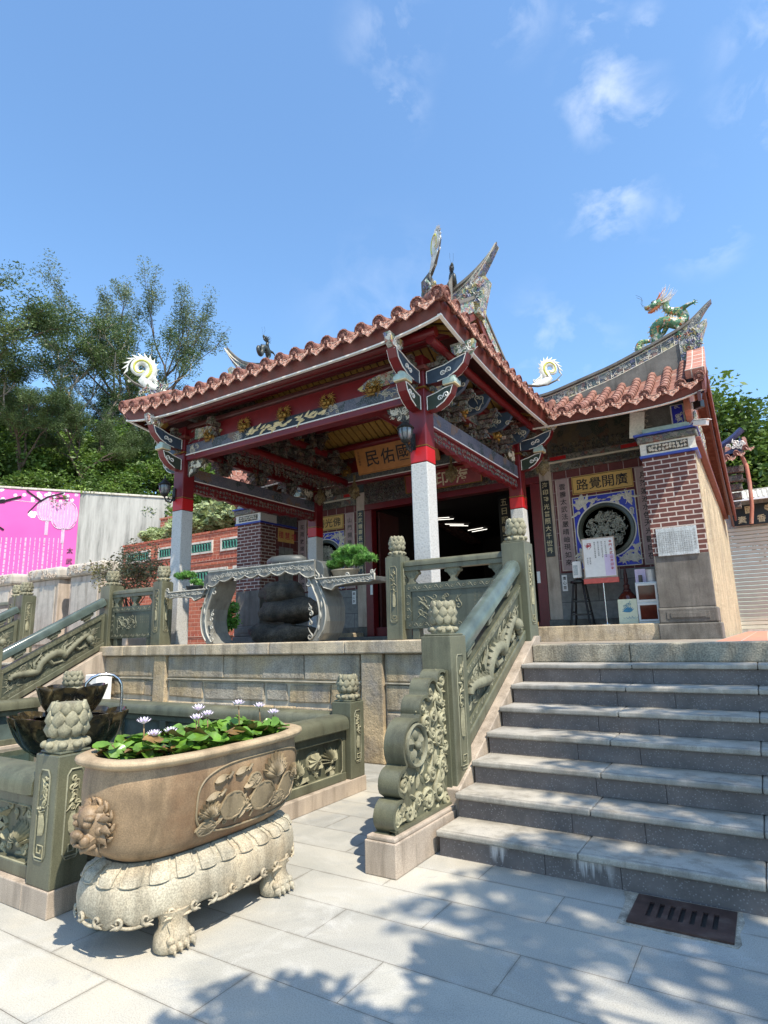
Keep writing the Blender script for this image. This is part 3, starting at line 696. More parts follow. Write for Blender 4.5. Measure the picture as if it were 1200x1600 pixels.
def sloped(mb, x0, x1, ya, yb, zb, zt):
    """slab whose lower and upper edges climb with the stairs; zb, zt heights at y=ya"""
    a,b = zb,zt; d = (yb-ya)*SL
    return mb.prism([(ya,a),(yb,a+d),(yb,b+d),(ya,b)], 'yz', x0, x1)
def stair_rail(label):
    r = random.Random(5)
    t = thing('stair_balustrade', label, 'balustrade', (-2.3,5.2,0), 'carved stair balustrades')
    # sloping pink granite stringer over the plinth
    mb = MB(); ya, yb = 4.40, 6.62
    mb.prism([(4.40,0),(6.62,0),(6.62,1.46),(6.50,1.46),(4.72,.50),(4.40,.34)], 'yz', X0-.01, -2.138)
    mb.build('stringer', M['pinkgranite'], t, bevel=.008)
    p1 = cpost('newel_post', X0, X1, 4.43, 4.72, .20, 1.49, t, 'x', 3); lotus((-2.30,4.575,1.505), .105, .27, p1)
    p2 = cpost('newel_post', X0, X1, 6.40, 6.68, 1.36, 2.50, t, 'x', 4); lotus((-2.30,6.54,2.515), .105, .27, p2)
    xc = (X0+X1)/2
    base = MB(); sloped(base, xc-.085, xc+.085, 4.72, 6.40, .53, .63); base.build('bottom_rail', M['green'], t, bevel=.012)
    pn = MB(); sloped(pn, xc-.045, xc+.045, 4.72, 6.40, .632, 1.13)
    pan = pn.build('panel', M['greendark'], t)
    up = Vector((0,1,SL)).normalized(); z = Vector((0,0,1))
    fr = MB(); xf = xc+.047
    for za,zb in ((.64,.70),(1.06,1.125)): sloped(fr, xf, xf+.018, 4.73, 6.39, za, zb)
    for y in (4.73, 6.33): d = (y-4.72)*SL; fr.prism([(y,.70+d),(y+.06,.70+d+.06*SL),(y+.06,1.06+d+.06*SL),(y,1.06+d)], 'yz', xf, xf+.018)
    sc = MB(); Lr = (1.66)*math.sqrt(1+SL*SL)
    for za in (.672,1.092):
        for i in range(26):
            k = (i+.5)/26; y = 4.73+1.66*k
            curl(sc, (xf+.018, y, za+(y-4.72)*SL), .017, up, Vector((0,-SL,1)).normalized(), .005, 0, 1 if i%2 else -1, 1, 1.4, 8, 4)
    fr.c = 1; fr.add(sc.v, sc.f); fr.build('panel_frame', [M['green'],M['carvegrey']], pan, smooth=40)
    dr = MB(); o = Vector((xf-.002, 4.80, .72+.04))
    dragon_relief(dr, o, up, Vector((0,-SL*.0,1)).normalized(), Vector((1,0,0)), Lr-.16, .30, r, .24, .052)
    dr.build('dragon_relief', M['carvegrey'], pan, smooth=50)
    mb = MB(); handrail(mb, (xc, 4.72, 1.255), (xc, 6.42, 1.255+1.70*SL), .155, .15); mb.build('handrail', M['polished'], t, smooth=35)
    for y in (5.02,5.55,6.1):
        mb = MB(); zc = 1.13+(y-4.72)*SL
        sloped(mb, xc-.035, xc+.035, y-.05, y+.05, zc-.005, zc+.045); sloped(mb, xc-.05, xc+.05, y-.09, y+.09, zc+.02, zc+.07); sloped(mb, xc-.04, xc+.04, y-.12, y+.12, zc+.055, zc+.125)
        mb.build('rail_support', M['carvegrey'], t, bevel=.012)
    # foot of the rail: plinth block and the scroll-edged drum stone
    mb = MB(); mb.box(-2.405,-2.165,3.50,4.43,0,.205); mb.box(-2.395,-2.175,3.51,4.43,.205,.232)
    mb.build('plinth', M['pinkgranite'], t, bevel=.008)
    C = [(3.66,.33,.115),(3.72,.52,.10),(3.90,.72,.185),(4.06,.955,.105),(4.17,1.07,.09),(4.33,1.145,.10)]
    out = [(3.56,.235)]
    arcs = [((3.655,.325),.105,235,70),((3.715,.515),.10,215,95),((3.885,.735),.185,215,75),((4.045,.965),.10,195,75),((4.175,1.085),.095,185,70),((4.335,1.135),.10,170,60)]
    for (cy_,cz_),rr,a0,a1_ in arcs:
        for i in range(13): a = radians(a0+(a1_-a0)*i/12); out.append((cy_+rr*cos(a), cz_+rr*sin(a)))
    out += [(4.43,1.22),(4.43,.235)]
    q = []
    for p in out:
        if not q or (Vector(p)-Vector(q[-1])).length > .004: q.append(p)
    out = q
    mb = MB(); mb.prism(out, 'yz', -2.365, -2.245); w_ = mb.build('drum_stone', M['green'], t, smooth=40)
    mb = MB(); rim = [Vector((-2.232,y,z_)) for y,z_ in out]
    cc = Vector((0,4.12,.62))
    # proud rim following the scalloped edge
    inn = []
    for i,p in enumerate(rim):
        a = rim[i-1]; b_ = rim[(i+1)%len(rim)]; dd = (b_-a); dd.normalize(); nn = Vector((0,-dd.z,dd.y)); inn.append(p - nn*.022*(1 if True else 0))
    n_ = len(rim)
    vs = []
    for i in range(n_):
        p = rim[i]; iq = inn[i]
        vs += [Vector((-2.245,p.y,p.z)), Vector((-2.205,p.y,p.z)), Vector((-2.205,iq.y,iq.z)), Vector((-2.245,iq.y,iq.z))]
    fs = [(i*4+k, i*4+(k+1)%4, ((i+1)%n_)*4+(k+1)%4, ((i+1)%n_)*4+k) for i in range(n_) for k in range(4)]
    mb.add(vs, fs); mb.build('scalloped_rim', M['green'], w_, smooth=40)
    cv = MB(); ax1, ax2, nr = Vector((0,1,0)), Vector((0,0,1)), Vector((1,0,0))
    big = [(3.66,.32,.06,1),(3.80,.31,.055,-1),(3.93,.36,.05,1),(4.08,.33,.085,-1),(4.26,.36,.085,1),(3.73,.50,.05,1),(4.16,.50,.06,1),(4.33,.54,.06,-1),(4.12,.68,.055,-1),(4.27,.72,.07,1),(4.36,.86,.05,-1),(4.08,.86,.06,1),(4.20,.90,.055,-1),(4.03,.98,.045,-1),(4.16,1.06,.05,1),(4.30,1.02,.06,-1),(4.36,1.15,.045,1),(3.62,.29,.035,-1),(4.38,.66,.04,1),(4.36,.29,.05,-1),(4.18,.78,.04,1)]
    for y,z_,rr,sg in big:
        curl(cv, (-2.236,y,z_), rr, ax1, ax2, .021, r.uniform(0,6.28), sg, 1.35, 1.15, 18, 6)
        for k in range(3): leafblob(cv, (-2.243,y+r.uniform(-.5,.5)*rr,z_+r.uniform(-.5,.5)*rr), rr*1.3, rr*.55, r.uniform(0,6.28), ax1, ax2, nr, .026)
        cv.ball((-2.228,y,z_), rr*.26, 7, 5)
    for q_ in range(150):
        y,z_ = r.uniform(3.60,4.41), r.uniform(.26,1.18); inside = False
        for (a_,b_),(c_,d_) in zip(out, out[1:]+out[:1]):
            if (b_>z_) != (d_>z_) and y < (c_-a_)*(z_-b_)/(d_-b_)+a_: inside = not inside
        if not inside or math.hypot(y-3.90,z_-.735) < .17: continue
        if min(math.hypot(y-a_,z_-b_) for a_,b_ in out[:-2]) < .045: continue
        if q_%3: leafblob(cv, (-2.243,y,z_), r.uniform(.07,.13), .035, r.uniform(0,6.28), ax1, ax2, nr, .022)
        else: curl(cv, (-2.238,y,z_), r.uniform(.022,.036), ax1, ax2, .013, r.uniform(0,6.28), r.choice((-1,1)), 1.3, 1.3, 14, 6)
    cv.build('scrollwork', M['carve'], w_, smooth=60)
    dm = MB(); cy_, cz_ = 3.90, .735
    dm.lathe([(.150,-2.245),(.150,-2.205),(.140,-2.196),(.128,-2.205),(.126,-2.225)], (0,cy_,cz_), 36, axis='x')
    for i in range(5):
        a = 2*pi*i/5+.3; leafblob(dm, (-2.226,cy_+.030*cos(a),cz_+.030*sin(a)), .10, .085, a, ax1, ax2, nr, .035)
    dm.ball((-2.205,cy_,cz_), .030, 10, 6); dm.build('flower_medallion', M['carvegrey'], w_, smooth=50)
    return t
rail0 = stair_rail('carved stair balustrade with dragon panel and scalloped drum stone, nearest the camera')
dup(rail0, (-2.3-7.62,5.2,0), label='carved stair balustrade rising to the terrace behind the fountain at the left')
dup(rail0, (-2.3-10.55,5.2,0), label='far stair balustrade at the left edge, beyond the nearer left one')

def balustrade(xa, xb, post, label, n_sup, seed, posts=()):
    """level balustrade on the coping, between xa and xb; own newel at x=post"""
    t = thing('terrace_balustrade', label, 'balustrade', ((xa+xb)/2,6.5,1.452), 'terrace balustrades'); r = random.Random(seed)
    for px in post:
        p = cpost('newel_post', px-.115, px+.115, 6.40, 6.63, 1.452, 2.48, t, 'xy', seed+1); lotus((px,6.515,2.495), .095, .255, p)
    mb = MB(); mb.box(xa, xb, 6.465, 6.585, 2.292, 2.35); handrail(mb, (xa,6.525,2.34), (xb,6.525,2.34), .15, .085); mb.build('handrail', M['green'], t, smooth=35, bevel=0)
    pn = MB(); pn.box(xa, xb, 6.48, 6.57, 1.58, 2.125); pan = pn.build('panel', M['greendark'], t, bevel=.004)
    fr = MB(); z0,z1 = 1.58,2.125
    for a,b,c,d in ((xa,xb,z0,z0+.095),(xa,xb,z1-.095,z1),(xa,xa+.09,z0+.095,z1-.095),(xb-.09,xb,z0+.095,z1-.095)):
        fr.box(a+.001,b-.001,6.462,6.482,c+.001,d-.001)
    sc = MB(); X_,Z_ = Vector((1,0,0)),Vector((0,0,1)); nn = int((xb-xa)/.075)
    for zc in (z0+.048, z1-.048):
        for i in range(nn): curl(sc, (xa+.03+(xb-xa-.06)*(i+.5)/nn, 6.461, zc), .024, X_, Z_, .005, 0, 1 if i%2 else -1, 1.1, 1.6, 9, 4)
    for xc in (xa+.045, xb-.045):
        for i in range(4): curl(sc, (xc, 6.461, z0+.15+i*.08), .024, X_, Z_, .005, 0, 1 if i%2 else -1, 1.1, 1.4, 9, 4)
    fr.c = 1; fr.add(sc.v, sc.f); fr.build('panel_frame', [M['greendark'],M['carvegrey']], pan, smooth=40)
    en = MB(); dragon_relief(en, (xa+.16,6.482,z0+.13), X_, Z_, Vector((0,-1,0)), (xb-xa)*.45, .27, r, .20, .012); en.build('engraving', M['carvegrey'], pan, smooth=60)
    tx = MB()
    for q,cn in enumerate(('太武山海印寺','佛光普照','信士敬獻','吉祥如意','福慧雙修')):
        for k,ch in enumerate(cn): tx.text(ch, .032, lambda a,b_,q=q,k=k: (xb-.16-q*.055+a, 6.4785, z1-.15-k*.044+b_))
    tx.build('inscription', M['carvegrey'], pan)
    for i in range(n_sup):
        x = xa+(xb-xa)*(i+ (0.0 if n_sup>2 else .5))/(max(1,n_sup-1) if n_sup>2 else n_sup)
        x = min(max(x, xa+.09), xb-.09); mb = MB(); vase(mb, (x,6.525,2.125), .20, .168, X_, Vector((0,-1,0)), .07); mb.build('rail_support', M['carvegrey'], t, smooth=50)
    for x in (xa+.14, xb-.14): MB().box(x-.05,x+.05,6.47,6.58,1.452,1.582).build('foot', M['greendark'], t, bevel=.008)
    return t
balustrade(-3.765, -2.445, (-3.885,), 'dark green stone balustrade beside the white column at the top of the stairs', 3, 21)
balustrade(-9.785, -8.60, (-8.475,), 'shaded green stone balustrade at the left end of the terrace', 3, 31)
balustrade(-16.0, -13.02, (-13.15,), 'far balustrade at the left edge, beside the pale carved steles', 4, 41)

# ================================================================ POOL
t = thing('pool_enclosure', 'low green stone rail around the fountain pool, with carved lotus panels', 'enclosure', (-6.4,3.7,0))
PX0,PX1,PY0,PY1 = -9.45,-3.60,2.10,5.30
pl = MB(); pl.box(PX1-.27,PX1,PY0,PY1,0,.14); pl.box(PX0,PX1-.27,PY0,PY0+.27,0,.139); pl.box(PX0,PX1-.27,PY1-.27,PY1,0,.139); pl.box(PX0,PX0+.27,PY0+.27,PY1-.27,0,.1385)
pl.build('plinth', M['pinkgranite'], t, bevel=.006)
D = cpost('newel_post', PX1-.255, PX1-.008, PY0+.008, PY0+.235, .14, .86, t, 'xy', 51); lotus((PX1-.13,PY0+.12,.873), .112, .28, D)
Cc = cpost('newel_post', PX1-.245, PX1-.01, PY1-.245, PY1-.01, .14, .86, t, 'x', 52); lotus((PX1-.127,PY1-.127,.873), .10, .25, Cc)
def lotus_panel(mb, org, a1, a2, nr, Wd, Ht, r, th=.02):
    """lotus leaves, blossoms and stems in relief"""
    org,a1,a2,nr = Vector(org),Vector(a1),Vector(a2),Vector(nr)
    n_ = max(2, int(Wd/.24))
    for i in range(n_):
        c = org+a1*Wd*((i+.5)/n_)+a2*Ht*r.uniform(.35,.6)
        if i%2 == 0:   # fan-shaped blossom
            for k in range(11):
                an = radians(10+16*k); leafblob(mb, c-a2*Ht*.15, Ht*r.uniform(.42,.55), Ht*.11, an, a1, a2, nr, th*1.1)
            mb.ball(c-a2*Ht*.15+nr*th*.4, Ht*.08, 7, 5)
        else:
            pts = [c+a1*(Ht*.30*cos(a)*(1+.12*cos(5*a)))+a2*(Ht*.24*sin(a)) for a in [2*pi*k/18 for k in range(18)]]
            mb.tube(pts+[pts[0]], th*.35, 5)
            vs = [c+nr*th*1.3]+[p+nr*th*(.2+.5*(k%2)) for k,p in enumerate(pts)]; mb.add(vs, [(0,1+k,1+(k+1)%18) for k in range(18)])
        mb.tube([c-a2*Ht*.2, c-a2*Ht*.35+a1*.02, org+a1*Wd*((i+.5)/n_+.1*r.uniform(-1,1))+a2*.01], th*.3, 5)
    for i in range(int(Wd/.05)):
        q = org+a1*Wd*r.uniform(.03,.97)+a2*Ht*r.choice((r.uniform(.03,.28),r.uniform(.03,.28),r.uniform(.70,.95)))
        if r.random()<.5: leafblob(mb, q, Ht*.30, Ht*.13, r.uniform(-.6,3.7), a1, a2, nr, th)
        else: curl(mb, q, Ht*.07, a1, a2, th*.32, r.uniform(0,6), r.choice((-1,1)), 1.2, 1.2, 12, 5)
r = random.Random(9)
def pool_side(p0, p1, nr, inner, nb, carving=True):
    p0,p1,nr = Vector(p0),Vector(p1),Vector(nr); a1 = (p1-p0).normalized(); Lh = (p1-p0).length; z = Vector((0,0,1))
    mb = MB(); handrail(mb, p0+z*.60+nr*-.0, p1+z*.60, .275, .15); mb.build('handrail', M['green'], t, smooth=35)
    mb = MB(); mb.beam(p0+z*.568, p1+z*.568, .15, .062); mb.beam(p0+z*.178, p1+z*.178, .17, .074)
    for i in range(nb+1):
        q = p0+a1*(Lh*i/nb); mb.beam(q-a1*.05 if i else q, q+a1*(.05 if i<nb else 0), .14, .001) if False else None
        a = max(.001, Lh*i/nb-.055); b_ = min(Lh-.001, Lh*i/nb+.055)
        mb.beam(p0+a1*a+z*.376, p0+a1*b_+z*.376, .15, .322)
    mb.build('frame', M['green'], t, bevel=.006)
    for i in range(nb):
        a = Lh*i/nb+.055; b_ = Lh*(i+1)/nb-.055
        mb = MB(); mb.beam(p0+a1*a+z*.376, p0+a1*b_+z*.376, .05, .322); pn = mb.build('panel', M['polished'] if inner else M['green'], t)
        if carving:
            fr = MB(); f0 = p0+nr*.075+z*.215+a1*a; W_ = b_-a
            lp = [f0+a1*u+z*v for u,v in ((.03,0),(W_-.03,0),(W_,.03),(W_,.29),(W_-.03,.32),(.03,.32),(0,.29),(0,.03))]; fr.tube(lp+[lp[0]], .006, 4)
            fr.build('panel_frame', M['carve'], pn)
            cv = MB(); lotus_panel(cv, p0+nr*.027+z*.225+a1*(a+.015), a1, z, nr, b_-a-.03, .30, r, .05); cv.build('lotus_relief', M['carve'], pn, smooth=60)
pool_side((PX1-.135,PY0+.25,0), (PX1-.135,PY1-.27,0), (1,0,0), False, 3)
pool_side((PX0+.30,PY0+.13,0), (PX1-.27,PY0+.13,0), (0,-1,0), False, 5)
pool_side((PX0+.30,PY1-.135,0), (PX1-.27,PY1-.135,0), (0,-1,0), True, 6, False)
pool_side((PX0+.135,PY0+.25,0), (PX0+.135,PY1-.27,0), (1,0,0), True, 3, False)
g = MB(); g.add([(PX0+.2,PY0+.2,.10),(PX1-.2,PY0+.2,.10),(PX1-.2,PY1-.2,.10),(PX0+.2,PY1-.2,.10)], [(0,1,2,3)]); structure(g.build('pool_water', M['water']))
# two-tier lotus fountain of dark glazed stoneware
t = thing('lotus_fountain', 'two tier dark glazed lotus bowl fountain standing in the pool', 'fountain', (-6.02,3.6,.08))
def petalbowl(c, r, z0, z1, n, parent, name):
    mb = MB(); H = z1-z0
    def md(k, a):
        s = abs(cos(a*n/2))**.6; return 1+.17*s*(min(k,8)/9.0)
    pr = [(.12,0),(.34,.02),(.58,.12),(.76,.28),(.88,.46),(.95,.64),(.99,.80),(1.02,.93),(1.01,1.0),(.985,1.0),(.94,.90)]
    mb.lathe([(r*a, z0-c[2]+H*b) for a,b in pr], c, n*12, mod=md)
    mb.v = [(x,y,z+.09*H*(abs(cos(math.atan2(y-c[1],x-c[0])*n/2))**.6-.6)*max(0,(z-z0)/H-.3)) for x,y,z in mb.v]
    for i in range(n):      # a second ring of petals, half a step round and lower
        a0 = 2*pi*(i+.5)/n; vs = []; fs = []; K = 9
        for jj in range(6):
            kk = jj/5; hh = .04+.78*kk; rr = r*(.36+.66*kk**.55)*1.03
            for q in range(K):
                u = (q/(K-1)-.5)*2; wd = (pi/n)*.92*(1-.85*max(0,kk-.55)/.45*abs(1)); aa = a0+u*wd
                vs.append((c[0]+(rr+r*.035*(1-u*u))*cos(aa), c[1]+(rr+r*.035*(1-u*u))*sin(aa), z0+H*hh-H*.06*u*u))
        for jj in range(5):
            for q in range(K-1): fs.append((jj*K+q, jj*K+q+1, (jj+1)*K+q+1, (jj+1)*K+q))
        mb.add(vs, fs)
    return mb.build(name, M['glaze'], parent, smooth=60)
lb = petalbowl((-6.02,3.6,.5), .475, .40, .83, 9, t, 'lower_bowl'); ub = petalbowl((-6.02,3.6,.8), .285, .77, 1.09, 8, t, 'upper_bowl')
mb = MB(); mb.lathe([(.44,.775),(.0001,.775)], (-6.02,3.6,0), 40); mb.build('water_surface', M['water'], lb)
mb = MB(); mb.lathe([(.26,1.035),(.0001,1.035)], (-6.02,3.6,0), 40); mb.build('water_surface', M['water'], ub)
mb = MB(); mb.lathe([(.45,0.08),(.4,.2),(.2,.28),(.16,.4),(.2,.5),(.12,.55),(.11,.7),(.14,.82)], (-6.02,3.6,0), 24); mb.build('pedestal', M['glaze'], t, smooth=40)
lotus((-6.02,3.6,1.035), .085, .20, t, 'bud_spout')
mb = MB(); mb.tube([(-5.77,3.99,.78),(-5.77,3.99,1.0),(-5.775,3.98,1.08),(-5.79,3.95,1.14),(-5.815,3.91,1.175),(-5.85,3.85,1.19),(-5.89,3.79,1.185),(-5.92,3.74,1.16),(-5.945,3.70,1.11),(-5.95,3.69,1.04)], .016, 10); mb.build('steel_pipe', M['steel'], t, smooth=60)
tag(MB().box(-9.72,-9.40,6.02,6.30,0,1.0).build('white_pedestal', M['white'], bevel=.01), 'plain white block standing by the wall behind the fountain', 'pedestal')
# ================================================================ STONE TUB
TC = Vector((-2.99,2.63,0))
def stad(a, hx, hy, e=2.9):
    """rounded-oblong plan: superellipse"""
    c, s_ = cos(a), sin(a); return (hx*abs(c)**(2/e)*(1 if c>0 else -1), hy*abs(s_)**(2/e)*(1 if s_>0 else -1))
BODY = [(.200,.50,.405),(.245,.56,.415),(.285,.615,.455),(.312,.650,.52),(.330,.668,.60),(.338,.676,.67),(.342,.680,.74),(.340,.678,.80),(.334,.672,.850),(.330,.668,.872)]
def body(a, v, off=0):
    i = v*(len(BODY)-1); k = min(len(BODY)-2, int(i)); f = i-k
    hx,hy,z = [BODY[k][q]*(1-f)+BODY[k+1][q]*f for q in range(3)]
    x,y = stad(a, hx+off, hy+off); return TC+Vector((x,y,z))
tub = thing('stone_planter', 'big brown oblong stone planter with a lion head and lotus medallion, full of water lilies', 'planter', TC+Vector((0,0,.40)))
mb = MB(); mb.grid(lambda u,v: body(2*pi*u, v), 120, 22); mb.add([body(2*pi*k/60,0) for k in range(60)], [tuple(range(60))[::-1]])
shell = mb.build('shell', M['tubstone'], tub, smooth=True)
RIM = [(.330,.668,.868),(.356,.694,.876),(.376,.714,.888),(.383,.721,.902),(.379,.717,.915),(.361,.699,.923),(.316,.654,.922),(.291,.629,.915),(.283,.621,.895),(.281,.619,.80)]
mb = MB()
def rimf(u, v):
    i = v*(len(RIM)-1); k = min(len(RIM)-2, int(i)); f = i-k; hx,hy,z = [RIM[k][q]*(1-f)+RIM[k+1][q]*f for q in range(3)]
    x,y = stad(2*pi*u, hx, hy); return TC+Vector((x,y,z))
mb.grid(rimf, 120, 27); mb.build('rim', M['tubrim'], tub, smooth=True)
mb = MB(); mb.add([TC+Vector(stad(2*pi*k/60,.283,.621)+(.885,)) for k in range(60)], [tuple(range(60))]); mb.build('water_surface', M['water'], tub)
# medallion on the camera side: map (s along y, h) onto the curved shell
def onbody(s, h, off=.0):
    # s = y offset from the centre, h = absolute height
    v = 0
    for k in range(len(BODY)-1):
        if BODY[k][2] <= h <= BODY[k+1][2]: v = (k+(h-BODY[k][2])/(BODY[k+1][2]-BODY[k][2])); break
    k = int(v); f = v-k; hx = BODY[k][0]*(1-f)+BODY[k+1][0]*f; hy = BODY[k][1]*(1-f)+BODY[k+1][1]*f
    q = max(0, 1-abs(s/hy)**2.9); return TC+Vector((hx*q**(1/2.9)+off, s, h))
mb = MB(); n_ = 64; ov = []
for k in range(n_):
    c,s_ = stad(2*pi*k/n_, .47, .180, 3.2); ov.append((c+.165, .650+s_))
mb.tube([onbody(a,b_,.004) for a,b_ in ov]+[onbody(*ov[0],.004)], .0065, 5)
class Map:  # lets the flat carving helpers draw on the shell
    pass
def curlb(mb, s, h, r, w, ph, sg, turns=1.2, tail=1.2, n=14):
    pts = spiral((0,0,0), r, turns, (1,0,0), (0,1,0), n, ph, sg); d = (pts[0]-pts[1]).normalized(); pre = [pts[0]+d*r*tail*q for q in (1,.66,.33)]
    P = [onbody(s+p.x, min(.845,max(.43,h+p.y)), .004) for p in pre+pts]; mb.tube(P, [w*(.3+.7*min(1,i/4))*(1-.4*i/len(P)) for i in range(len(P))], 6)
def leafb(mb, s, h, l, wd, ang, th):
    K = 7; vs = []; fs = []
    for i in range(K+1):
        k = i/K; q = wd*sin(pi*min(1,k+.03))**.7; u = s+cos(ang)*l*k; v = h+sin(ang)*l*k+.15*l*k*k
        for sg,t_ in ((-1,.002),(-.5,th*.7),(0,th*sin(pi*min(1,k+.15))*1.1+.003),(.5,th*.7),(1,.002)):
            vs.append(onbody(u-sin(ang)*q*.5*sg, min(.845,max(.43,v+cos(ang)*q*.5*sg)), t_))
    for i in range(K):
        for j in range(4): a = i*5+j; fs.append((a,a+1,a+6,a+5))
    mb.add(vs, fs)
r = random.Random(2)
# open blossom, side leaves and rolled leaves of the medallion
for (s,h,sc_) in ((.29,.725,1.0),(-.22,.60,.62),(.50,.66,.6)):
    for k in range(9): leafb(mb, s, h-.045*sc_, .125*sc_, .045*sc_, radians(18+18*k), .028)
for (s,h,rr,sq) in ((-.06,.60,.088,.8),(.18,.60,.10,.75),(.42,.60,.09,.9),(.10,.70,.05,.8),(.33,.55,.07,.6),(-.23,.52,.06,.6)):
    ring = [(s+rr*cos(a)*(1+.08*cos(6*a)), h+rr*sq*sin(a)) for a in [2*pi*k/20 for k in range(20)]]
    ring = [(a,min(.845,max(.43,b_))) for a,b_ in ring]
    vs = [onbody(s,h,.022)]+[onbody(a,b_,.010+.008*(k%2)) for k,(a,b_) in enumerate(ring)]+[onbody(a,b_,-.002) for a,b_ in ring]
    mb.add(vs, [(0,1+k,1+(k+1)%20) for k in range(20)]+[(1+k,21+k,21+(k+1)%20,1+(k+1)%20) for k in range(20)])
    mb.tube([onbody(a,b_,.014) for a,b_ in ring]+[onbody(*ring[0],.014)], .006, 5)
for i in range(30):
    curlb(mb, r.uniform(-.33,.58), r.uniform(.52,.62), r.uniform(.014,.026), .006, r.uniform(0,6), r.choice((-1,1)))
for i in range(22): leafb(mb, r.uniform(-.30,.52), r.uniform(.51,.60), .09, .03, r.uniform(-.5,1.2), .014)
for s,h in ((-.25,.66),(-.20,.74),(-.05,.755),(.02,.67)):   # mandarin-like birds: body, neck, head
    leafb(mb, s, h, .10, .05, .12, .024); mb.tube([onbody(s+.09,h+.01,.012),onbody(s+.115,h+.03,.014),onbody(s+.12,h+.038,.012)], [.010,.009,.012], 6)
for i in range(5): mb.tube([onbody(-.02+.12*i,.50,.005), onbody(.0+.13*i,.57,.012), onbody(-.02+.14*i,.64,.006)], .006, 5)
mb.build('lotus_medallion', M['tubrelief'], shell, smooth=50)
# lion mask on the near end
mb = MB(); lc = TC+Vector((.02,-.668,.615)); F = Vector((.10,-1,-.05)).normalized(); Rr = F.cross(Vector((0,0,1))).normalized(); U = Rr.cross(F)
def lp(a,b_,c_): return lc+Rr*a+U*b_+F*c_
def lb_(a,b_,c_,rad,sc=(1,1,1)):
    p = lp(a,b_,c_); mb.ball(p, rad, 10, 7, sc)
lb_(0,.0,.005,.098,(1,.9,1.05)); lb_(0,.045,.045,.060); lb_(0,-.045,.05,.066,(1,.9,.75))
lb_(0,-.012,.118,.026,(1.3,1,.8)); lb_(.022,-.018,.112,.016); lb_(-.022,-.018,.112,.016)
for s in (-1,1):
    lb_(s*.036,.030,.086,.022); lb_(s*.037,.030,.100,.011); lb_(s*.040,.055,.080,.026,(1.2,1,.6)); lb_(s*.032,-.045,.095,.026)
    lb_(s*.066,.085,.0,.028,(.8,.8,1.2)); lb_(s*.066,-.01,.045,.024); lb_(s*.070,-.055,.03,.020); lb_(s*.072,.04,.03,.018)
    for k in range(6):
        an = radians(-60+30*k); c_ = lp(s*(.085*cos(an)+.015), .088*sin(an)+.005, .012)
        curl(mb, c_, .027, Rr*s, U, .012, an, s, 1.0, .5, 14, 6)
        leafblob(mb, lp(s*.05*cos(an),.05*sin(an),.03), .085, .05, an if s>0 else pi-an, Rr, U, F, .03)
mb.tube([lp(-.060,-.040,.06),lp(-.03,-.066,.105),lp(0,-.060,.118),lp(.03,-.066,.105),lp(.060,-.040,.06)], [.006,.010,.010,.010,.006], 6)
mb.tube([lp(-.055,-.075,.05),lp(0,-.10,.085),lp(.055,-.075,.05)], .013, 6)
for k in range(7): mb.tube([lp(-.05+.017*k,-.085,.045),lp(-.045+.015*k,-.125,.03),lp(-.035+.012*k,-.15,.0)], [.012,.010,.003], 5)
mb.build('lion_head', M['tubstone'], tub, smooth=True)
# stand: a low oblong table with claw feet, drooping petals and a curled apron
st = thing('planter_stand', 'pale carved stone stand with clawed feet, under the brown planter', 'stand', TC)
SB = [(.220,.540,.402),(.240,.560,.400),(.282,.604,.374),(.322,.644,.337),(.327,.649,.324),(.338,.658,.316),(.348,.668,.285),(.352,.672,.245),(.348,.668,.205),(.338,.658,.178),(.30,.60,.175)]
def sbf(u, v):
    i = v*(len(SB)-1); k = min(len(SB)-2, int(i)); f = i-k; hx,hy,z = [SB[k][q]*(1-f)+SB[k+1][q]*f for q in range(3)]
    x,y = stad(2*pi*u, hx, hy, 2.7); a = 2*pi*u
    if z < .21:   # the lower edge hangs in soft waves between the feet
        w_ = .5+.5*cos(a*14+.4); z -= (.21-z)*1.15*w_-.004
    return TC+Vector((x,y,z))
mb = MB(); mb.grid(sbf, 224, 30); mb.add([TC+Vector(stad(2*pi*k/40,.240,.560,2.7)+(.4005,)) for k in range(40)], [tuple(range(40))]); mb.add([TC+Vector(stad(2*pi*k/40,.302,.602,2.7)+(.172,)) for k in range(40)], [tuple(range(40))[::-1]])
sb = mb.build('body', M['standstone'], st, smooth=True)
mb = MB(); NP = 24
def perim(hx, hy, e=2.7, n=720):
    P = [Vector(stad(2*pi*k/n,hx,hy,e)) for k in range(n)]; D = [0]
    for k in range(n): D.append(D[-1]+(P[(k+1)%n]-P[k]).length)
    return P, D
P_,D_ = perim(.327,.649)
def at(s):
    s %= D_[-1]
    lo = 0
    import bisect
    k = min(len(P_)-1, bisect.bisect_right(D_, s)-1); f = (s-D_[k])/max(1e-6,D_[k+1]-D_[k]); return P_[k].lerp(P_[(k+1)%len(P_)], f)
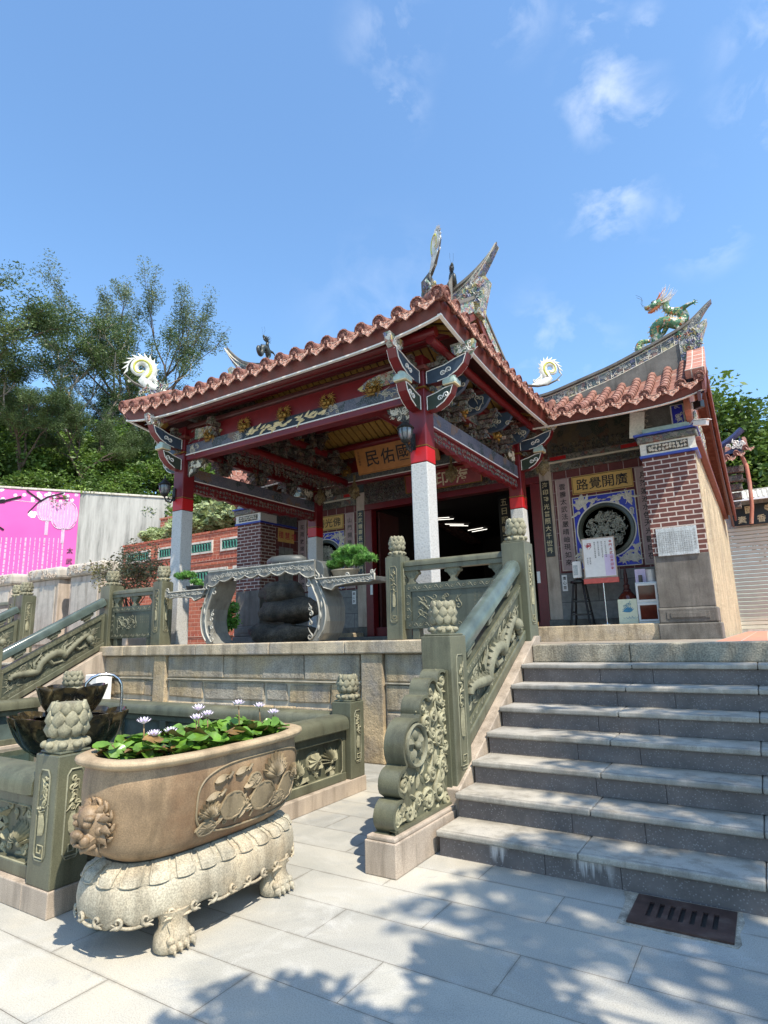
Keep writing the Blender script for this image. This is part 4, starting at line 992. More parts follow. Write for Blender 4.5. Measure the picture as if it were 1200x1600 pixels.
for i in range(NP):
    s0 = D_[-1]*i/NP; sw = D_[-1]/NP
    vs = []; fs = []; K = 8
    for j in range(7):
        v = j/6
        for q in range(K+1):
            u = q/K-.5; rd_ = 1-.10*max(0,(v-.8)/.2)**2
            p = at(s0+sw*(.5+u*.94*rd_)); n2 = Vector((p.x*4,p.y)).normalized()
            inn = .232/.327 + (1.0-.232/.327)*v; bul = .014*sin(pi*min(1,v*.9+.1))*(1-(2*u)**4) + .012*(1 if v>.6 else 0)*(1-(2*u)**2)
            z_ = .404-.073*v + bul*.9 - .016*(v>.8)*(1-(2*u)**2)*(v-.8)/.2
            vs.append(TC+Vector((p.x*inn+n2.x*bul, p.y*(.556/.649+(1-.556/.649)*v)+n2.y*bul, z_)))
    for j in range(6):
        for q in range(K): a = j*(K+1)+q; fs.append((a,a+K+1,a+K+2,a+1))
    mb.add(vs, fs)
    loop = [vs[j*(K+1)+1] for j in range(1,7)]+[vs[6*(K+1)+q] for q in range(1,K)]+[vs[j*(K+1)+K-1] for j in range(6,0,-1)]
    mb.tube([p+Vector((0,0,.004)) for p in loop], .0045, 5)
mb.build('petal_band', M['standstone'], sb, smooth=60)
# curled apron along the lower edge
ap = MB(); P2,D2 = perim(.346,.666); P_,D_ = P2,D2; NA = 14
for i in range(NA):
    s0 = D_[-1]*(i+.5)/NA; pts = []
    for k in range(9):
        q = k/8; p = at(s0+(q-.5)*D_[-1]/NA*.8); pts.append(TC+Vector((p.x*1.005,p.y*1.003,.176-.020*sin(q*pi))))
    ap.tube(pts, [.003,.005,.007,.008,.008,.008,.007,.005,.003], 6)
    for sg in (-1,1):
        p = at(s0+sg*D_[-1]/NA*.27); q = at(s0+sg*D_[-1]/NA*.27+.01); tn = (q-p).normalized(); tn = Vector((tn.x,tn.y,0))
        curl(ap, TC+Vector((p.x*1.012,p.y*1.006,.186)), .026, tn*sg, Vector((0,0,1)), .011, -1.2, -1, 1.0, .8, 14, 6)
ap.build('apron', M['standstone'], sb, smooth=60)
for sx in (-1,1):
    for sy in (-1,1):
        mb = MB(); fx,fy = TC.x+sx*.262, TC.y+sy*.375; oy = sy*.04
        n_ = 14
        mb.lathe([(.070,0),(.084,.012),(.088,.045),(.082,.080),(.066,.105),(.064,.14),(.080,.19)], (fx,fy,0), 18, .95, 1.15)
        for k in range(4):
            yy = fy-.060+.040*k
            mb.ball((fx+sx*.060,yy,.066), .024, 9, 6, (1,.85,.85)); mb.ball((fx+sx*.078,yy,.036), .022, 9, 6, (1,.85,.95))
            mb.ball((fx+sx*.094,yy,.022), .010, 6, 5, (1,.7,1.3))
        mb.tube([(fx+sx*.02,fy-.055,.16),(fx+sx*.055,fy-.050,.10),(fx+sx*.06,fy-.05,.07)], .012, 5)
        mb.build('claw_foot', M['standstone'], st, smooth=60)
# water lilies
wl = thing('water_lilies', 'glossy water lily leaves with lilac flowers crowding the brown planter', 'water lily', TC+Vector((0,0,.86)))
r = random.Random(14); lv, lb2 = MB(), MB()
for i in range(300):
    a = r.uniform(0,6.28); q = math.sqrt(r.random())*.97; x,y = stad(a,.278*q,.60*q); c = TC+Vector((x,y,.888+r.uniform(.0,.055)+.02*(1-q)))
    if r.random()<.22: c.z += .03
    R_ = r.uniform(.036,.078); az_ = r.uniform(0,6.28); tl = r.choice((r.uniform(0,.35),r.uniform(.3,1.0))); nrm = Vector((cos(az_)*sin(tl),sin(az_)*sin(tl),cos(tl)))
    X_ = nrm.orthogonal().normalized(); Y_ = nrm.cross(X_); K = 16; ph = r.uniform(0,6.28); fold = r.uniform(0,.5)
    vs = [c]; 
    for rr in (.55,1.0):
        for k in range(K+1):
            b_ = ph+.16+(2*pi-.32)*k/K; rd_ = R_*rr*(1+.05*sin(5*b_)); ox = cos(b_)*rd_; oy = sin(b_)*rd_
            vs.append(c+X_*ox+Y_*oy+nrm*(abs(oy)*fold*.6*rr + .006*sin(3*b_+i)*rr))
    K1 = K+1; fs = [(0,1+k,2+k) for k in range(K)]+[(1+k,1+K1+k,2+K1+k,2+k) for k in range(K)]
    (lb2 if r.random()<.10 else lv).add(vs, fs)
lv.build('leaves', M['leafglossy'], wl, smooth=True); lb2.build('dry_leaves', M['leafbrown'], wl, smooth=True)
for (dx,dy,h) in ((-.02,-.40,.17),(.02,-.36,.10),(.03,-.06,.205),(.06,-.10,.155),(.02,.02,.16),(-.04,-.20,.09),(.08,.22,.205),(.02,.47,.16),(.12,.50,.12)):
    mb = MB(); c = TC+Vector((dx,dy,.885+h)); mb.tube([TC+Vector((dx-.01,dy,.88)), c-Vector((0,0,h*.5))+Vector((.005,.004,0)), c], .004, 5)
    f = thing('x','x','x',c) if False else None
    stem = mb.build('stem', M['leafbrown'], wl, smooth=True)
    mb = MB(); tl = Vector((r.uniform(-.3,.3),r.uniform(-.3,.3),1)).normalized()
    for ring,(n_,el_,ln) in enumerate(((9,.30,.052),(9,.72,.048),(7,1.12,.040))):
        for k in range(n_):
            a = 2*pi*(k+.5*ring)/n_; d = Vector((cos(a)*cos(el_),sin(a)*cos(el_),sin(el_))); d = (d+tl*.3).normalized(); s_ = d.cross(Vector((0,0,1))).normalized()
            mb.add([c,c+d*ln*.5+s_*ln*.19-Vector((0,0,.002)),c+d*ln,c+d*ln*.5-s_*ln*.19-Vector((0,0,.002))],[(0,1,2,3)])
    mb.build('flower', M['petal'], stem)
# ================================================================ DRAIN GRATE
t = thing('drain_grate', 'rusty brown cast iron drain grate in the paving at the foot of the stairs', 'drain grate', (-.575,3.785,0))
gx0,gx1,gy0,gy1 = -.822,-.330,3.60,3.972
m, tt, b = newmat('castiron', .35, .4); n = noise_(tt, 9, 5, .6); rr = ramp(tt, [(.3,(.05,.028,.024)),(.55,(.10,.055,.045)),(.75,(.17,.12,.10))]); tt.links.new(n, rr.inputs[0]); tt.links.new(rr.outputs[0], b.inputs['Base Color']); bump(tt, b, noise_(tt,80,3), .2, .003); MATS['castiron'] = m
mb = MB(); sl = [gx0+.075+.0525*k for k in range(8)]
z0,z1 = .004,.014; ys,ye = gy0+.105, gy1-.085
mb.box(gx0,gx1,gy0,ys,z0,z1); mb.box(gx0,gx1,ye,gy1,z0,z1); mb.box(gx0,sl[0]-.0,ys,ye,z0,z1)
for k in range(7):
    mb.box(sl[k]+.024, (sl[k+1] if k<6 else gx1), ys, ye, z0, z1)
mb.build('grate', M['castiron'], t); mb = MB(); mb.box(gx0+.004,gx1-.004,gy0+.004,gy1-.004,.0012,.003); mb.build('pit', M['black'], t)
mb = MB(); rg_ = random.Random(8); q_ = [(gx0-.045,gy0-.02),(gx0+.0,gy0-.03),(-.7,gy0-.018),(-.58,gy0-.028),(-.45,gy0-.016),(gx1+.015,gy0-.025),(gx1+.03,gy0+.03),(gx1+.018,3.75),(gx1+.035,3.88),(gx1+.02,4.01),(gx0-.09,4.005),(gx0-.06,3.9),(gx0-.05,3.8)]; mb.prism(q_, 'xy', .0003, .0026); structure(mb.build('mortar_bed', M['mortarbed']))
# ================================================================ ALTAR TABLE
t = thing('stone_altar_table', 'grey stone altar table with carved white edges and curved legs on the terrace edge', 'table', (-6.24,6.68,1.452))
cx = -6.24; Y0,Y1 = 6.44,6.92
# main top
mb = MB(); mb.box(cx-1.02,cx+.98,Y0+.03,Y1,2.475,2.56); mb.build('tabletop', M['tabledark'], t, bevel=.02, seg=3)
W0 = M['tablecarve']
for s in (-1,1):
    e = cx+s*1.0
    mb = MB()      # scrolled shoulder of the main top stepping down to the side shelf
    pr = [(e-s*.02,2.56),(e+s*.10,2.555),(e+s*.17,2.51),(e+s*.20,2.44),(e+s*.20,2.30),(e+s*.30,2.275),(e+s*.98,2.285),(e+s*.98,2.215),(e+s*.05,2.20),(e+s*.03,2.40),(e-s*.02,2.475)]
    if s < 0: pr = pr[::-1]
    mb.prism(pr, 'xz', Y0+.03, Y1); mb.build('side_shelf', M['tabledark'], t, bevel=.012)
    # curved leg slab
    lg = [(0,2.44),(.02,2.30),(.11,2.14),(.19,1.98),(.21,1.80),(.17,1.62),(.08,1.50),(.0,1.455),(.20,1.455),(.29,1.56),(.345,1.72),(.35,1.92),(.31,2.06),(.24,2.18),(.24,2.30)]
    q = [(e-s*.10+s*a,h) for a,h in lg]; mb = MB(); mb.prism(q if s>0 else q[::-1], 'xz', Y0+.035, Y1-.02)
    L_ = mb.build('leg', M['tablestone'], t, bevel=.010)
    # carved facing on the leg front
    cv = MB(); X_,Z_,NR = Vector((1,0,0)),Vector((0,0,1)),Vector((0,-1,0))
    def path(off): return [Vector((e-s*.10+s*(a+off),Y0+.028,h)) for a,h in ((.03,2.34),(.12,2.16),(.20,1.98),(.225,1.80),(.185,1.62),(.10,1.50))]
    def sm(P, k=4):
        out = []
        for i in range(len(P)-1):
            p0,p1,p2,p3 = P[max(0,i-1)],P[i],P[i+1],P[min(len(P)-1,i+2)]
            for j in range(k):
                t_ = j/k; out.append(.5*((2*p1)+(p2-p0)*t_+(2*p0-5*p1+4*p2-p3)*t_*t_+(3*p1-p0-3*p2+p3)*t_**3))
        return out+[P[-1]]
    for off,wd in ((.0,.013),(.105,.012)): cv.tube(sm(path(off)), wd, 6)
    for a,h,rr in ((-.045,2.24,.045),(-.02,1.90,.03),(.0,1.83,.035),(-.01,1.70,.03),(-.02,1.52,.05),(.10,2.33,.05),(.22,2.24,.045)):
        curl(cv, (e-s*.10+s*(a+.08),Y0+.024,h), rr, X_*s, Z_, .014, 1.2, -1, 1.3, 1.6, 16, 6)
    for h in (1.6,1.75,1.9,2.05): leafblob(cv, (e-s*.10+s*(.16+.1*sin((h-1.45)*3)),Y0+.033,h), .12, .04, 1.4, X_, Z_, NR, .02)
    cv.build('leg_carving', W0, L_, smooth=60)
# carved skirt under the top and shelves
cv = MB(); X_,Z_,NR = Vector((1,0,0)),Vector((0,0,1)),Vector((0,-1,0))
sk = MB(); n_ = 40; up_ = []; lo_ = []
xs = sline(cx-1.06, cx+1.06, n_)
for i,x in enumerate(xs):
    u = abs(x-cx)/1.06; up_.append((x,2.567)); lo_.append((x, 2.435-.05*(abs(sin(i*pi/5)))-.10*max(0,u-.6)/.4))
sk.prism(up_+lo_[::-1], 'xz', Y0, Y0+.029); skirt = sk.build('skirt', M['tablestone'], t)
cv.tube([Vector((x,Y0-.001,2.556)) for x in xs], .014, 6); cv.tube([Vector((x,Y0-.001,z+.012)) for x,z in lo_], .009, 6)
r = random.Random(4)
for i in range(26):
    x = cx-1.0+2.0*(i+.5)/26; zc = 2.488-.06*(max(0,abs(x-cx)/1.06-.6)/.4); curl(cv, (x,Y0-.002,zc), .034, X_, Z_, .008, r.uniform(0,1), 1 if i%2 else -1, 1.3, 1.8, 14, 5)
    leafblob(cv, (x+.03,Y0-.001,zc-.02), .06, .022, r.uniform(-.6,.6), X_, Z_, NR, .014)
cv.build('carving', W0, skirt, smooth=60)
for s in (-1,1):
    e = cx+s*1.0; sk = MB(); q = [(e+s*.12,2.295),(e+s*.98,2.29),(e+s*1.02,2.33),(e+s*1.05,2.30),(e+s*1.05,2.22),(e+s*.95,2.19),(e+s*.80,2.20),(e+s*.60,2.19),(e+s*.42,2.17),(e+s*.36,2.12),(e+s*.22,2.16)]
    sk.prism(q if s<0 else q[::-1], 'xz', Y0-.003, Y0+.027); k_ = sk.build('skirt', M['tablestone'], t)
    cv = MB(); cv.tube([Vector((a,Y0-.005,h)) for a,h in q[:5]], .012, 6); cv.tube([Vector((a,Y0-.005,h+.01)) for a,h in q[5:]], .009, 6)
    for i in range(13):
        x = e+s*(.20+.82*(i+.5)/13); curl(cv, (x,Y0-.006,2.245), .026, X_*s, Z_, .008, r.uniform(0,1), 1 if i%2 else -1, 1.3, 1.8, 14, 5)
        leafblob(cv, (x,Y0-.005,2.23), .06, .022, r.uniform(-.6,.6), X_, Z_, NR, .014)
    curl(cv, (e+s*1.02,Y0-.006,2.33), .035, X_, Z_, .012, 0, -s, 1.3, .8, 14, 6); curl(cv, (e+s*.62,Y0-.006,2.315), .03, X_, Z_, .011, 0, s, 1.3, .8, 14, 6)
    cv.build('carving', W0, k_, smooth=60)
mb = MB(); mb.lathe([(.30,2.562),(.335,2.575),(.35,2.62),(.34,2.665),(.28,2.70),(.12,2.71),(.0001,2.705)], (-5.93,6.72,0), 36, 1, .62)
tag(mb.build('stone_drum', M['tabledark'], smooth=50), 'flat round dark grey stone drum lying on top of the altar table', 'drum')
# ================================================================ BONSAI
def needles(mb, c, rad, n, r, l=.05, flat=.5):
    for i in range(n):
        a = r.uniform(0,6.28); e_ = r.uniform(-.3,1.3); q = r.random()**.5*rad; p = Vector(c)+Vector((cos(a)*q, sin(a)*q, r.uniform(-.3,1)*rad*flat*(1-(q/rad)**2*.7)))
        for k in range(7):
            d = Vector((r.gauss(0,1),r.gauss(0,1),r.gauss(.5,.8))).normalized(); s_ = d.orthogonal().normalized()*.0045; mb.add([p-s_,p+s_,p+d*l*r.uniform(.6,1.1)], [(0,1,2)])
def bonsai(base, label, s, pot, r, pads, trunk):
    t = thing('bonsai_pine', label, 'bonsai', base, 'potted pines on the altar table'); b = Vector(base); mb = MB()
    mb.lathe([(.001,0),(.15*s,0),(.17*s,.02*s),(.20*s,.10*s),(.22*s,.115*s),(.22*s,.13*s),(.19*s,.13*s),(.185*s,.11*s),(.001,.11*s)], b, 28, 1, .72); mb.build('pot', M[pot], t, smooth=40)
    mb = MB(); P = [b+Vector((x*s,y*s,z*s)) for x,y,z in trunk]; mb.tube(P, [.032*s*(1-.65*i/len(P)) for i in range(len(P))], 7)
    for (x,y,z,rr) in pads:
        q = b+Vector((x*s,y*s,z*s)); k = min(P, key=lambda p:(p-q).length); mb.tube([k,(k+q)/2+Vector((0,0,.01)),q], [.014*s,.010*s,.005*s], 5)
    mb.build('trunk', M['bark'], t, smooth=True); mb = MB()
    for (x,y,z,rr) in pads: needles(mb, b+Vector((x*s,y*s,z*s)), rr*s, int(2600*rr*rr*s*s*8), r, .055*s, .7)
    mb.build('foliage', M['leafpineb'], t); return t
r = random.Random(6)
bonsai((-4.83,6.68,2.285), 'full green pine bonsai in a tan bowl, on the right shelf of the altar table', 1.0, 'potceramic', r,
    [(-.18,0,.19,.13),(.0,.02,.25,.15),(.16,0,.20,.12),(.30,.02,.26,.13),(.06,0,.36,.15),(.22,0,.36,.12),(.40,0,.24,.10),(-.10,0,.32,.10),(-.26,0,.12,.08)], [(0,0,.10),(.03,0,.18),(-.01,0,.25),(.06,0,.32),(.12,0,.36)])
bonsai((-7.88,6.68,2.285), 'sparse leaning pine bonsai in a dark bowl, on the left shelf of the altar table', .82, 'potdark', r,
    [(-.36,0,.32,.14),(-.18,.02,.34,.13),(-.50,0,.36,.10),(.02,0,.20,.11),(.14,0,.14,.09),(-.28,0,.38,.10)], [(0,0,.10),(-.03,0,.18),(-.10,0,.25),(-.22,0,.30),(-.36,0,.32)])
# ================================================================ TEMPLE PORCH
XL, XR, YF, YB = -8.85, -3.79, 7.15, 11.05
FZ = 1.315
porch = thing('temple_porch', 'red columned temple porch with an upswept clay tile roof and painted brackets', 'porch', (-6.32,9.1,FZ))
V = Vector; X_,Y_,Z_ = V((1,0,0)),V((0,1,0)),V((0,0,1))
rp = random.Random(17)
# white granite with a lightly pecked pattern for the shafts
m, t, b = newmat('shaft', .6)
v = N(t, 'ShaderNodeTexVoronoi'); v.inputs['Scale'].default_value = 34; t.links.new(pos(t), v.inputs[0]); r = ramp(t, [(.05, (.34,.335,.32)), (.5, (.47,.465,.45))]); t.links.new(v.outputs[0], r.inputs[0])
t.links.new(r.outputs[0], b.inputs['Base Color']); bump(t, b, v.outputs[0], .4, .004); MATS['shaft'] = m
for x,y in ((XL,YF),(XR,YF),(XL,YB),(XR,YB)):
    mb = MB(); h = .130; mb.box(x-h,x+h,y-h,y+h,FZ+.12,3.85); c = mb.build('column', M['shaft'], porch, bevel=.014)
    mb = MB(); mb.box(x-.19,x+.19,y-.19,y+.19,FZ,FZ+.121); mb.build('base', M['greystone'], c, bevel=.03)
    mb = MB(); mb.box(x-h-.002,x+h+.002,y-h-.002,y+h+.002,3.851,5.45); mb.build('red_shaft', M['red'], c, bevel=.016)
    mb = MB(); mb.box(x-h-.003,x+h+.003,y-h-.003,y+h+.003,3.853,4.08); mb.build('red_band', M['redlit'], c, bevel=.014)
    mb = MB(); mb.box(x-h-.008,x+h+.008,y-h-.008,y+h+.008,4.081,4.098); mb.build('gold_band', M['gold'], c, bevel=.006)
    mb = MB(); mb.box(x-h-.03,x+h+.03,y-h-.03,y+h+.03,4.93,4.955); mb.build('collar', M['gold'], c, bevel=.006); mb = MB(); mb.box(x-h-.06,x+h+.06,y-h-.06,y+h+.06,5.20,5.26); mb.build('capital', M['brownred'], c, bevel=.01)
def painted_beam(name, p0, p1, w, z0, z1, face, under=.0, par=porch):
    """beam from p0 to p1 (x,y), with a painted band on both long faces and a white lower edge"""
    a,b_ = V((*p0,0)),V((*p1,0)); d = (b_-a).normalized(); s_ = V((d.y,-d.x,0)); zc = (z0+z1)/2
    mb = MB(); mb.beam(a+Z_*zc, b_+Z_*zc, w, z1-z0); o = mb.build(name, M['red'], par, bevel=.02)
    for sg in (1,-1):
        f = MB(); hh = z1-z0-under; q = V((0,0,z0+under+hh/2)); f.beam(a+d*.02+s_*sg*(w/2+.003)+q, b_-d*.02+s_*sg*(w/2+.003)+q, .006, hh-.02); f.build('painted_band', M[face], o)
        f = MB(); q = V((0,0,z0+under)); f.beam(a+d*.02+s_*sg*(w/2+.007)+q, b_-d*.02+s_*sg*(w/2+.007)+q, .014, .018); f.build('white_edge', M['trim'], o)
    return o
# front and back lintels, high; side beams, deeper
fb = painted_beam('beam', (XL+.13,YF-.0), (XR-.13,YF-.0), .19, 4.78, 5.09, 'landscape', .11)
painted_beam('beam', (XL+.13,YB), (XR-.13,YB), .19, 4.97, 5.24, 'friezegrey', .05)
# end knots and centre picture on the front lintel
yy = YF-.0-.095-.010
for xc in (XL+.42, XL+1.55, XR-1.55, XR-.42):
    mb = MB()
    for i in range(9): curl(mb, (xc+rp.uniform(-.16,.16),yy,4.99+rp.uniform(-.06,.06)), .035, X_, Z_, .009, rp.uniform(0,6), rp.choice((-1,1)), 1.2, 1.6, 10, 4)
    mb.build('knot_carving', M['creamdim'], fb, smooth=60)
mb = MB()
yy -= .004
for i in range(46): leafblob(mb, (-6.32+rp.uniform(-.82,.82),yy,4.99+rp.uniform(-.05,.05)), .14, .05, rp.uniform(-.6,.6)+rp.choice((0,pi)), X_, Z_, V((0,-1,0)), .02)
mb.build('gold_branch', M['goldpaint'], fb, smooth=60)
mb = MB(); mb.box(-7.25,-5.4,YF-.108,YF-.1005,4.905,5.08); mb.build('dark_panel', M['black'], fb)
def side_beam(x, s):
    mb = MB(); y0,y1 = YF+.13,YB-.13; mb.box(x-.075,x+.075,y0,y1,4.42,4.70); o = mb.build('side_beam', M['red'], porch, bevel=.01)
    for sg in (1,-1):
        f = MB(); xx = x+sg*.0775; f.box(xx-.003,xx+.003,y0+.01,y1-.01,4.47,4.69); f.build('painted_band', M['landscape'], o)
        w = MB(); w.box(x+sg*.078-.006,x+sg*.078+.006,y0+.01,y1-.01,4.452,4.468); w.build('white_edge', M['trim'], o)
    # carved apron with a wavy red lower edge
    n_ = 60; up_ = [(y0+(y1-y0)*i/n_, 4.425) for i in range(n_+1)]
    lo_ = [(y, 4.20+.03*abs(sin(i*pi/6))+(.05*cos(2*pi*(i/n_)) )*.6) for i,(y,_) in enumerate(up_)]
    mb = MB(); mb.prism(up_+lo_[::-1], 'yz', x-.045, x+.045); k = mb.build('apron', M['red'], o)
    for sg in (1,-1):
        cv = MB(); scroll(cv, (x+sg*.046, y0, 4.26), Y_, Z_, V((sg,0,0)), y1-y0, .15, .085, .009, rp, True, 4)
        cv.build('carving', M['friezecream'], k, smooth=60)
    return o
side_beam(XR, 1); side_beam(XL, -1)
# upper boards between columns, with carved panels and gold lion masks
def upper_board(p0, p1, z0, z1, nr, masks, ends=True):
    a,b_ = V((*p0,0)),V((*p1,0)); d = (b_-a).normalized(); nr = V(nr); Lh = (b_-a).length
    mb = MB(); mb.beam(a+Z_*(z0+z1)/2, b_+Z_*(z0+z1)/2, .10, z1-z0); o = mb.build('tie_board', M['red'], porch, bevel=.01)
    mb = MB(); mb.beam(a+Z_*(z1+.04)+nr*.02, b_+Z_*(z1+.04)+nr*.02, .17, .10); mb.build('moulding', M['maroon'], o, bevel=.03)
    if ends:
        for e,sg in ((.22,1),(Lh-.22,-1)):
            mb = MB(); pts = [(0,0),(.62,0),(.70,.05),(.60,.10),(.50,.16),(.30,.19),(.0,.20)]
            q = [a+d*(e+sg*x)+Z_*(z0+.06+z)+nr*.055 for x,z in pts]; q2 = [p+nr*.03 for p in q]; n_ = len(q)
            mb.add(q+q2, [tuple(range(n_)),tuple(range(n_,2*n_))[::-1]]+[(i,(i+1)%n_,n_+(i+1)%n_,n_+i) for i in range(n_)]); pn = mb.build('carved_panel', M['tilemosaic'], o)
            cv = MB()
            for i in range(14): curl(cv, a+d*(e+sg*rp.uniform(.05,.55))+Z_*(z0+.06+rp.uniform(.03,.14))+nr*.088, .035, d, Z_, .010, rp.uniform(0,6), rp.choice((-1,1)), 1.2, 1.6, 10, 5)
            cv.build('curls', M['creamdim'], pn, smooth=60)
    for f in masks:
        c = a+d*(Lh*f)+Z_*(z0+.03)+nr*.10; mb = MB()
        mb.ball(c, .075, 10, 7, (1.05,.8,.95)); mb.ball(c+nr*.06-Z_*.02, .040, 8, 6, (1.3,.8,.7)); 
        for s in (-1,1):
            mb.ball(c+nr*.062+d*s*.034+Z_*.026, .018, 7, 5); mb.tube([c+d*s*.06+Z_*.04, c+d*s*.10+Z_*.08, c+d*s*.13+Z_*.085], [.022,.014,.004], 6)
            for k in range(7):
                an = radians(-60+28*k); p = c+d*s*(.06+.055*cos(an))+Z_*(.085*sin(an)+.02); curl(mb, p, .026, d*s, Z_, .010, an, s, 1.1, 2.0, 12, 5)
        mb.tube([c+nr*.07-d*.05-Z_*.035, c+nr*.095-Z_*.055, c+nr*.07+d*.05-Z_*.035], .012, 6)
        for k in (-2,-1,0,1,2): mb.tube([c+nr*.05+d*k*.02-Z_*.06, c+nr*.03+d*k*.026-Z_*.115], [.014,.003], 5)
        mb.build('lion_mask', M['gold'], o, smooth=True)
    return o
upper_board((XL+.13,YF), (XR-.13,YF), 5.10, 5.40, (0,-1,0), (.13,.31,.50,.69,.87))
upper_board((XR,YF+.13), (XR,YB-.13), 4.98, 5.34, (1,0,0), (.3,.7))
upper_board((XL,YB-.13), (XL,YF+.13), 4.98, 5.34, (-1,0,0), ())
upper_board((XL+.13,YB), (XR-.13,YB), 5.25, 5.55, (0,-1,0), (.18,.42,.64,.86))
# carved brackets where lintel meets column
def corner_spandrel(p, d, sz, zt):
    mb = MB(); d = V(d); nr = V((d.y,-d.x,0)); p = V(p)
    pr = [(0,0),(sz,0),(sz*.96,-.07),(sz*.80,-.12),(sz*.62,-.15),(sz*.45,-.23),(sz*.2,-.27),(0,-.28)]
    n_ = len(pr); q = [p+d*a+Z_*(zt-p.z+b_)-nr*.035 for a,b_ in pr]; q2 = [v_+nr*.07 for v_ in q]
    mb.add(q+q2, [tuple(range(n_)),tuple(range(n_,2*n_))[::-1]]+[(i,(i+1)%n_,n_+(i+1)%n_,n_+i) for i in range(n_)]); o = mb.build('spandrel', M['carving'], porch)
    for sg in (-1,1):
        cv = MB()
        for k in range(15):
            a = sz*rp.uniform(.06,.85); hmax = .26*(1-a/sz*.6); curl(cv, p+d*a+Z_*(zt-p.z-rp.uniform(.03,hmax))+nr*sg*.040, rp.uniform(.022,.042), d, Z_, .010, rp.uniform(0,6), rp.choice((-1,1)), 1.2, 1.7, 11, 5)
        cv.build('curls', M['cream'], o, smooth=60)
for x,s in ((XL+.13,1),(XR-.13,-1)):
    corner_spandrel((x,YF,4.78), (s,0,0), .42, 4.78); corner_spandrel((x,YB,4.97), (s,0,0), .42, 4.97)
for x in (XL,XR):
    corner_spandrel((x,YF+.13,4.98), (0,1,0), .40, 4.98); corner_spandrel((x,YB-.13,4.98), (0,-1,0), .40, 4.98)
# cantilevered boat-shaped arms at the corners: navy above, dark green below
def boat_arm(p, d, par=porch):
    d = V(d); nr = V((d.y,-d.x,0)); p = V(p); out = []
    for nm,matn,pr in (('upper_arm','navy',[(0,5.0),(.18,4.99),(.34,5.01),(.50,5.08),(.61,5.18),(.66,5.31),(.48,5.275),(.30,5.22),(0,5.19)]),
                       ('lower_arm','olive',[(0,4.60),(.15,4.61),(.28,4.675),(.385,4.78),(.43,4.895),(.30,4.885),(.16,4.84),(0,4.81)])):
        n_ = len(pr); q = [p+d*a+Z_*(z-p.z)-nr*.07 for a,z in pr]; q2 = [v_+nr*.14 for v_ in q]; mb = MB()
        mb.add(q+q2, [tuple(range(n_)),tuple(range(n_,2*n_))[::-1]]); sidef = [(i,(i+1)%n_,n_+(i+1)%n_,n_+i) for i in range(n_)]
        mb.c = 1; mb.add(q+q2, sidef); o = mb.build(nm, [M[matn], M['red']], par); out.append(o)
        cv = MB()
        for sg in (-1,1):
            cen = V((0,0,0))
            for v_ in q: cen += v_/n_
            lp_ = [(v_+(cen-v_)*.06)+nr*(.07+sg*.075) for v_ in q[1:]+q[:1]]; cv.tube(lp_, .0075, 5)
            zc = (pr[2][1]+pr[-1][1])/2; a0 = pr[2][0]*.95
            for k,(dx,dz,rr,s2) in enumerate(((-.05,.0,.04,1),(.05,.03,.045,-1))):
                curl(cv, p+d*(a0+dx)+Z_*(zc-p.z+dz)+nr*sg*.075, rr, d, Z_, .011, .6+k*2.6, s2, 1.15, 1.2, 14, 5)
        cv.build('white_scroll', M['trim'], o, smooth=60)
    mb = MB(); c = p+d*.37; mb.obox(c+Z_*(4.955-p.z), (.20,.20,.07), (0,0,math.atan2(d.y,d.x))); mb.obox(c+Z_*(5.00-p.z), (.16,.16,.05), (0,0,math.atan2(d.y,d.x)))
    b1 = mb.build('bearing_block', M['celadon'], par, bevel=.015)
    mb = MB(); mb.obox(c+Z_*(4.918-p.z), (.19,.19,.018), (0,0,math.atan2(d.y,d.x))); mb.build('gold_plate', M['goldpaint'], b1, bevel=.004)
    mb = MB(); mb.ball(c+Z_*(5.05-p.z), .075, 9, 6, (1,1,.8))
    for k in range(6): curl(mb, c+Z_*(5.06-p.z)+nr*.06*(1 if k%2 else -1)+d*rp.uniform(-.05,.05), .03, d, Z_, .009, k, 1, 1.1, 1.5, 10, 4)
    mb.build('carved_beast', M['celadon'], b1, smooth=60)
    # outer hanging scroll under the fascia
    mb = MB(); q = p+d*.66; pr = [(-.26,5.50),(.10,5.50),(.08,5.38),(.0,5.32),(-.08,5.34),(-.16,5.30),(-.24,5.38)]; n_ = len(pr)
    A = [q+d*a+Z_*(z-p.z)-nr*.05 for a,z in pr]; B = [v_+nr*.10 for v_ in A]; mb.add(A+B, [tuple(range(n_)),tuple(range(n_,2*n_))[::-1]]+[(i,(i+1)%n_,n_+(i+1)%n_,n_+i) for i in range(n_)])
    o = mb.build('eave_scroll', M['tilemosaic'], par); cv = MB()
    for sg in (-1,1):
        for k in range(7): curl(cv, q+d*rp.uniform(-.15,.05)+Z_*(rp.uniform(5.33,5.46)-p.z)+nr*sg*.055, .032, d, Z_, .009, k, rp.choice((-1,1)), 1.2, 1.5, 10, 5)
    cv.build('curls', M['trim'], o, smooth=60)
for x,sx in ((XL,-1),(XR,1)):
    for y,sy in ((YF,-1),(YB,1)):
        boat_arm((x+sx*.13,y,4.7), (sx,0,0))
        if sy < 0: boat_arm((x,y+sy*.13,4.7), (0,sy,0))
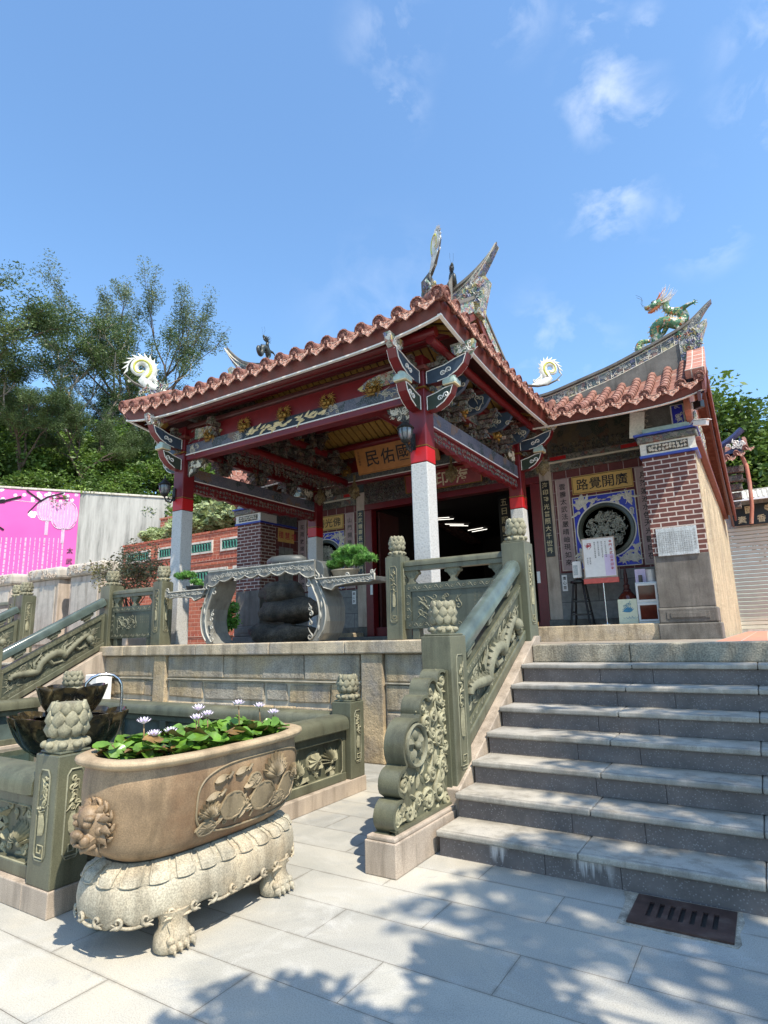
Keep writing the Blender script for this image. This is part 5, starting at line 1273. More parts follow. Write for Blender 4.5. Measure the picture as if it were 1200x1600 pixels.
# ---------------------------------------------------------------- porch roof
EX0,EX1,EY0,EY1 = -9.66,-2.98,6.33,11.22
def lift(u, k): return k*abs(u)**5
def zeF(x): return 5.66 + lift((x-(EX0+EX1)/2)/((EX1-EX0)/2), .17)
def zeS(y):
    v = (y-(EY0+EY1)/2)/((EY1-EY0)/2); return 5.565 + .265*((1-v)/2)**3.2 + .07*((1+v)/2)**4
def prof(d): return .36*d + .072*d*d
YR = (EY0+EY1)/2; GX = .62
def zfront(x, y):
    d = min(y-EY0, EY1-y); base = 5.66; e = (zeF(x)-base)*max(0,1-d/1.6); return base+e+prof(max(0,d))
def zside(y, d):
    e = zeS(y); k = min(1, d/GX); hip = 5.66+prof(d); return e+(hip-5.66)*.9+ (0)
def rtube(mb, P, r, n=8, step=.24):
    mb.c = 0
    """row of overlapping half-round tiles along P"""
    P = [V(p) for p in P]; Lh = [0]
    for a,b_ in zip(P, P[1:]): Lh.append(Lh[-1]+(b_-a).length)
    T = Lh[-1]; k = max(1, round(T/step)); pts = []; rr = []
    def at_(s):
        s = min(max(s,0),T)
        for i in range(len(P)-1):
            if s <= Lh[i+1]+1e-9: return P[i].lerp(P[i+1], (s-Lh[i])/max(1e-9,Lh[i+1]-Lh[i]))
        return P[-1]
    for i in range(k):
        pts += [at_(T*i/k+.001), at_(T*(i+1)/k-.001)]; rr += [r*1.06, r*.92]
    mb.tube(pts, rr, n)
def tile_end(fd, p, out, r):
    fd.c = 1
    """round end cap with a raised boss and rim"""
    out = V(out).normalized(); s_ = out.cross(Z_).normalized(); u = s_.cross(out); p = V(p)
    ring = lambda rr, o: [p+out*o+s_*rr*cos(a)+u*rr*sin(a) for a in [2*pi*k/12 for k in range(12)]]
    R_ = [ring(r*1.12,-.03),ring(r*1.16,.020),ring(r*.92,.030),ring(r*.84,.010),ring(r*.45,.012),ring(r*.30,.030)]
    vs = [q for g_ in R_ for q in g_]+[p+out*.034]; fs = [(j*12+k,j*12+(k+1)%12,(j+1)*12+(k+1)%12,(j+1)*12+k) for j in range(5) for k in range(12)]+[(60+k,60+(k+1)%12,72) for k in range(12)]
    fd.add(vs, fs)
def drip(fd, p, out, w, h):
    fd.c = 2
    """pendant drip tile: lobed plate hanging between two round tiles"""
    out = V(out).normalized(); s_ = out.cross(Z_).normalized(); p = V(p); dn = (-Z_+out*.25).normalized()
    pr = [(-.5,.0),(-.52,.32),(-.40,.55),(-.22,.70),(-.08,.92),(0,1.0),(.08,.92),(.22,.70),(.40,.55),(.52,.32),(.5,0),(.25,.16),(0,.22),(-.25,.16)]
    n_ = len(pr); A = [p+s_*w*a+dn*h*b_ for a,b_ in pr]; B = [q+out*.018 for q in A]; C_ = [p+out*.020+s_*w*a*.82+dn*(h*(.08+b_*.82)) for a,b_ in pr]; D_ = [q-out*.010 for q in C_]
    fs = [(i,(i+1)%n_,n_+(i+1)%n_,n_+i) for i in range(n_)]+[(n_+i,n_+(i+1)%n_,2*n_+(i+1)%n_,2*n_+i) for i in range(n_)]+[(2*n_+i,2*n_+(i+1)%n_,3*n_+(i+1)%n_,3*n_+i) for i in range(n_)]
    fs += [tuple(range(3*n_,4*n_)), tuple(range(n_))[::-1]]
    fd.add(A+B+C_+D_, fs)
    c = p+dn*h*.45+out*.022
    curl(fd, c+s_*w*.18, w*.10, s_, Z_, .006, 0, 1, 1.1, 1.2, 8, 4); curl(fd, c-s_*w*.18, w*.10, s_, Z_, .006, 3, -1, 1.1, 1.2, 8, 4)
roof = MB()
# field of the roof (under the round tiles)
nx = 44
roof.grid(lambda u,v: (lambda x: (x, EY0+(YR-EY0)*v, zfront(x, EY0+(YR-EY0)*v)-.03))(EX0+GX*v*(YR-EY0)/GX*0+ (EX1-EX0)*u if v < 0 else max(EX0+min(GX,(YR-EY0)*v), min(EX1-min(GX,(YR-EY0)*v), EX0+(EX1-EX0)*u))), nx, 12)
roof.grid(lambda u,v: (lambda x,y: (x, y, zfront(x, y)-.03))(max(EX0+min(GX,(EY1-YR)*v), min(EX1-min(GX,(EY1-YR)*v), EX0+(EX1-EX0)*u)), EY1-(EY1-YR)*v), nx, 12)
for sx in (-1,1):
    ex = EX1 if sx>0 else EX0
    roof.grid(lambda u,v: (lambda d: (ex-sx*d, max(EY0+d, min(EY1-d, EY0+(EY1-EY0)*u)), zside(EY0+(EY1-EY0)*u, d)-.03))(GX*v), 30, 4)
rf = roof.build('roof', M['tile'], porch, smooth=30)
tt_ = tf = MB()
n_t = 23; sp = (EX1-EX0-.10)/(n_t-1)
for i in range(n_t):
    x = EX0+.05+sp*i; din = min(x-EX0, EX1-x); y1 = EY0+din if din < GX else YR-.08
    P = [(x, EY0-.03+ (y1-EY0+.03)*k/10, zfront(x, max(EY0,EY0-.03+(y1-EY0+.03)*k/10))+.005) for k in range(11)]
    if y1-EY0 < .12: P = [(x,EY0-.03,zfront(x,EY0)+.005),(x,EY0+.14,zfront(x,EY0+.14)+.005)]
    rtube(tt_, P, .090); tile_end(tf, (x,EY0-.035,zfront(x,EY0)+.005), (0,-1,-.08), .090)
    rtube(tt_, [(p[0], EY1+EY0-p[1], p[2]) for p in P], .090); tile_end(tf, (x,EY1+.035,zfront(x,EY0)+.005), (0,1,-.08), .090)
    if i < n_t-1:
        xm = x+sp/2; drip(tf, (xm,EY0-.040,zfront(xm,EY0)-.012), (0,-1,0), .235, .175)
n_s = 17; sp2 = (EY1-EY0-.10)/(n_s-1)
for sx in (-1,1):
    ex = EX1 if sx>0 else EX0
    for i in range(n_s):
        y = EY0+.05+sp2*i; d1 = max(.14, min(GX+.05, y-EY0, EY1-y))
        P = [(ex+sx*.03-sx*(d1+.03)*k/5, y, zside(y, max(0,d1*k/5-.03))+.005) for k in range(6)]
        rtube(tt_, P, .090); tile_end(tf, (ex+sx*.035,y,zside(y,0)+.005), (sx,0,-.08), .090)
        if i < n_s-1: ym = y+sp2/2; drip(tf, (ex+sx*.040,ym,zside(ym,0)-.012), (sx,0,0), .235, .175)
tt_.build('roof_tiles', [M['tile'],M['tileface'],M['dripface']], rf, smooth=45)
# fascia boards and the white line under them
fa, wt = MB(), MB(); K = 40
def strip(mb, A, B, th_dir, th):
    n_ = len(A); vs = []
    for a,b_ in zip(A,B): a,b_ = V(a),V(b_); vs += [a, b_, b_+V(th_dir)*th, a+V(th_dir)*th]
    fs = [(i*4+k, i*4+(k+1)%4, (i+1)*4+(k+1)%4, (i+1)*4+k) for i in range(n_-1) for k in range(4)]+[(0,1,2,3),((n_-1)*4+3,(n_-1)*4+2,(n_-1)*4+1,(n_-1)*4)]
    mb.add(vs, fs)
xs = sline(EX0+.05, EX1-.05, K); ys = sline(EY0+.05, EY1-.05, K)
strip(fa, [(x,EY0+.07,zeF(x)-.245) for x in xs], [(x,EY0+.015,zeF(x)-.055) for x in xs], (0,1,0), .035)
strip(wt, [(x,EY0+.055,zeF(x)-.262) for x in xs], [(x,EY0+.055,zeF(x)-.240) for x in xs], (0,1,0), .05)
strip(fa, [(x,EY1-.07,zeF(x)-.245) for x in xs], [(x,EY1-.015,zeF(x)-.055) for x in xs], (0,-1,0), .035)
for sx in (-1,1):
    ex = EX1 if sx>0 else EX0
    strip(fa, [(ex-sx*.07,y,zeS(y)-.245) for y in ys], [(ex-sx*.015,y,zeS(y)-.055) for y in ys], (-sx,0,0), .035)
    strip(wt, [(ex-sx*.055,y,zeS(y)-.262) for y in ys], [(ex-sx*.055,y,zeS(y)-.240) for y in ys], (-sx,0,0), .05)
fs_ = fa.build('fascia', M['fascia'], porch); wt.build('white_line', M['trim'], fs_)
# soffit: maroon boarding with yellow rafters showing between
so_ = MB()
def under(x, y):
    d = min(y-EY0, EY1-y); ds = min(x-EX0, EX1-x)
    zf = zfront(x,y)-.14; zs = zside(y, max(0,ds))-.14 if ds < GX else 99
    return min(zf, zs) if ds < GX else zf
so_.grid(lambda u,v: (lambda x,y: (x,y,under(x,y)))(EX0+.06+(EX1-EX0-.12)*u, EY0+.06+(EY1-EY0-.12)*v), 60, 60)
so = so_.build('soffit', M['maroon'], porch, smooth=True)
ra = MB(); n_r = 34
for i in range(n_r):
    x = EX0+.72+(EX1-EX0-1.44)*i/(n_r-1)
    for y0,y1 in ((EY0+.09,YR-.02),(YR+.02,EY1-.09)):
        ysx = sline(y0,y1,8)
        for a,b_ in zip(ysx,ysx[1:]):
            ra.add([(x-.062,a,under(x,a)-.001),(x+.062,a,under(x,a)-.001),(x+.062,b_,under(x,b_)-.001),(x-.062,b_,under(x,b_)-.001),(x-.062,a,under(x,a)-.032),(x+.062,a,under(x,a)-.032),(x+.062,b_,under(x,b_)-.032),(x-.062,b_,under(x,b_)-.032)],
                   [(4,7,6,5),(0,4,5,1),(1,5,6,2),(2,6,7,3),(3,7,4,0)])
for sx in (-1,1):
    ex = EX1 if sx>0 else EX0
    for i in range(23):
        y = EY0+.15+(EY1-EY0-.3)*i/22; dmax = min(.72, y-EY0, EY1-y)
        q = [(ex-sx*.09, under(ex-sx*.09,y)-.002), (ex-sx*dmax, under(ex-sx*dmax,y)-.002)]
        a,b_ = q
        ra.add([(a[0],y-.06,a[1]),(b_[0],y-.06,b_[1]),(b_[0],y+.06,b_[1]),(a[0],y+.06,a[1]),(a[0],y-.06,a[1]-.03),(b_[0],y-.06,b_[1]-.03),(b_[0],y+.06,b_[1]-.03),(a[0],y+.06,a[1]-.03)], [(4,7,6,5),(0,4,5,1),(1,5,6,2),(2,6,7,3),(3,7,4,0)])
ra.build('rafters', M['yellow'], so)
# purlins
for y,zo in ((6.72,-.24),(7.15,-.26),(7.75,-.26),(8.35,-.27),(YR,-.28),(9.3,-.27),(9.9,-.26),(10.5,-.26)):
    mb = MB(); xe_ = .30 if y < 7.3 or y > 10.2 else .80; mb.tube([(EX0+xe_,y,under(-6,y)+zo+.12),(EX1-xe_,y,under(-6,y)+zo+.12)], .075, 12); mb.build('purlin', M['red'], porch, smooth=60)
for x in (EX0+.38, EX1-.38):
    mb = MB(); mb.tube([(x,EY0+.35,5.44),(x,EY1-.2,5.40)], .065, 12); mb.build('purlin', M['red'], porch, smooth=60)
# gables, hip ridges
for sx in (-1,1):
    ex = EX1 if sx>0 else EX0; gx = ex-sx*(GX+.03); mb = MB()
    yy = sline(EY0+GX-.1, EY1-GX+.1, 24); top = [(y, zfront(-6,y)-.02) for y in yy]; mb.prism([(yy[0],5.72)]+top+[(yy[-1],5.72)] if True else None, 'yz', gx-sx*.10, gx)
    mb.build('gable', M['friezecream'], porch)
    mb = MB(); bx = gx+sx*.14
    for a,b_ in zip(yy,yy[1:]):
        za,zb = zfront(-6,a)+.03, zfront(-6,b_)+.03
        mb.add([(bx,a,za),(bx,b_,zb),(bx,b_,zb-.22),(bx,a,za-.22),(bx-sx*.035,a,za),(bx-sx*.035,b_,zb),(bx-sx*.035,b_,zb-.22),(bx-sx*.035,a,za-.22)], [(0,1,2,3),(7,6,5,4),(0,4,5,1),(3,2,6,7)])
    mb.build('barge_board', M['brownred'], porch)
    rk = MB(); ry = sline(EY0+.50, EY1-.50, 24); rk_p = [(gx+sx*.06,y,zfront(-6,y)+.10) for y in ry]
    for (a,b_) in zip(rk_p,rk_p[1:]): rk.beam(a,b_,.20,.22)
    rk.build('rake_ridge', M['tilemosaic'], porch)
    cp = MB()
    for (a,b_) in zip(rk_p,rk_p[1:]): cp.beam(V(a)+Z_*.13,V(b_)+Z_*.13,.24,.05)
    cp.build('rake_coping', M['greystone'], porch)
    for sy in (-1,1):
        ey = EY1 if sy>0 else EY0
        P = [V((ex-sx*q, ey-sy*q, (5.83 if sy<0 else 5.70)+.03+.55*q*.9+.0)) for q in (.02,.15,.3,.45,.62)]
        rtube_mb = MB(); rtube(rtube_mb, P, .085); rtube_mb.build('hip_tiles', M['tile'], porch, smooth=50)
        cv = MB()
        for q in range(10):
            p = P[1]+(P[4]-P[1])*rp.random()+V((rp.uniform(-.06,.06),rp.uniform(-.06,.06),.12+rp.uniform(-.02,.10))); curl(cv, p, .05, V((sx,sy,0)).normalized(), Z_, .018, rp.uniform(0,6), rp.choice((-1,1)), 1.2, 1.4, 12, 6); leafblob(cv, p, .14, .07, rp.uniform(0,3), V((sx,sy,0)).normalized(), Z_, V((sy,-sx,0)).normalized(), .03)
        cv.build('hip_flowers', M['tilemosaic'], porch, smooth=60)
# main ridge with swallow tails
def swallow(xc, half, y, zlow, rise, tipx, band, th, name_par, mats, wexp=3.2, fall=.0, left=True, right=True, n_=64):
    """ridge wall following a sagging curve, drawn out into points at the ends"""
    x0 = xc-tipx if left else xc-half; x1 = xc+tipx if right else xc+half
    zt = lambda x: zlow+rise*abs((x-xc)/tipx)**wexp
    def hgt(x):
        a = abs(x-xc); return band if a < half else band*max(.03,(1-(a-half)/max(1e-6,tipx-half)))**.8
    xs_ = sline(x0,x1,n_); mb = MB(); A = [(x,zt(x)) for x in xs_]; B = [(x,zt(x)-hgt(x)) for x in xs_]
    mb.prism(B+A[::-1], 'xz', y-th/2, y+th/2); o = mb.build('ridge', M[mats[0]], name_par)
    cp = MB()
    for (x,z),(x2,z2) in zip(A,A[1:]):
        k = lambda q: max(.08, min(1,(tipx-abs(q-xc))/(tipx-half+.01)*.9+.08)) if abs(q-xc)>half else 1
        w1,w2 = th*.85*k(x), th*.85*k(x2)
        cp.add([(x,y-w1,z),(x2,y-w2,z2),(x2,y+w2,z2),(x,y+w1,z),(x,y-w1,z+.055),(x2,y-w2,z2+.055),(x2,y+w2,z2+.055),(x,y+w1,z+.055)], [(0,1,5,4),(1,2,6,5),(2,3,7,6),(3,0,4,7),(4,5,6,7),(3,2,1,0)])
    cp.build('coping', M['greystone'], o)
    wl_ = MB()
    for f in (.06,.50):
        for sg in (-1,1): wl_.tube([(x,y+sg*th*.5,zt(x)-hgt(x)*f-.01) for x in xs_], .008, 4)
    wl_.build('white_line', M['cream'], o)
    return zt
zt_p = swallow(-6.32, 2.55, YR, 7.12, .90, 3.27, .34, .16, porch, ['ridgeband'], 4.6)
for sx in (-1,1):      # carved green, cream and red shoulder under each tail
    xb = -6.32+sx*2.66; mb = MB()
    q = [(xb-sx*.05,6.80),(xb+sx*.26,6.80),(xb+sx*.30,7.0),(xb+sx*.36,7.2),(xb+sx*.42,7.42),(xb+sx*.30,7.45),(xb-sx*.05,7.18)]
    mb.prism(q if sx>0 else q[::-1], 'xz', YR-.14, YR+.14); o = mb.build('ridge_shoulder', M['tilemosaic'], porch)
    cv = MB()
    for k in range(26): 
        p = (xb+sx*rp.uniform(0,.32), YR-.15, rp.uniform(6.85,7.32)); curl(cv, p, .05, X_, Z_, .014, rp.uniform(0,6), rp.choice((-1,1)), 1.2, 1.5, 12, 5); leafblob(cv, p, .12, .05, rp.uniform(0,6), X_, Z_, V((0,-1,0)), .03)
    cv.build('flower_curls', M['tilemosaic'], o, smooth=60)
# scroll crest standing on the end of each rake ridge
def crest(base, d, s, label, grp):
    base = V(base); d = V(d).normalized(); nr = V((d.y,-d.x,0)); t = thing('scroll_crest', label, 'roof ornament', base, grp)
    def P(a,z,o=0): return base+d*a*s+Z_*z*s+nr*o
    mb = MB(); body_ = []
    pts = []
    for i in range(30): k = i/29; a = radians(250-400*k); rr = .37-.27*k; pts.append((.30+rr*cos(a)*.95, .62+rr*sin(a)))
    P0 = [(-.55,-.10),(-.25,-.04),(.05,.06)]+pts
    R_ = [.03,.10,.17]+[.195-.125*(i/29) for i in range(30)]
    mb.tube([P(a,z) for a,z in P0], [q*s for q in R_], 8, flat=nr); o = mb.build('scroll', M['crestwhite'], t, smooth=60)
    mb = MB(); mb.tube([P(a,z,0) for a,z in P0[4:]], [q*s*.60 for q in R_[4:]], 6, flat=None); mb.build('yellow_core', M['yelcore'], o, smooth=60)
    mb = MB()
    for i in range(12):
        a = radians(215-20*i); tipa = a-.34; e = (.30+.56*cos(tipa), .62+.56*sin(tipa)); w0 = a+.26; w1 = a-.16
        A = P(.30+.38*cos(w0),.62+.38*sin(w0)); B = P(.30+.38*cos(w1),.62+.38*sin(w1)); T = P(*e)
        mb.add([A-nr*.03*s,B-nr*.03*s,B+nr*.03*s,A+nr*.03*s,T],[(0,1,4),(1,2,4),(2,3,4),(3,0,4),(3,2,1,0)])
    for k in range(3): mb.tube([P(-.35-.05*k,-.04+.04*k),P(-.15,.12+.07*k),P(-.10+.02*k,.32+.08*k),P(-.18,.50+.09*k)], [.02*s,.05*s,.04*s,.006*s], 6)
    curl(mb, P(-.42,.08), .10*s, d, Z_, .03*s, 0, -1, 1.1, .8, 14, 6); curl(mb, P(.62,.20), .06*s, d, Z_, .025*s, 2, 1, 1.1, .8, 12, 6)
    mb.build('flames', M['crestwhite'], o, smooth=60)
    mb = MB(); mb.tube([P(-.75,-.14),P(-.3,-.13),P(.15,-.02),P(.50,.16),P(.80,.45)], [.05*s,.05*s,.05*s,.035*s,.012*s], 6); mb.build('curved_base', M['greystone'], o, smooth=60)
    return t
plain('yelcore', (.50,.48,.10), .5)
CR = .43
gxr = EX1-GX+.03
c0 = crest((-3.27,6.74,6.56), (1,-1,0), CR, 'scroll crest above the front right corner of the porch roof, seen edge-on', 'scroll crests on the porch roof')
for (x,y,rz,lb__) in ((-9.45,6.74,-pi/2,'white and yellow scroll crest above the front left corner of the porch roof'),(-3.05,10.95,pi/2,'white and yellow scroll crest between the porch roof and the right wing roof'),(-9.45,10.95,pi,'scroll crest on the hidden back left corner of the porch roof')):
    q = dup(c0, (x,y,6.30 if y<8 else 6.26), rz, label=lb__)
    if rz == -pi/2: q.scale = (1.45,)*3
    if rz == pi/2: q.scale = (1.16,)*3
bpy.data.objects.remove(q) if False else None
# pointed niche with a porcelain figure at the foot of each front rake ridge
for sx,lab in ((1,'small white seated figure in the pointed niche above the right corner of the porch'),):
    c = V((-3.27 if sx>0 else -9.38, 6.86, 6.02)); d = V((sx,-1,0)).normalized(); s_ = V((-d.y,d.x,0)); mb = MB()
    def Q(a,z,o): return c+s_*a+Z_*z+d*o
    for sg in (-1,1): mb.add([Q(sg*.15,-.05,.10),Q(sg*.17,.42,.10),Q(sg*.11,.30,.10),Q(sg*.11,-.05,.10),Q(sg*.19,-.05,-.22),Q(sg*.19,.46,-.22),Q(sg*.11,.30,-.22),Q(sg*.11,-.05,-.22)], [(0,1,2,3),(7,6,5,4),(0,4,5,1),(1,5,6,2),(2,6,7,3)])
    mb.add([Q(-.12,-.05,.0),Q(.12,-.05,.0),Q(.12,.30,.0),Q(-.12,.30,.0),Q(-.12,-.05,-.22),Q(.12,-.05,-.22),Q(.12,.30,-.22),Q(-.12,.30,-.22)], [(0,1,2,3),(3,2,6,7),(7,6,5,4)])
    mb.box(c.x-.13,c.x+.13,c.y-.13,c.y+.13,c.z-.20,c.z-.04)
    o = mb.build('niche', M['greystone'], porch)
    f = MB(); b_ = c+d*.06; f.lathe([(.07,0),(.085,.03),(.06,.09),(.05,.15),(.06,.18),(.02,.20)], b_-Z_*.04, 12); f.ball(b_+Z_*.195, .030, 8, 6); f.ball(b_+Z_*.228, .018, 7, 5)
    for sg in (-1,1): f.tube([b_+s_*sg*.05+Z_*.13, b_+s_*sg*.075+Z_*.08+d*.03, b_+s_*sg*.02+Z_*.06+d*.06], [.02,.018,.012], 6)
    ff = f.build('roof_figure', M['stelewhite'], smooth=60); tag(ff, lab, 'figurine')
# ---------------------------------------------------------------- under the porch: stacked carved bracket sets
def dougong(c, d, tiers, par, w=.42):
    """stack of blocks and carved arms reaching out along d"""
    c = V(c); d = V(d).normalized(); s_ = V((-d.y,d.x,0)); an = math.atan2(d.y,d.x); mb = MB(); cu = MB()
    for k in range(tiers):
        z = k*.17; r_ = .14+.11*k
        mb.obox(c+Z_*z, (r_*2,.075,.075), (0,0,an)); mb.obox(c+Z_*z, (.075,w*(.55+.22*k),.075), (0,0,an))
        for p in (c+d*r_, c-d*r_, c+s_*w*(.27+.11*k), c-s_*w*(.27+.11*k), c): mb.obox(p+Z_*(z+.07), (.105,.105,.06), (0,0,an))
        for sg in (-1,1):
            e = c+d*sg*r_+Z_*(z-.01); curl(cu, e+d*sg*.05, .045, d*sg, Z_, .020, 0, 1, 1.1, 1.2, 12, 6)
            e = c+s_*sg*w*(.27+.11*k)+Z_*z; curl(cu, e+s_*sg*.04, .038, s_*sg, Z_, .016, 0, 1, 1.1, 1.2, 12, 6)
            for q in range(3): leafblob(cu, c+d*sg*rp.uniform(0,r_)+Z_*(z+rp.uniform(-.03,.04))+s_*.04, .10, .04, rp.uniform(0,6), d, Z_, s_, .03)
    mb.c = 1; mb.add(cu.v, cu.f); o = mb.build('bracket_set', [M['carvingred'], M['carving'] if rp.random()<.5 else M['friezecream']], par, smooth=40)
for x in (-7.9,-6.32,-4.75):
    if x > -7: continue
    dougong((x,YF+.02,5.14), (0,1,0), 2, porch)
    dougong((x,YB,5.28), (0,-1,0), 2, porch)
for y in (8.1,9.1,10.1):
    dougong((XR,y,4.78), (1,0,0), 3, porch); dougong((XL,y,4.78), (-1,0,0), 3, porch)
for x in (XR,XL):
    for y in (YF,YB): dougong((x,y,4.95), (1,0,0) if x==XR else (-1,0,0), 3, porch, .55)
for y in (7.75,8.6,9.6,10.5):      # carved brackets reaching out under the side eaves, with white-edged scrolls
    for x,sx in ((XR,1),(XL,-1)):
        mb = MB(); nrm = V((0,-1,0)); pr = [(.05,5.0),(.30,5.02),(.42,5.10),(.50,5.22),(.44,5.30),(.05,5.30)]; q = [V((x+sx*a,y-.04,z)) for a,z in pr]; q2 = [p+V((0,.08,0)) for p in q]; n_ = len(q)
        mb.add(q+q2, [tuple(range(n_)),tuple(range(n_,2*n_))[::-1]]+[(i,(i+1)%n_,n_+(i+1)%n_,n_+i) for i in range(n_)]); mb.c = 1
        for k in range(5): curl(mb, (x+sx*rp.uniform(.12,.44),y-.045,rp.uniform(5.06,5.26)), .045, X_*sx, Z_, .012, rp.uniform(0,6), rp.choice((-1,1)), 1.2, 1.5, 12, 5)
        mb.build('side_bracket', [M['navy'],M['creamdim']], porch, smooth=40)
for x,sx in ((XR,1),(XL,-1)):
    mb = MB(); mb.box(x+sx*.048,x+sx*.054,YF+.28,YF+3.62,4.985,5.155); scroll(mb, (x+sx*.055,YF+.3,4.99), Y_, Z_, V((sx,0,0)), 3.3, .16, .10, .012, rp, True, 4); mb.build('frieze_carving', M['friezecream'], porch, smooth=60)
for y,zz in ((YF+.10,5.12),):
    mb = MB(); mb.box(XL+.29,XR-.35,y+.002,y+.02,zz,zz+.2); scroll(mb, (XL+.3,y-.0,zz), X_, Z_, V((0,-1,0)), 4.4, .20, .13, .015, rp, True, 4); mb.build('frieze_carving', M['carvingred'], porch, smooth=60)
# inner frames: beams from front to back with queen posts
for x in (-7.9,-4.75):
    mb = MB(); mb.tube([(x,YF+.1,5.02),(x,YB-.1,5.02)], .11, 12); b1 = mb.build('tie_beam', M['red'], porch, smooth=60)
    mb = MB(); mb.tube([(x,YF+.85,5.55),(x,YB-.85,5.55)], .09, 12); mb.build('upper_tie_beam', M['red'], porch, smooth=60)
    if x > -7: continue
    for y in (7.9,8.7,9.5,10.3): dougong((x,y,5.16), (0,1,0), 3, porch, .5)
    for y in (8.3,9.1,9.9): dougong((x,y,5.60), (1,0,0), 3, porch, .5)
    cv = MB()
    for sg in (-1,1): scroll(cv, (x+sg*.09,YF+.2,4.74), Y_, Z_, V((sg,0,0)), 3.5, .22, .11, .012, rp, True, 4)
    cv.build('hanging_carving', M['carving'], b1, smooth=60)
# hanging flower-basket pendants
for x,y,z in ((XR-.30,YB-.2,4.66),(-5.1,YB-.2,4.66),(-7.55,YB-.2,4.66),(XL+.30,YB-.2,4.66),(-3.35,11.35,4.62)):
    mb = MB(); mb.lathe([(.02,.30),(.05,.28),(.06,.2),(.11,.15),(.13,.08),(.10,.0),(.05,-.06),(.01,-.10)], (x,y,z), 10, mod=lambda k,a: 1+.12*cos(5*a))
    for k in range(22):
        a = rp.uniform(0,6.28); h = rp.uniform(-.03,.18); leafblob(mb, (x+.10*cos(a),y+.10*sin(a),z+h), .08, .04, rp.uniform(0,6), V((-sin(a),cos(a),0)), Z_, V((cos(a),sin(a),0)), .03)
    mb.tube([(x,y,z+.28),(x,y,z+.48)], .03, 6)
    mb.build('flower_pendant', M['carvinggold'], porch, smooth=60)
# signboards
def board(c, w, h, tilt, matn, chars, ch, chmat, label, frame='brownred', small=None):
    """lacquered plaque leaning forward from its top"""
    c = V(c); u = V((0,-sin(tilt),cos(tilt))); nr = V((0,-cos(tilt),-sin(tilt))); P = lambda a,b_,o=0: c+X_*a+u*b_+nr*o; mb = MB()
    A = [P(-w/2,-h/2),P(w/2,-h/2),P(w/2,h/2),P(-w/2,h/2)]; B = [p-nr*.05 for p in A]; mb.add(A+B, [(0,1,2,3),(7,6,5,4),(1,0,4,5),(2,1,5,6),(3,2,6,7),(0,3,7,4)])
    o = tag(mb.build('signboard', M[matn], loc=c), label, 'signboard')
    fr = MB()
    for a,b_ in ((A[0],A[1]),(A[1],A[2]),(A[2],A[3]),(A[3],A[0])): fr.tube([a,b_], .014, 6)
    fr.build('frame', M[frame], o)
    tx = MB(); n_ = len(chars)
    for i,cx_ in enumerate(chars):
        a0 = w*.40*(1-2*(i+.5)/n_)*.98 - (.04 if small else 0)+ (.04 if small else 0)
        tx.text(cx_, ch, lambda a,b_,a0=a0: P(a0+a,b_,.004), bold=.012)
    tx.build('lettering', M[chmat], o)
    if small:
        tx = MB()
        for q,col_ in enumerate(small):
            for k,cx_ in enumerate(col_): tx.text(cx_, h*.085, lambda a,b_,q=q,k=k: P((-w/2+.08 if q else w/2-.07)+a, h*.30-k*h*.11+b_, .004))
        tx.build('small_lettering', M[chmat], o)
    return o
board((-6.36,10.72,5.40), 2.05, .62, .32, 'plaque', '護國佑民', .34, 'ink', 'orange wooden signboard with black characters hanging in the porch', 'plaque', ('民國戊午年','太武山重修'))
board((-6.22,12.66,5.22), 2.05, .44, .15, 'redplaque', '海印寺', .34, 'goldpaint', 'dark red signboard with gold characters above the temple door', 'gold')
# wall lanterns on the two front columns
def lantern(x, y, z, label):
    t = thing('wall_lantern', label, 'lantern', (x,y,z), 'lanterns on the front columns'); p = V((x,y,z)); o = p+V((-.0,-.22,0)); n_ = 8
    mb = MB(); mb.obox(p+V((0,-.012,.0)), (.07,.024,.24)); mb.tube([p+V((0,-.02,-.04)),p+V((0,-.08,-.16)),p+V((0,-.18,-.15)),o+V((0,0,-.07))], [.016,.014,.014,.014], 7)
    for k in range(3): curl(mb, p+V((0,-.07-.03*k,-.05-.04*k)), .035, Y_, Z_, .009, k, 1, 1.2, 1, 12, 5)
    mb.build('bracket', M['iron'], t, smooth=50)
    mb = MB(); mb.lathe([(.03,-.07),(.06,-.05),(.072,-.035),(.05,-.02)], o, 8); 
    mb.lathe([(.11,.135),(.125,.145),(.10,.17),(.065,.20),(.045,.225),(.03,.235),(.035,.25),(.012,.275),(.010,.33)], o, 12)
    for k in range(8): a = 2*pi*k/8; mb.tube([o+V((cos(a)*.052,sin(a)*.052,-.03)),o+V((cos(a)*.098,sin(a)*.098,.05)),o+V((cos(a)*.104,sin(a)*.104,.14))], .0065, 5)
    mb.build('frame', M['iron'], t, smooth=40)
    mb = MB(); mb.lathe([(.045,-.03),(.075,.0),(.092,.05),(.097,.10),(.095,.135)], o, 16); mb.build('glass', M['glassbulb'], t, smooth=60)
    return t
L0 = lantern(-3.86,7.02,4.16, 'black iron lantern on the right front column of the porch')
dup(L0, (-8.94,7.02,4.16), label='black iron lantern on the left front column, against the trees')
# ================================================================ TEMPLE HALL
HC = -6.27; YP = 11.44; YW = 12.90
hall = thing('temple_hall', 'brick and stone temple hall behind the porch, with blue tiled round windows', 'temple', (HC,14,FZ))
rh = random.Random(23)
mir = lambda x: 2*HC-x
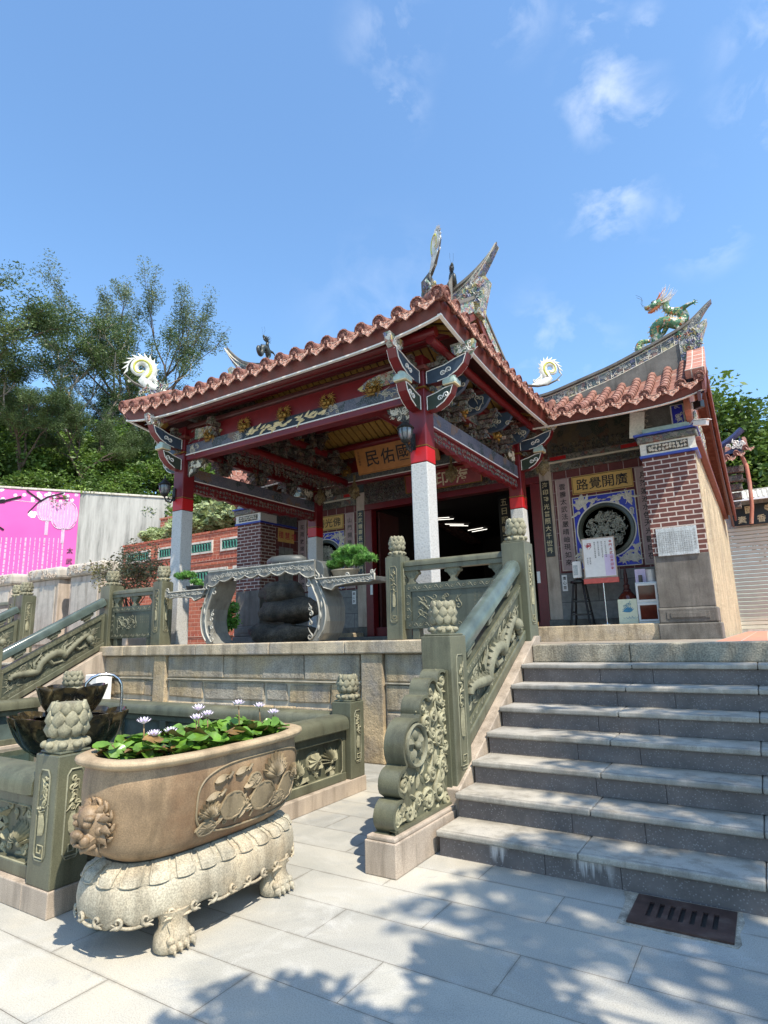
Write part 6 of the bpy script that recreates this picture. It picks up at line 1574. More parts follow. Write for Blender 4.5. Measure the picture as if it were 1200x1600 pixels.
# front plinth sill, floor, end walls, rear, dark room inside
for s in (1,-1):
    x0,x1 = -3.80,-1.56
    if s < 0: x0,x1 = mir(-1.56),mir(-3.80)
    mb = MB(); mb.box(x0,x1,YP+.02,YW+.2,FZ-.01,1.60); mb.build('sill', M['coping'], hall, bevel=.02)
mb = MB(); mb.box(-8.72,-3.82,YP+.05,YW+.3,FZ-.01,1.50); mb.build('door_step', M['greystone'], hall, bevel=.02)
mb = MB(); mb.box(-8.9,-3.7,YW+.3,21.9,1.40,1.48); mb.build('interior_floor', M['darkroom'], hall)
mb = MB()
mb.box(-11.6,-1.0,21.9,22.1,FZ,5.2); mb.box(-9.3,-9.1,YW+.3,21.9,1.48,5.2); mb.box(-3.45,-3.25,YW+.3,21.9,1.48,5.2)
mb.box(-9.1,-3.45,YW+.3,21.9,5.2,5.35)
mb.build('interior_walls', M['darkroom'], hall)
for s in (1,-1):       # gable side walls, lime plaster over stone, with coloured upper band
    xa,xb = (-1.02,-.66) if s>0 else (mir(-.66),mir(-1.02))
    mb = MB(); mb.box(xa,xb,YP+.75,22.0,FZ-.01,4.76); mb.build('side_wall', M['plaster'], hall)
    mb = MB(); mb.box(xa+.05,xb+.0,YP+.06,YP+.76,FZ-.01,4.555) if s>0 else mb.box(xa,xb-.05,YP+.06,YP+.76,FZ-.01,4.555); mb.build('side_wall', M['plaster'], hall)
# ---- front pillars
for s in (1,-1):
    def bx(mb, a, b_, *r_): return mb.box(a,b_,*r_) if s>0 else mb.box(mir(b_),mir(a),*r_)
    a,b_ = -1.53,-.668
    mb = MB(); bx(mb,a,b_,YP,YP+.60,2.762,4.55); p = mb.build('brick_pillar', M['brickdark'], hall)
    mb = MB(); bx(mb,a-.006,b_+.006,YP-.006,YP+.60,1.852,2.76); mb.build('stone_shaft', M['greystone'], p, bevel=.012)
    mb = MB(); bx(mb,a-.03,b_+.02,YP-.035,YP+.60,1.585,1.85); mb.build('carved_foot', M['greystone'], p, bevel=.03)
    mb = MB(); bx(mb,a+.10,b_-.10,YP-.045,YP-.034,1.66,1.78); bx(mb,a+.16,b_-.16,YP-.055,YP-.044,1.68,1.76); mb.build('foot_panel', M['greystone'], p, bevel=.01)
    mb = MB(); bx(mb,a-.05,b_+.05,YP-.06,YP+.62,FZ-.01,1.584); mb.build('plinth', M['greystone'], p, bevel=.02)
    mb = MB(); bx(mb,a-.03,b_+.06,YP-.05,YP+.62,4.552,4.60); bx(mb,a-.09,b_+.10,YP-.13,YP+.62,4.955,4.995); mb.build('blue_tile_trim', M['bluetrim'], p, bevel=.006)
    mb = MB(); bx(mb,a-.01,b_+.04,YP-.03,YP+.62,4.601,4.82); c = mb.build('carved_cap', M['relief'], p)
    mb = MB(); xx = a if s>0 else mir(b_); bx(mb,a+.10,b_-.08,YP-.042,YP-.028,4.635,4.785); mb.build('sunk_panel', M['carving'], c, bevel=.004)
    mb = MB(); scroll(mb, ((a+.12) if s>0 else mir(b_-.10),YP-.044,4.65), X_, Z_, V((0,-1,0)), .64, .12, .06, .011, rh, True, 5); mb.build('flower_relief', M['cream'], c, smooth=60)
    mb = MB(); bx(mb,a-.05,b_+.08,YP-.09,YP+.62,4.821,4.954)
    mb.build('moulding', M['friezecream'], p, bevel=.03)
    # small carved niche between cap and eave
    mb = MB(); bx(mb,a+.06,b_-.02,YP-.05,YP+.55,4.996,5.10); mb.build('niche_slab', M['celadon'], p, bevel=.01)
    mb = MB(); bx(mb,a+.06,b_-.0,YP+.22,YP+.50,5.101,5.75); mb.build('niche_back', M['greystone'], p)
    mb = MB(); bx(mb,-.98,-.75,YP+.17,YP+.215,5.12,5.52); o = mb.build('blue_panel', M['relief'], p, bevel=.006)
    mb = MB(); bx(mb,-.955,-.775,YP+.155,YP+.168,5.145,5.495); mb.build('blue_field', M['blue'], o)
    mb = MB(); 
    for k in range(10):
        x = rh.uniform(-.93,-.80); x = x if s>0 else mir(x); curl(mb, (x,YP+.150,rh.uniform(5.17,5.47)), .03, X_, Z_, .008, rh.uniform(0,6), rh.choice((-1,1)), 1.2, 1.4, 12, 5)
    mb.build('white_relief', M['trim'], o, smooth=60)
    mb = MB(); x = -1.28 if s>0 else mir(-1.28)
    dragon_relief(mb, (x-.10,YP+.215,5.10), Z_, X_*-1 if s>0 else X_, V((0,-1,0)), .50, .26, rh, .25, .035); mb.build('stone_dragon', M['stele'], p, smooth=60)
    mb = MB(); mb.obox((-1.56 if s>0 else mir(-1.56),YP+.1,5.25), (.26,.05,.50), (0,.12*s,0)); mb.build('blank_tablet', M['relief'], p, bevel=.01)
# ---- facade bays with the round lattice windows
def facade(s, quote, cL, cR):
    f_ = lambda x: x if s>0 else mir(x)
    def bx(mb, a, b_, *r_): return mb.box(a,b_,*r_) if s>0 else mb.box(mir(b_),mir(a),*r_)
    cx = f_(-2.57); 
    mb = MB(); bx(mb,-3.62,-1.0,YW,YW+.3,2.72,4.98); w = mb.build('facade_brickwork', M['brickflat'], hall)
    mb = MB(); bx(mb,-3.62,-1.0,YW-.03,YW+.3,1.60,2.718); mb.build('stone_dado', M['dado'], hall, bevel=.006)
    mb = MB(); bx(mb,-3.62,-1.02,YW-.06,YW,1.601,1.74); mb.build('dado_foot', M['greystone'], hall, bevel=.02)
    # blue field
    mb = MB(); bx(mb,-3.20,-1.95,YW-.02,YW-.001,2.79,4.32); bl = mb.build('blue_tile_field', M['blue'], hall)
    mb = MB()
    for a,b_,c_,d_ in ((-3.215,-1.935,2.775,2.792),(-3.215,-1.935,4.318,4.335),(-3.217,-3.20,2.776,4.334),(-1.95,-1.933,2.776,4.334)): bx(mb,a,b_,YW-.028,YW-.0005,c_,d_)
    mb.build('field_edge', M['cream'], bl)
    cz = 3.565; mb = MB(); mb.lathe([(.600,YW-.019),(.600,YW-.036),(.582,YW-.040),(.572,YW-.030)], (cx,0,cz), 56, axis='y'); mb.build('white_ring', M['trim'], bl, smooth=40)
    mb = MB(); mb.lathe([(.574,YW-.030),(.560,YW-.052),(.50,YW-.060),(.475,YW-.030),(.42,YW-.026),(.385,YW-.018)], (cx,0,cz), 56, axis='y'); ring = mb.build('stone_window_ring', M['greendark'], hall, smooth=40)
    mb = MB(); mb.lathe([(.40,YW-.012),(.0001,YW-.012)], (cx,0,cz), 40, axis='y'); mb.build('dark_opening', M['black'], ring)
    mb = MB(); NR = V((0,-1,0))
    for k in range(190):
        a = rh.uniform(0,6.28); q = math.sqrt(rh.random())*.39; c = V((cx+q*cos(a),YW-.022,cz+q*sin(a)))
        curl(mb, c, rh.uniform(.03,.055), X_, Z_, .015, rh.uniform(0,6), rh.choice((-1,1)), 1.1, 1.6, 12, 5)
    for k in range(150):
        a = rh.uniform(0,6.28); q = math.sqrt(rh.random())*.37; leafblob(mb, (cx+q*cos(a),YW-.020,cz+q*sin(a)), .10, .04, rh.uniform(0,6), X_, Z_, NR, .02)
    mb.build('pierced_lattice', M['lattice'], ring, smooth=60)
    # white phoenix and cloud relief in the four corners and along the top
    def flame(c, l, w, an): leafblob(mb, c, l, w, an, X_, Z_, NR, .03)
    for sx in (-1,1):
        for sz in (-1,1):
            mb = MB()
            for k in range(17):
                u = rh.uniform(0,1); along = rh.random()<.5
                px = cx+sx*(.55-.36*u if along else .55-.05*rh.random()); pz = cz+sz*(.66-.05*rh.random() if along else .66-.42*u)
                if math.hypot(px-cx,pz-cz) < .64: continue
                flame((px,YW-.024,pz), rh.uniform(.12,.20), rh.uniform(.06,.09), rh.uniform(0,6.28)); curl(mb, (px,YW-.034,pz), rh.uniform(.03,.05), X_, Z_, .018, rh.uniform(0,6), rh.choice((-1,1)), 1.2, 1.7, 12, 5)
            mb.build('corner_relief', M['relief'], bl, smooth=60)
    mb = MB()
    for k in range(16):
        flame((cx+rh.uniform(-.34,.34),YW-.022,cz+.66+rh.uniform(-.02,.03)), .11, .04, rh.uniform(-.4,.4)+rh.choice((0,pi)))
    mb.build('cloud_relief', M['relief'], bl, smooth=60)
    # motto tablet and couplet strips
    def tablet(nm, a, b_, z0, z1, matn, chars, ch, vert, edge):
        mb = MB(); bx(mb,a,b_,YW-.022,YW-.001,z0,z1); o = mb.build(nm, M[matn], hall, bevel=.004)
        e = MB(); A = [(f_(a),z0),(f_(b_),z0),(f_(b_),z1),(f_(a),z1)]; A = [(p[0]+(.02 if p[0]<f_((a+b_)/2) else -.02),p[1]+(.02 if p[1]<(z0+z1)/2 else -.02)) for p in A]
        e.tube([V((p[0],YW-.023,p[1])) for p in A+A[:1]], .006, 5); e.build('border', M[edge], o)
        tx = MB(); n_ = len(chars)
        for i,cx_ in enumerate(chars):
            if vert: px,pz = (f_(a)+f_(b_))/2, z1-.10-(z1-z0-.20)*(i+.5)/n_
            else: lo,hi = sorted((f_(a),f_(b_))); px,pz = hi-.09-(hi-lo-.18)*(i+.5)/n_, (z0+z1)/2
            tx.text(cx_, ch, lambda u,v: (px+u, YW-.0255, pz+v), bold=.01)
        tx.build('lettering', M['ink'], o)
    tablet('motto_tablet', -3.19,-1.94,4.395,4.80,'plaqueyel', quote, .25, False, 'ink')
    tablet('couplet_strip', -3.555,-3.245,2.76,4.79,'pinkpanel', cL, .135, True, 'cream')
    tablet('couplet_strip', -1.90,-1.60,2.76,4.79,'pinkpanel', cR, .135, True, 'cream')
    # frieze above
    mb = MB(); bx(mb,-3.62,-1.0,YW-.05,YW+.3,4.981,5.16); o = mb.build('lower_frieze', M['friezecream'], hall, bevel=.01)
    mb = MB(); bx(mb,-3.15,-1.75,YW-.066,YW-.05,5.005,5.135); p2 = mb.build('sunk_panel', M['carving'], o, bevel=.01)
    cv = MB(); scroll(cv, (f_(-3.12) if s>0 else f_(-1.78),YW-.068,5.015), X_, Z_, V((0,-1,0)), 1.34, .11, .07, .010, rh, True, 5); cv.build('flowers', M['friezegrey'], p2, smooth=60)
    mb = MB(); bx(mb,-3.66,-1.0,YW-.09,YW+.3,5.161,5.20); mb.build('frieze_moulding', M['cream'], hall, bevel=.01)
    mb = MB(); bx(mb,-3.66,-1.0,YW-.07,YW+.3,5.201,5.33); o = mb.build('upper_frieze', M['friezecream'], hall, bevel=.008)
    mb = MB(); bx(mb,-3.60,-3.25,YW-.076,YW-.07,5.225,5.305); bx(mb,-2.1,-1.75,YW-.076,YW-.07,5.225,5.305); mb.build('red_inset', M['redlit'], o)
    mb = MB(); bx(mb,-3.66,-1.0,YW-.02,YW+.3,5.331,6.0); o = mb.build('painted_wall', M['landwarm'], hall)
    cv = MB(); scroll(cv, (f_(-3.6) if s>0 else f_(-1.0),YW-.025,5.34), X_, Z_, V((0,-1,0)), 2.6, .26, .10, .014, rh, True, 5); cv.build('figures_relief', M['carving'], o, smooth=60)
    # outer return wall of the recess
    xw0,xw1 = (-1.55,-1.02)
    mb = MB(); bx(mb,xw0+.012,xw1,YP+.58,YW+.01,2.76,5.0); rw_ = mb.build('return_wall', M['brickflat'], hall)
    mb = MB(); bx(mb,xw0+.008,xw1,YP+.58,YW+.01,1.60,2.758); mb.build('return_dado', M['greystone'], hall)
    xf = xw0+.012
    def bq(mb, y0, y1, z0, z1, o0, o1): bx(mb, xf-o1, xf-o0, y0, y1, z0, z1)
    mb = MB(); bq(mb,YP+.66,YW-.14,4.12,4.50,-.002,.012); o = mb.build('side_motto', M['plaqueyel'], hall, bevel=.004); tx = MB(); sgn = 1 if s<0 else -1
    xs_ = f_(xf-.0135)
    for i,cx_ in enumerate('福增慧積'): yy = (YW-.26-.26*i) if s>0 else (YP+.62+.26*(3.6-i)); tx.text(cx_, .20, lambda u,v: (xs_, yy+u*sgn, 4.31+v), bold=.01)
    tx.build('lettering', M['redink'], o)
    mb = MB(); bq(mb,YP+.70,YW-.18,2.85,3.98,-.002,.016); mb.build('side_relief', M['dado'], hall, bevel=.02)
    # cap mouldings along the return wall
    mb = MB(); bq(mb,YP+.60,YW-.05,4.552,4.60,0,.05); bq(mb,YP+.60,YW-.05,4.955,4.995,0,.10); mb.build('blue_tile_trim', M['bluetrim'], hall, bevel=.006)
    mb = MB(); bq(mb,YP+.60,YW-.05,4.601,4.954,-.002,.03); mb.build('carved_band', M['friezegrey'], hall)
facade(1, '廣開覺路', '雲騰太武法嚴晴岫現如來', '月落蓮池水色天光觀自在')
facade(-1, '佛光善住', '山門開勝境慈雲普覆', '花雨散諸天法水長流')
# stone jambs, black couplets, red door frame, lintel
for s in (1,-1):
    def bx(mb, a, b_, *r_): return mb.box(a,b_,*r_) if s>0 else mb.box(mir(b_),mir(a),*r_)
    mb = MB(); bx(mb,-3.90,-3.62,YW-.02,YW+.3,1.75,5.3); mb.build('stone_jamb', M['stele'], hall, bevel=.01)
    mb = MB(); bx(mb,-3.92,-3.60,YW-.05,YW+.3,1.50,1.749); mb.build('jamb_foot', M['greystone'], hall, bevel=.02)
    mb = MB(); bx(mb,-3.86,-3.68,YW-.055,YW-.021,3.10,4.80); o = mb.build('black_couplet', M['black'], hall, bevel=.005)
    tx = MB(); cxx = -3.77 if s>0 else mir(-3.77)
    for i,cx_ in enumerate('海印發光普照大千世界' if s>0 else '太武鍾靈長留不二法門'): tx.text(cx_, .125, lambda u,v: (cxx+u, YW-.058, 4.70-i*.163+v), bold=.008)
    tx.build('lettering', M['goldpaint'], o)
    mb = MB(); bx(mb,-4.12,-3.90,YW-.04,YW+.2,1.50,4.78); mb.build('door_post', M['red'], hall, bevel=.015)
    mb = MB(); bx(mb,-4.11,-4.04,YW-.048,YW-.041,2.55,2.80); mb.build('paper_notice', M['white'], hall)
    mb = MB(); xq = -3.52 if s>0 else mir(-3.52)-.0; mb.box(xq-.055,xq+.055,YW-.047,YW-.031,2.34,2.68); o = mb.build('paper_label', M['white'], hall)
    tx = MB()
    for i,cx_ in enumerate('廣心茶'): tx.text(cx_, .075, lambda u,v: (xq+u, YW-.049, 2.61-i*.10+v), bold=.01)
    tx.build('lettering', M['ink'], o)
mb = MB(); mb.box(-8.64,-3.90,YW-.05,YW+.2,4.781,4.94); mb.build('door_lintel', M['red'], hall, bevel=.015)
mb = MB(); mb.box(-8.64,-3.90,YW-.03,YW+.2,4.941,5.60); o = mb.build('lintel_board', M['carvingred'], hall)
cv = MB(); scroll(cv, (-8.6,YW-.035,4.97), X_, Z_, V((0,-1,0)), 4.6, .5, .14, .016, rh, True, 5); cv.build('carving', M['carving'], o, smooth=60)
mb = MB(); mb.box(-8.42,-4.12,YW+.05,YW+.15,1.50,1.72); mb.build('door_threshold', M['red'], hall, bevel=.01)
# tied-back doors and hanging couplet boards inside the dark hall
for x in (-8.36,-4.17): MB().box(x-.03,x+.03,YW+.2,YW+1.2,1.72,4.75).build('open_door', M['maroon'], hall, bevel=.01)
for x,cs in ((-5.55,'五日照臨三龍五龍齊護法'),):
    tx_o = MB(); tx_o.box(x-.16,x+.16,15.0,15.05,2.3,5.15); o = tx_o.build('hanging_couplet', M['black'], hall); tx = MB()
    for i,cx_ in enumerate(cs): tx.text(cx_, .18, lambda u,v: (x+u, 14.995, 4.95-i*.245+v), bold=.01)
    tx.build('lettering', M['goldpaint'], o)
mb = MB(); mb.box(-7.6,-5.1,19.5,20.3,1.48,2.5); mb.build('inner_altar', M['maroon'], hall, bevel=.02)
for i,(x,y,z,an) in enumerate(((-7.9,16,4.95,.35),(-7.25,15.6,4.62,.75),(-6.95,16.4,4.55,-.25))):
    t = thing('ceiling_light', ('tube lamp glowing just left of the white front column inside the hall','upper slanting tube lamp glowing inside the dark doorway','lower tube lamp glowing inside the dark doorway')[i], 'ceiling light', (x,y,z), 'tube lamps in the hall')
    a = V((cos(an),sin(an),0)); 
    for o_ in (-.05,.05): mb = MB(); mb.tube([V((x,y,z))-a*.28+Y_*o_*3, V((x,y,z))+a*.28+Y_*o_*3], .009, 8); mb.build('tube', M['tubelight'], t)
    mb = MB(); mb.beam(V((x,y,z+.05))-a*.38, V((x,y,z+.05))+a*.38, .30, .03); mb.build('housing', M['darkroom'], t)
# ---- hall roof: two lower wings with swallow-tailed ridges, higher middle part behind the porch
def wing(s):
    f_ = lambda x: x if s>0 else mir(x)
    x0,x1 = -3.9,-.34; ye,yr,yb = 10.75,12.30,20.6
    ze = lambda x: 5.50+.14*max(0,(x+1.5)/1.15)**3 if x>-1.5 else 5.50+.05*max(0,(-1.9-x)/1.2)
    rs = lambda x: .25*max(0,min(1.2,(x+2.2)/1.7))**1.6
    pf = lambda d: .45*d+.075*d*d
    zf = lambda x,y: ze(x)*max(0,1-(y-ye)/1.5)+5.50*min(1,(y-ye)/1.5)+pf(y-ye)+rs(x)*min(1,max(0,(y-ye)/1.55))**1.3
    zr = zf(-2.3,yr); zb = lambda x,y: zr+rs(x)*max(0,1-(y-yr)/3.5)-(y-yr)*(zr-4.86)/(yb-yr)+(.25*((y-yr)/(yb-yr)-.5)**2*4-.25)*.6
    mb = MB(); N1 = 18
    mb.grid(lambda u,v: (f_(x0+(x1-x0)*u), ye+(yr-ye)*v, zf(x0+(x1-x0)*u, ye+(yr-ye)*v)-.04), N1, 8)
    mb.grid(lambda u,v: (f_(x0+(x1-x0)*u), yr+(yb-yr)*v, zb(x0+(x1-x0)*u,yr+(yb-yr)*v)-.04), N1, 10)
    R_ = mb.build('wing_roof', M['tile'], hall, smooth=30)
    tt = fc = MB(); n_ = 13; sp = (x1-x0-.12)/(n_-1)
    for i in range(n_):
        x = x0+.05+sp*i; P = [(f_(x),ye-.03+(yr-ye)*k/8,zf(x,max(ye,ye-.03+(yr-ye)*k/8))) for k in range(9)]; rtube(tt, P, .082); tile_end(fc, (f_(x),ye-.035,zf(x,ye)), (0,-1,-.08), .082)
        P = [(f_(x),yr+(yb-yr)*k/8,zb(x,yr+(yb-yr)*k/8)) for k in range(9)]; rtube(tt, P, .08, 6, .4)
        if i<n_-1: xm = x+sp/2; drip(fc, (f_(xm),ye-.040,zf(xm,ye)-.012), (0,-1,0), .235, .17)
    tt.build('roof_tiles', [M['tile'],M['tileface'],M['dripface']], R_, smooth=45)
    xs = sline(x0,x1+.0,20); fa = MB(); strip(fa, [(f_(x),ye+.10,ze(x)-.20) for x in xs], [(f_(x),ye+.03,ze(x)-.05) for x in xs], (0,1,0), .035); o = fa.build('fascia', M['fascia'], hall)
    w = MB(); strip(w, [(f_(x),ye+.085,ze(x)-.215) for x in xs], [(f_(x),ye+.085,ze(x)-.197) for x in xs], (0,1,0), .05); w.build('white_line', M['trim'], o)
    sf = MB(); sf.grid(lambda u,v: (f_(x0+(x1-x0)*u), ye+.1+(YW+.1-ye-.1)*v, (lambda y: min(zf(-2,min(y,yr)), 9)-.19 if y<yr else zr-.19)(ye+.1+(YW+.1-ye-.1)*v)), 10, 10); sf.build('soffit', M['maroon'], hall)
    # barge boards and coloured gable
    for nm,xo,top_,dp,mt in (('barge_board',-.335,.10,.34,'brownred'),('lower_barge_board',-.42,-.26,.16,'maroon')):
        mb = MB(); pts = sline(ye-.02,yr,8)+sline(yr,yb,12)[1:]
        zt = lambda y: (zf(-.4,y) if y<=yr else zb(-.4,y))
        up_ = [(y,zt(y)+top_) for y in pts]; lo_ = [(y,zt(y)+top_-dp) for y in pts]
        mb.prism(lo_+up_[::-1], 'yz', f_(xo), f_(xo-.05)); mb.build(nm, M[mt], hall)
    mb = MB(); pts = sline(YP-.3,yr,6)+sline(yr,yb-.3,12)[1:]; up_ = [(y,(zf(-.6,y) if y<=yr else zb(-.6,y))-.10) for y in pts]
    mb.prism([(pts[0],5.22),(YP+.1,4.99),(YP+.1,4.76),(pts[-1],4.76)]+up_[::-1], 'yz', f_(-.72), f_(-.62)); g_ = mb.build('gable', M['salmon'], hall)
    mb = MB(); mb.box(f_(-.66),f_(-.54),YP-.02,yb,4.70,4.80); mb.build('gable_string_course', M['brownred'], hall, bevel=.02)
    cv = MB(); scroll(cv, (f_(-.61),YP+.0,5.0), Y_, Z_, V((s,0,0)), 2.6, .5, .16, .02, rh, True, 5); cv.build('gable_flowers', M['tilemosaic'], g_, smooth=60)
    # square coping tiles climbing beside the ridge end
    cp = MB(); pts = sline(ye,yr-.05,9)
    for a,b_ in zip(pts,pts[1:]):
        for xo in (-.46,): cp.beam((f_(xo),a+.004,zf(-.5,a)+.12),(f_(xo),b_-.004,zf(-.5,b_)+.12),.30,.16)
    cp.build('verge_tiles', M['vergetile'], hall, bevel=.01)
    # ridge: rising in a long curve to the outer tail
    zt = lambda x: 6.50+.26*((x+3.6)/2.0)**1.25 if x>-3.6 else 6.50
    def ztop(x): 
        T = [(-3.9,6.50),(-3.3,6.52),(-2.03,6.78),(-1.14,7.05),(-.59,7.24),(-.28,7.50),(-.08,7.72)]
        for (a,za),(b_,zb_) in zip(T,T[1:]):
            if x<=b_: k=(x-a)/(b_-a); return za+(zb_-za)*k
        return T[-1][1]
    def zsm(x): return sum(ztop(min(-.08,x+d)) for d in (-.15,-.08,0,.08,.15))/5
    xs = sline(-3.9,-.08,60); th = .15
    bt = lambda x: zsm(x)-(.26 if x<-.62 else .26*max(.02,(-.08-x)/.54))
    mb = MB(); q = [(f_(x),bt(x)) for x in xs]+[(f_(x),zsm(x)) for x in xs[::-1]]; mb.prism(q if s>0 else q[::-1], 'xz', yr-th/2, yr+th/2); rg = mb.build('ridge', M['ridgeband'], hall)
    mb = MB(); q = [(f_(x),zf(x,yr)-.12) for x in sline(-3.9,-.56,14)]+[(f_(-.56),bt(-.60))]+[(f_(x),bt(x)) for x in sline(-.62,-3.9,20)]; mb.prism(q if s>0 else q[::-1], 'xz', yr-.10, yr+.10); mb.build('ridge_base', M['greystone'], hall)
    cp = MB()
    for a,b_ in zip(xs,xs[1:]):
        k = 1 if a<-.7 else max(.15,(-.08-a)/.62); k2 = 1 if b_<-.7 else max(.15,(-.08-b_)/.62)
        A,B = V((f_(a),yr,zsm(a))),V((f_(b_),yr,zsm(b_))); w1,w2 = .13*k,.13*k2
        vs = [A-Y_*w1,B-Y_*w2,B+Y_*w2,A+Y_*w1]; cp.add(vs+[v_+Z_*.055 for v_ in vs], [(0,1,5,4),(1,2,6,5),(2,3,7,6),(3,0,4,7),(4,5,6,7),(3,2,1,0)])
    cp.build('coping', M['greystone'], rg)
    wl = MB()
    for o_ in (.03,.235): wl.tube([V((f_(x),yr-th/2-.003,zsm(x)-o_)) for x in xs if x<-.62], .009, 5)
    for x in sline(-3.5,-.8,11): wl.tube([V((f_(x),yr-th/2-.003,zsm(x)-.045)),V((f_(x),yr-th/2-.003,zsm(x)-.22))], .007, 4)
    for i in range(34): x = rh.uniform(-3.6,-.75); curl(wl, (f_(x),yr-th/2-.003,zsm(x)-rh.uniform(.08,.19)), .030, X_, Z_, .009, rh.uniform(0,6), rh.choice((-1,1)), 1.2, 1.5, 11, 5)
    wl.build('ridge_relief', M['cream'], rg, smooth=60)
    mb = MB(); q = [(-.72,6.55),(-.40,6.55),(-.36,6.85),(-.30,7.05),(-.20,7.30),(-.40,7.22),(-.72,7.02)]; q = [(f_(a),b_) for a,b_ in q]; mb.prism(q if s>0 else q[::-1], 'xz', yr-.13, yr+.13); o = mb.build('ridge_shoulder', M['tilemosaic'], rg)
    cv = MB()
    for k in range(24): p = (f_(rh.uniform(-.68,-.32)),yr-.14,rh.uniform(6.6,7.12)); curl(cv, p, .045, X_, Z_, .014, rh.uniform(0,6), rh.choice((-1,1)), 1.2, 1.5, 12, 5); leafblob(cv, p, .12, .05, rh.uniform(0,6), X_, Z_, V((0,-1,0)), .03)
    cv.build('flower_curls', M['tilemosaic'], o, smooth=60)
wing(1); wing(-1)
mb = MB(); mb.grid(lambda u,v: (-8.7+4.9*u, 11.3+10.0*v, 6.0+1.3*(1-abs(2*v-.9))-.0), 12, 12); mb.build('middle_roof', M['tile'], hall, smooth=True)
# ================================================================ ROOF DRAGONS
def dragon(base, s, label, mats, grp=None):
    """coiled porcelain dragon facing -x; local plane is x,z; s = overall height"""
    t = thing('roof_dragon', label, 'dragon', base, grp); B = V(base)
    def P(a,z,o=0): return B+X_*a*s+Z_*z*s+Y_*o*s
    def sm(pts, k=7):
        out = []
        for i in range(len(pts)-1):
            p0,p1,p2,p3 = [V(p) for p in (pts[max(0,i-1)],pts[i],pts[i+1],pts[min(len(pts)-1,i+2)])]
            for j in range(k): t_=j/k; out.append(.5*((2*p1)+(p2-p0)*t_+(2*p0-5*p1+4*p2-p3)*t_*t_+(3*p1-p0-3*p2+p3)*t_**3))
        return out+[V(pts[-1])]
    C = [(-.50,.22,0),(-.60,.10,.02),(-.70,.02,0),(-.78,.12,-.02),(-.72,.26,0),(-.58,.30,.02)]
    spine = [(-.52,.20,.0),(-.70,.27,.0),(-.80,.14,.0),(-.70,.02,.0),(-.50,.02,.02),(-.38,.20,.04),(-.34,.40,.02),(-.16,.46,-.02),(-.02,.36,-.05),(.10,.26,-.02),(.24,.32,.02),(.26,.50,.03),(.12,.60,.02),(.04,.72,.0),(.08,.86,.0),(.0,.93,0)]
    S_ = sm([P(*p) for p in spine]); n_ = len(S_); R_ = [s*(.026+.094*sin(pi*min(1,(i/n_)*.98+.02))**.75) for i in range(n_)]
    mb = MB(); mb.tube(S_, R_, 10)
    bd = mb.build('body', M[mats[0]], t, smooth=True)
    sp_ = MB(); sc_ = MB()
    for i in range(3, n_-4, 2):
        d = (S_[i+1]-S_[i-1]).normalized(); nn = V((-d.z,0,d.x)); 
        q = S_[i]+nn*R_[i]*.9; sp_.add([q-d*.020*s-Y_*.008*s,q+d*.022*s-Y_*.008*s,q+d*.022*s+Y_*.008*s,q-d*.020*s+Y_*.008*s,q+nn*.075*s-d*.02*s], [(0,1,4),(1,2,4),(2,3,4),(3,0,4)])
        for k in range(6):
            a = pi*(k/5)-pi/2; o = (nn*cos(a)*.9+Y_*sin(a)).normalized(); o2 = (nn*cos(a)-Y_*sin(a))
            c = S_[i]+o*R_[i]*.97; sd = d.cross(o).normalized(); sc_.add([c-d*.016*s,c+sd*.014*s+o*.002*s,c+d*.018*s+o*.010*s,c-sd*.014*s+o*.002*s],[(0,1,2,3)])
    sp_.build('back_fins', M[mats[2]], bd); sc_.build('scales', M[mats[1]], bd)
    # legs
    for (i,kx,kz,fx,fz,o) in ((int(n_*.52),-.22,.26,-.42,.18,.07),(int(n_*.57),.06,.16,.02,.02,-.08),(int(n_*.80),-.12,.50,-.30,.52,.09),(int(n_*.76),.42,.52,.52,.50,-.09)):
        mb = MB(); A = S_[i]; Kn = P(kx,kz,o); F_ = P(fx,fz,o*1.1); mb.tube([A,(A+Kn)/2,Kn,(Kn+F_)/2,F_], [.062*s,.056*s,.046*s,.034*s,.030*s], 8)
        d = (F_-Kn).normalized()
        for k in (-1.2,-.4,.4,1.2):
            e = F_+(d*cos(k)+V((-d.z,0,d.x))*sin(k))*.075*s+Y_*k*.01*s; mb.tube([F_,(F_+e)/2+Z_*.008*s,e,e+d*.02*s-Z_*.015*s], [.015*s,.014*s,.010*s,.002*s], 5)
        for k in range(3): q = Kn+(A-Kn)*.2*k; mb.tube([q,q+V((.05,0,.06))*s],[.018*s,.003*s],5)
        mb.build('leg', M[mats[0]], t, smooth=60)
    # head, facing -x
    mb = MB(); H = P(-.06,.93)
    mb.ball(H, .105*s, 12, 8, (1.15,.85,.85)); mb.tube([H+V((-.02,0,.015))*s,H+V((-.14,0,.00))*s,H+V((-.22,0,.015))*s,H+V((-.27,0,.04))*s], [.092*s,.074*s,.060*s,.040*s], 10)
    mb.ball(H+V((-.255,0,.055))*s, .030*s, 8, 6, (1,1.3,.9))
    hd = mb.build('head', M[mats[0]], t, smooth=True)
    mb = MB(); mb.tube([H+V((.0,0,-.05))*s,H+V((-.10,0,-.085))*s,H+V((-.20,0,-.105))*s,H+V((-.255,0,-.085))*s], [.055*s,.046*s,.038*s,.018*s], 8); mb.build('lower_jaw', M[mats[3]], hd, smooth=True)
    mb = MB()
    for k in range(6):
        for o in (-.03,.03): mb.tube([H+V((-.10-.028*k,o,-.035))*s,H+V((-.10-.028*k,o,-.062))*s], [.007*s,.001*s], 4); mb.tube([H+V((-.09-.026*k,o*.8,-.080))*s,H+V((-.09-.026*k,o*.8,-.055))*s], [.006*s,.001*s], 4)
    for o in (-1,1):
        mb.ball(H+V((-.075,o*.052,.050))*s, .022*s, 8, 6)
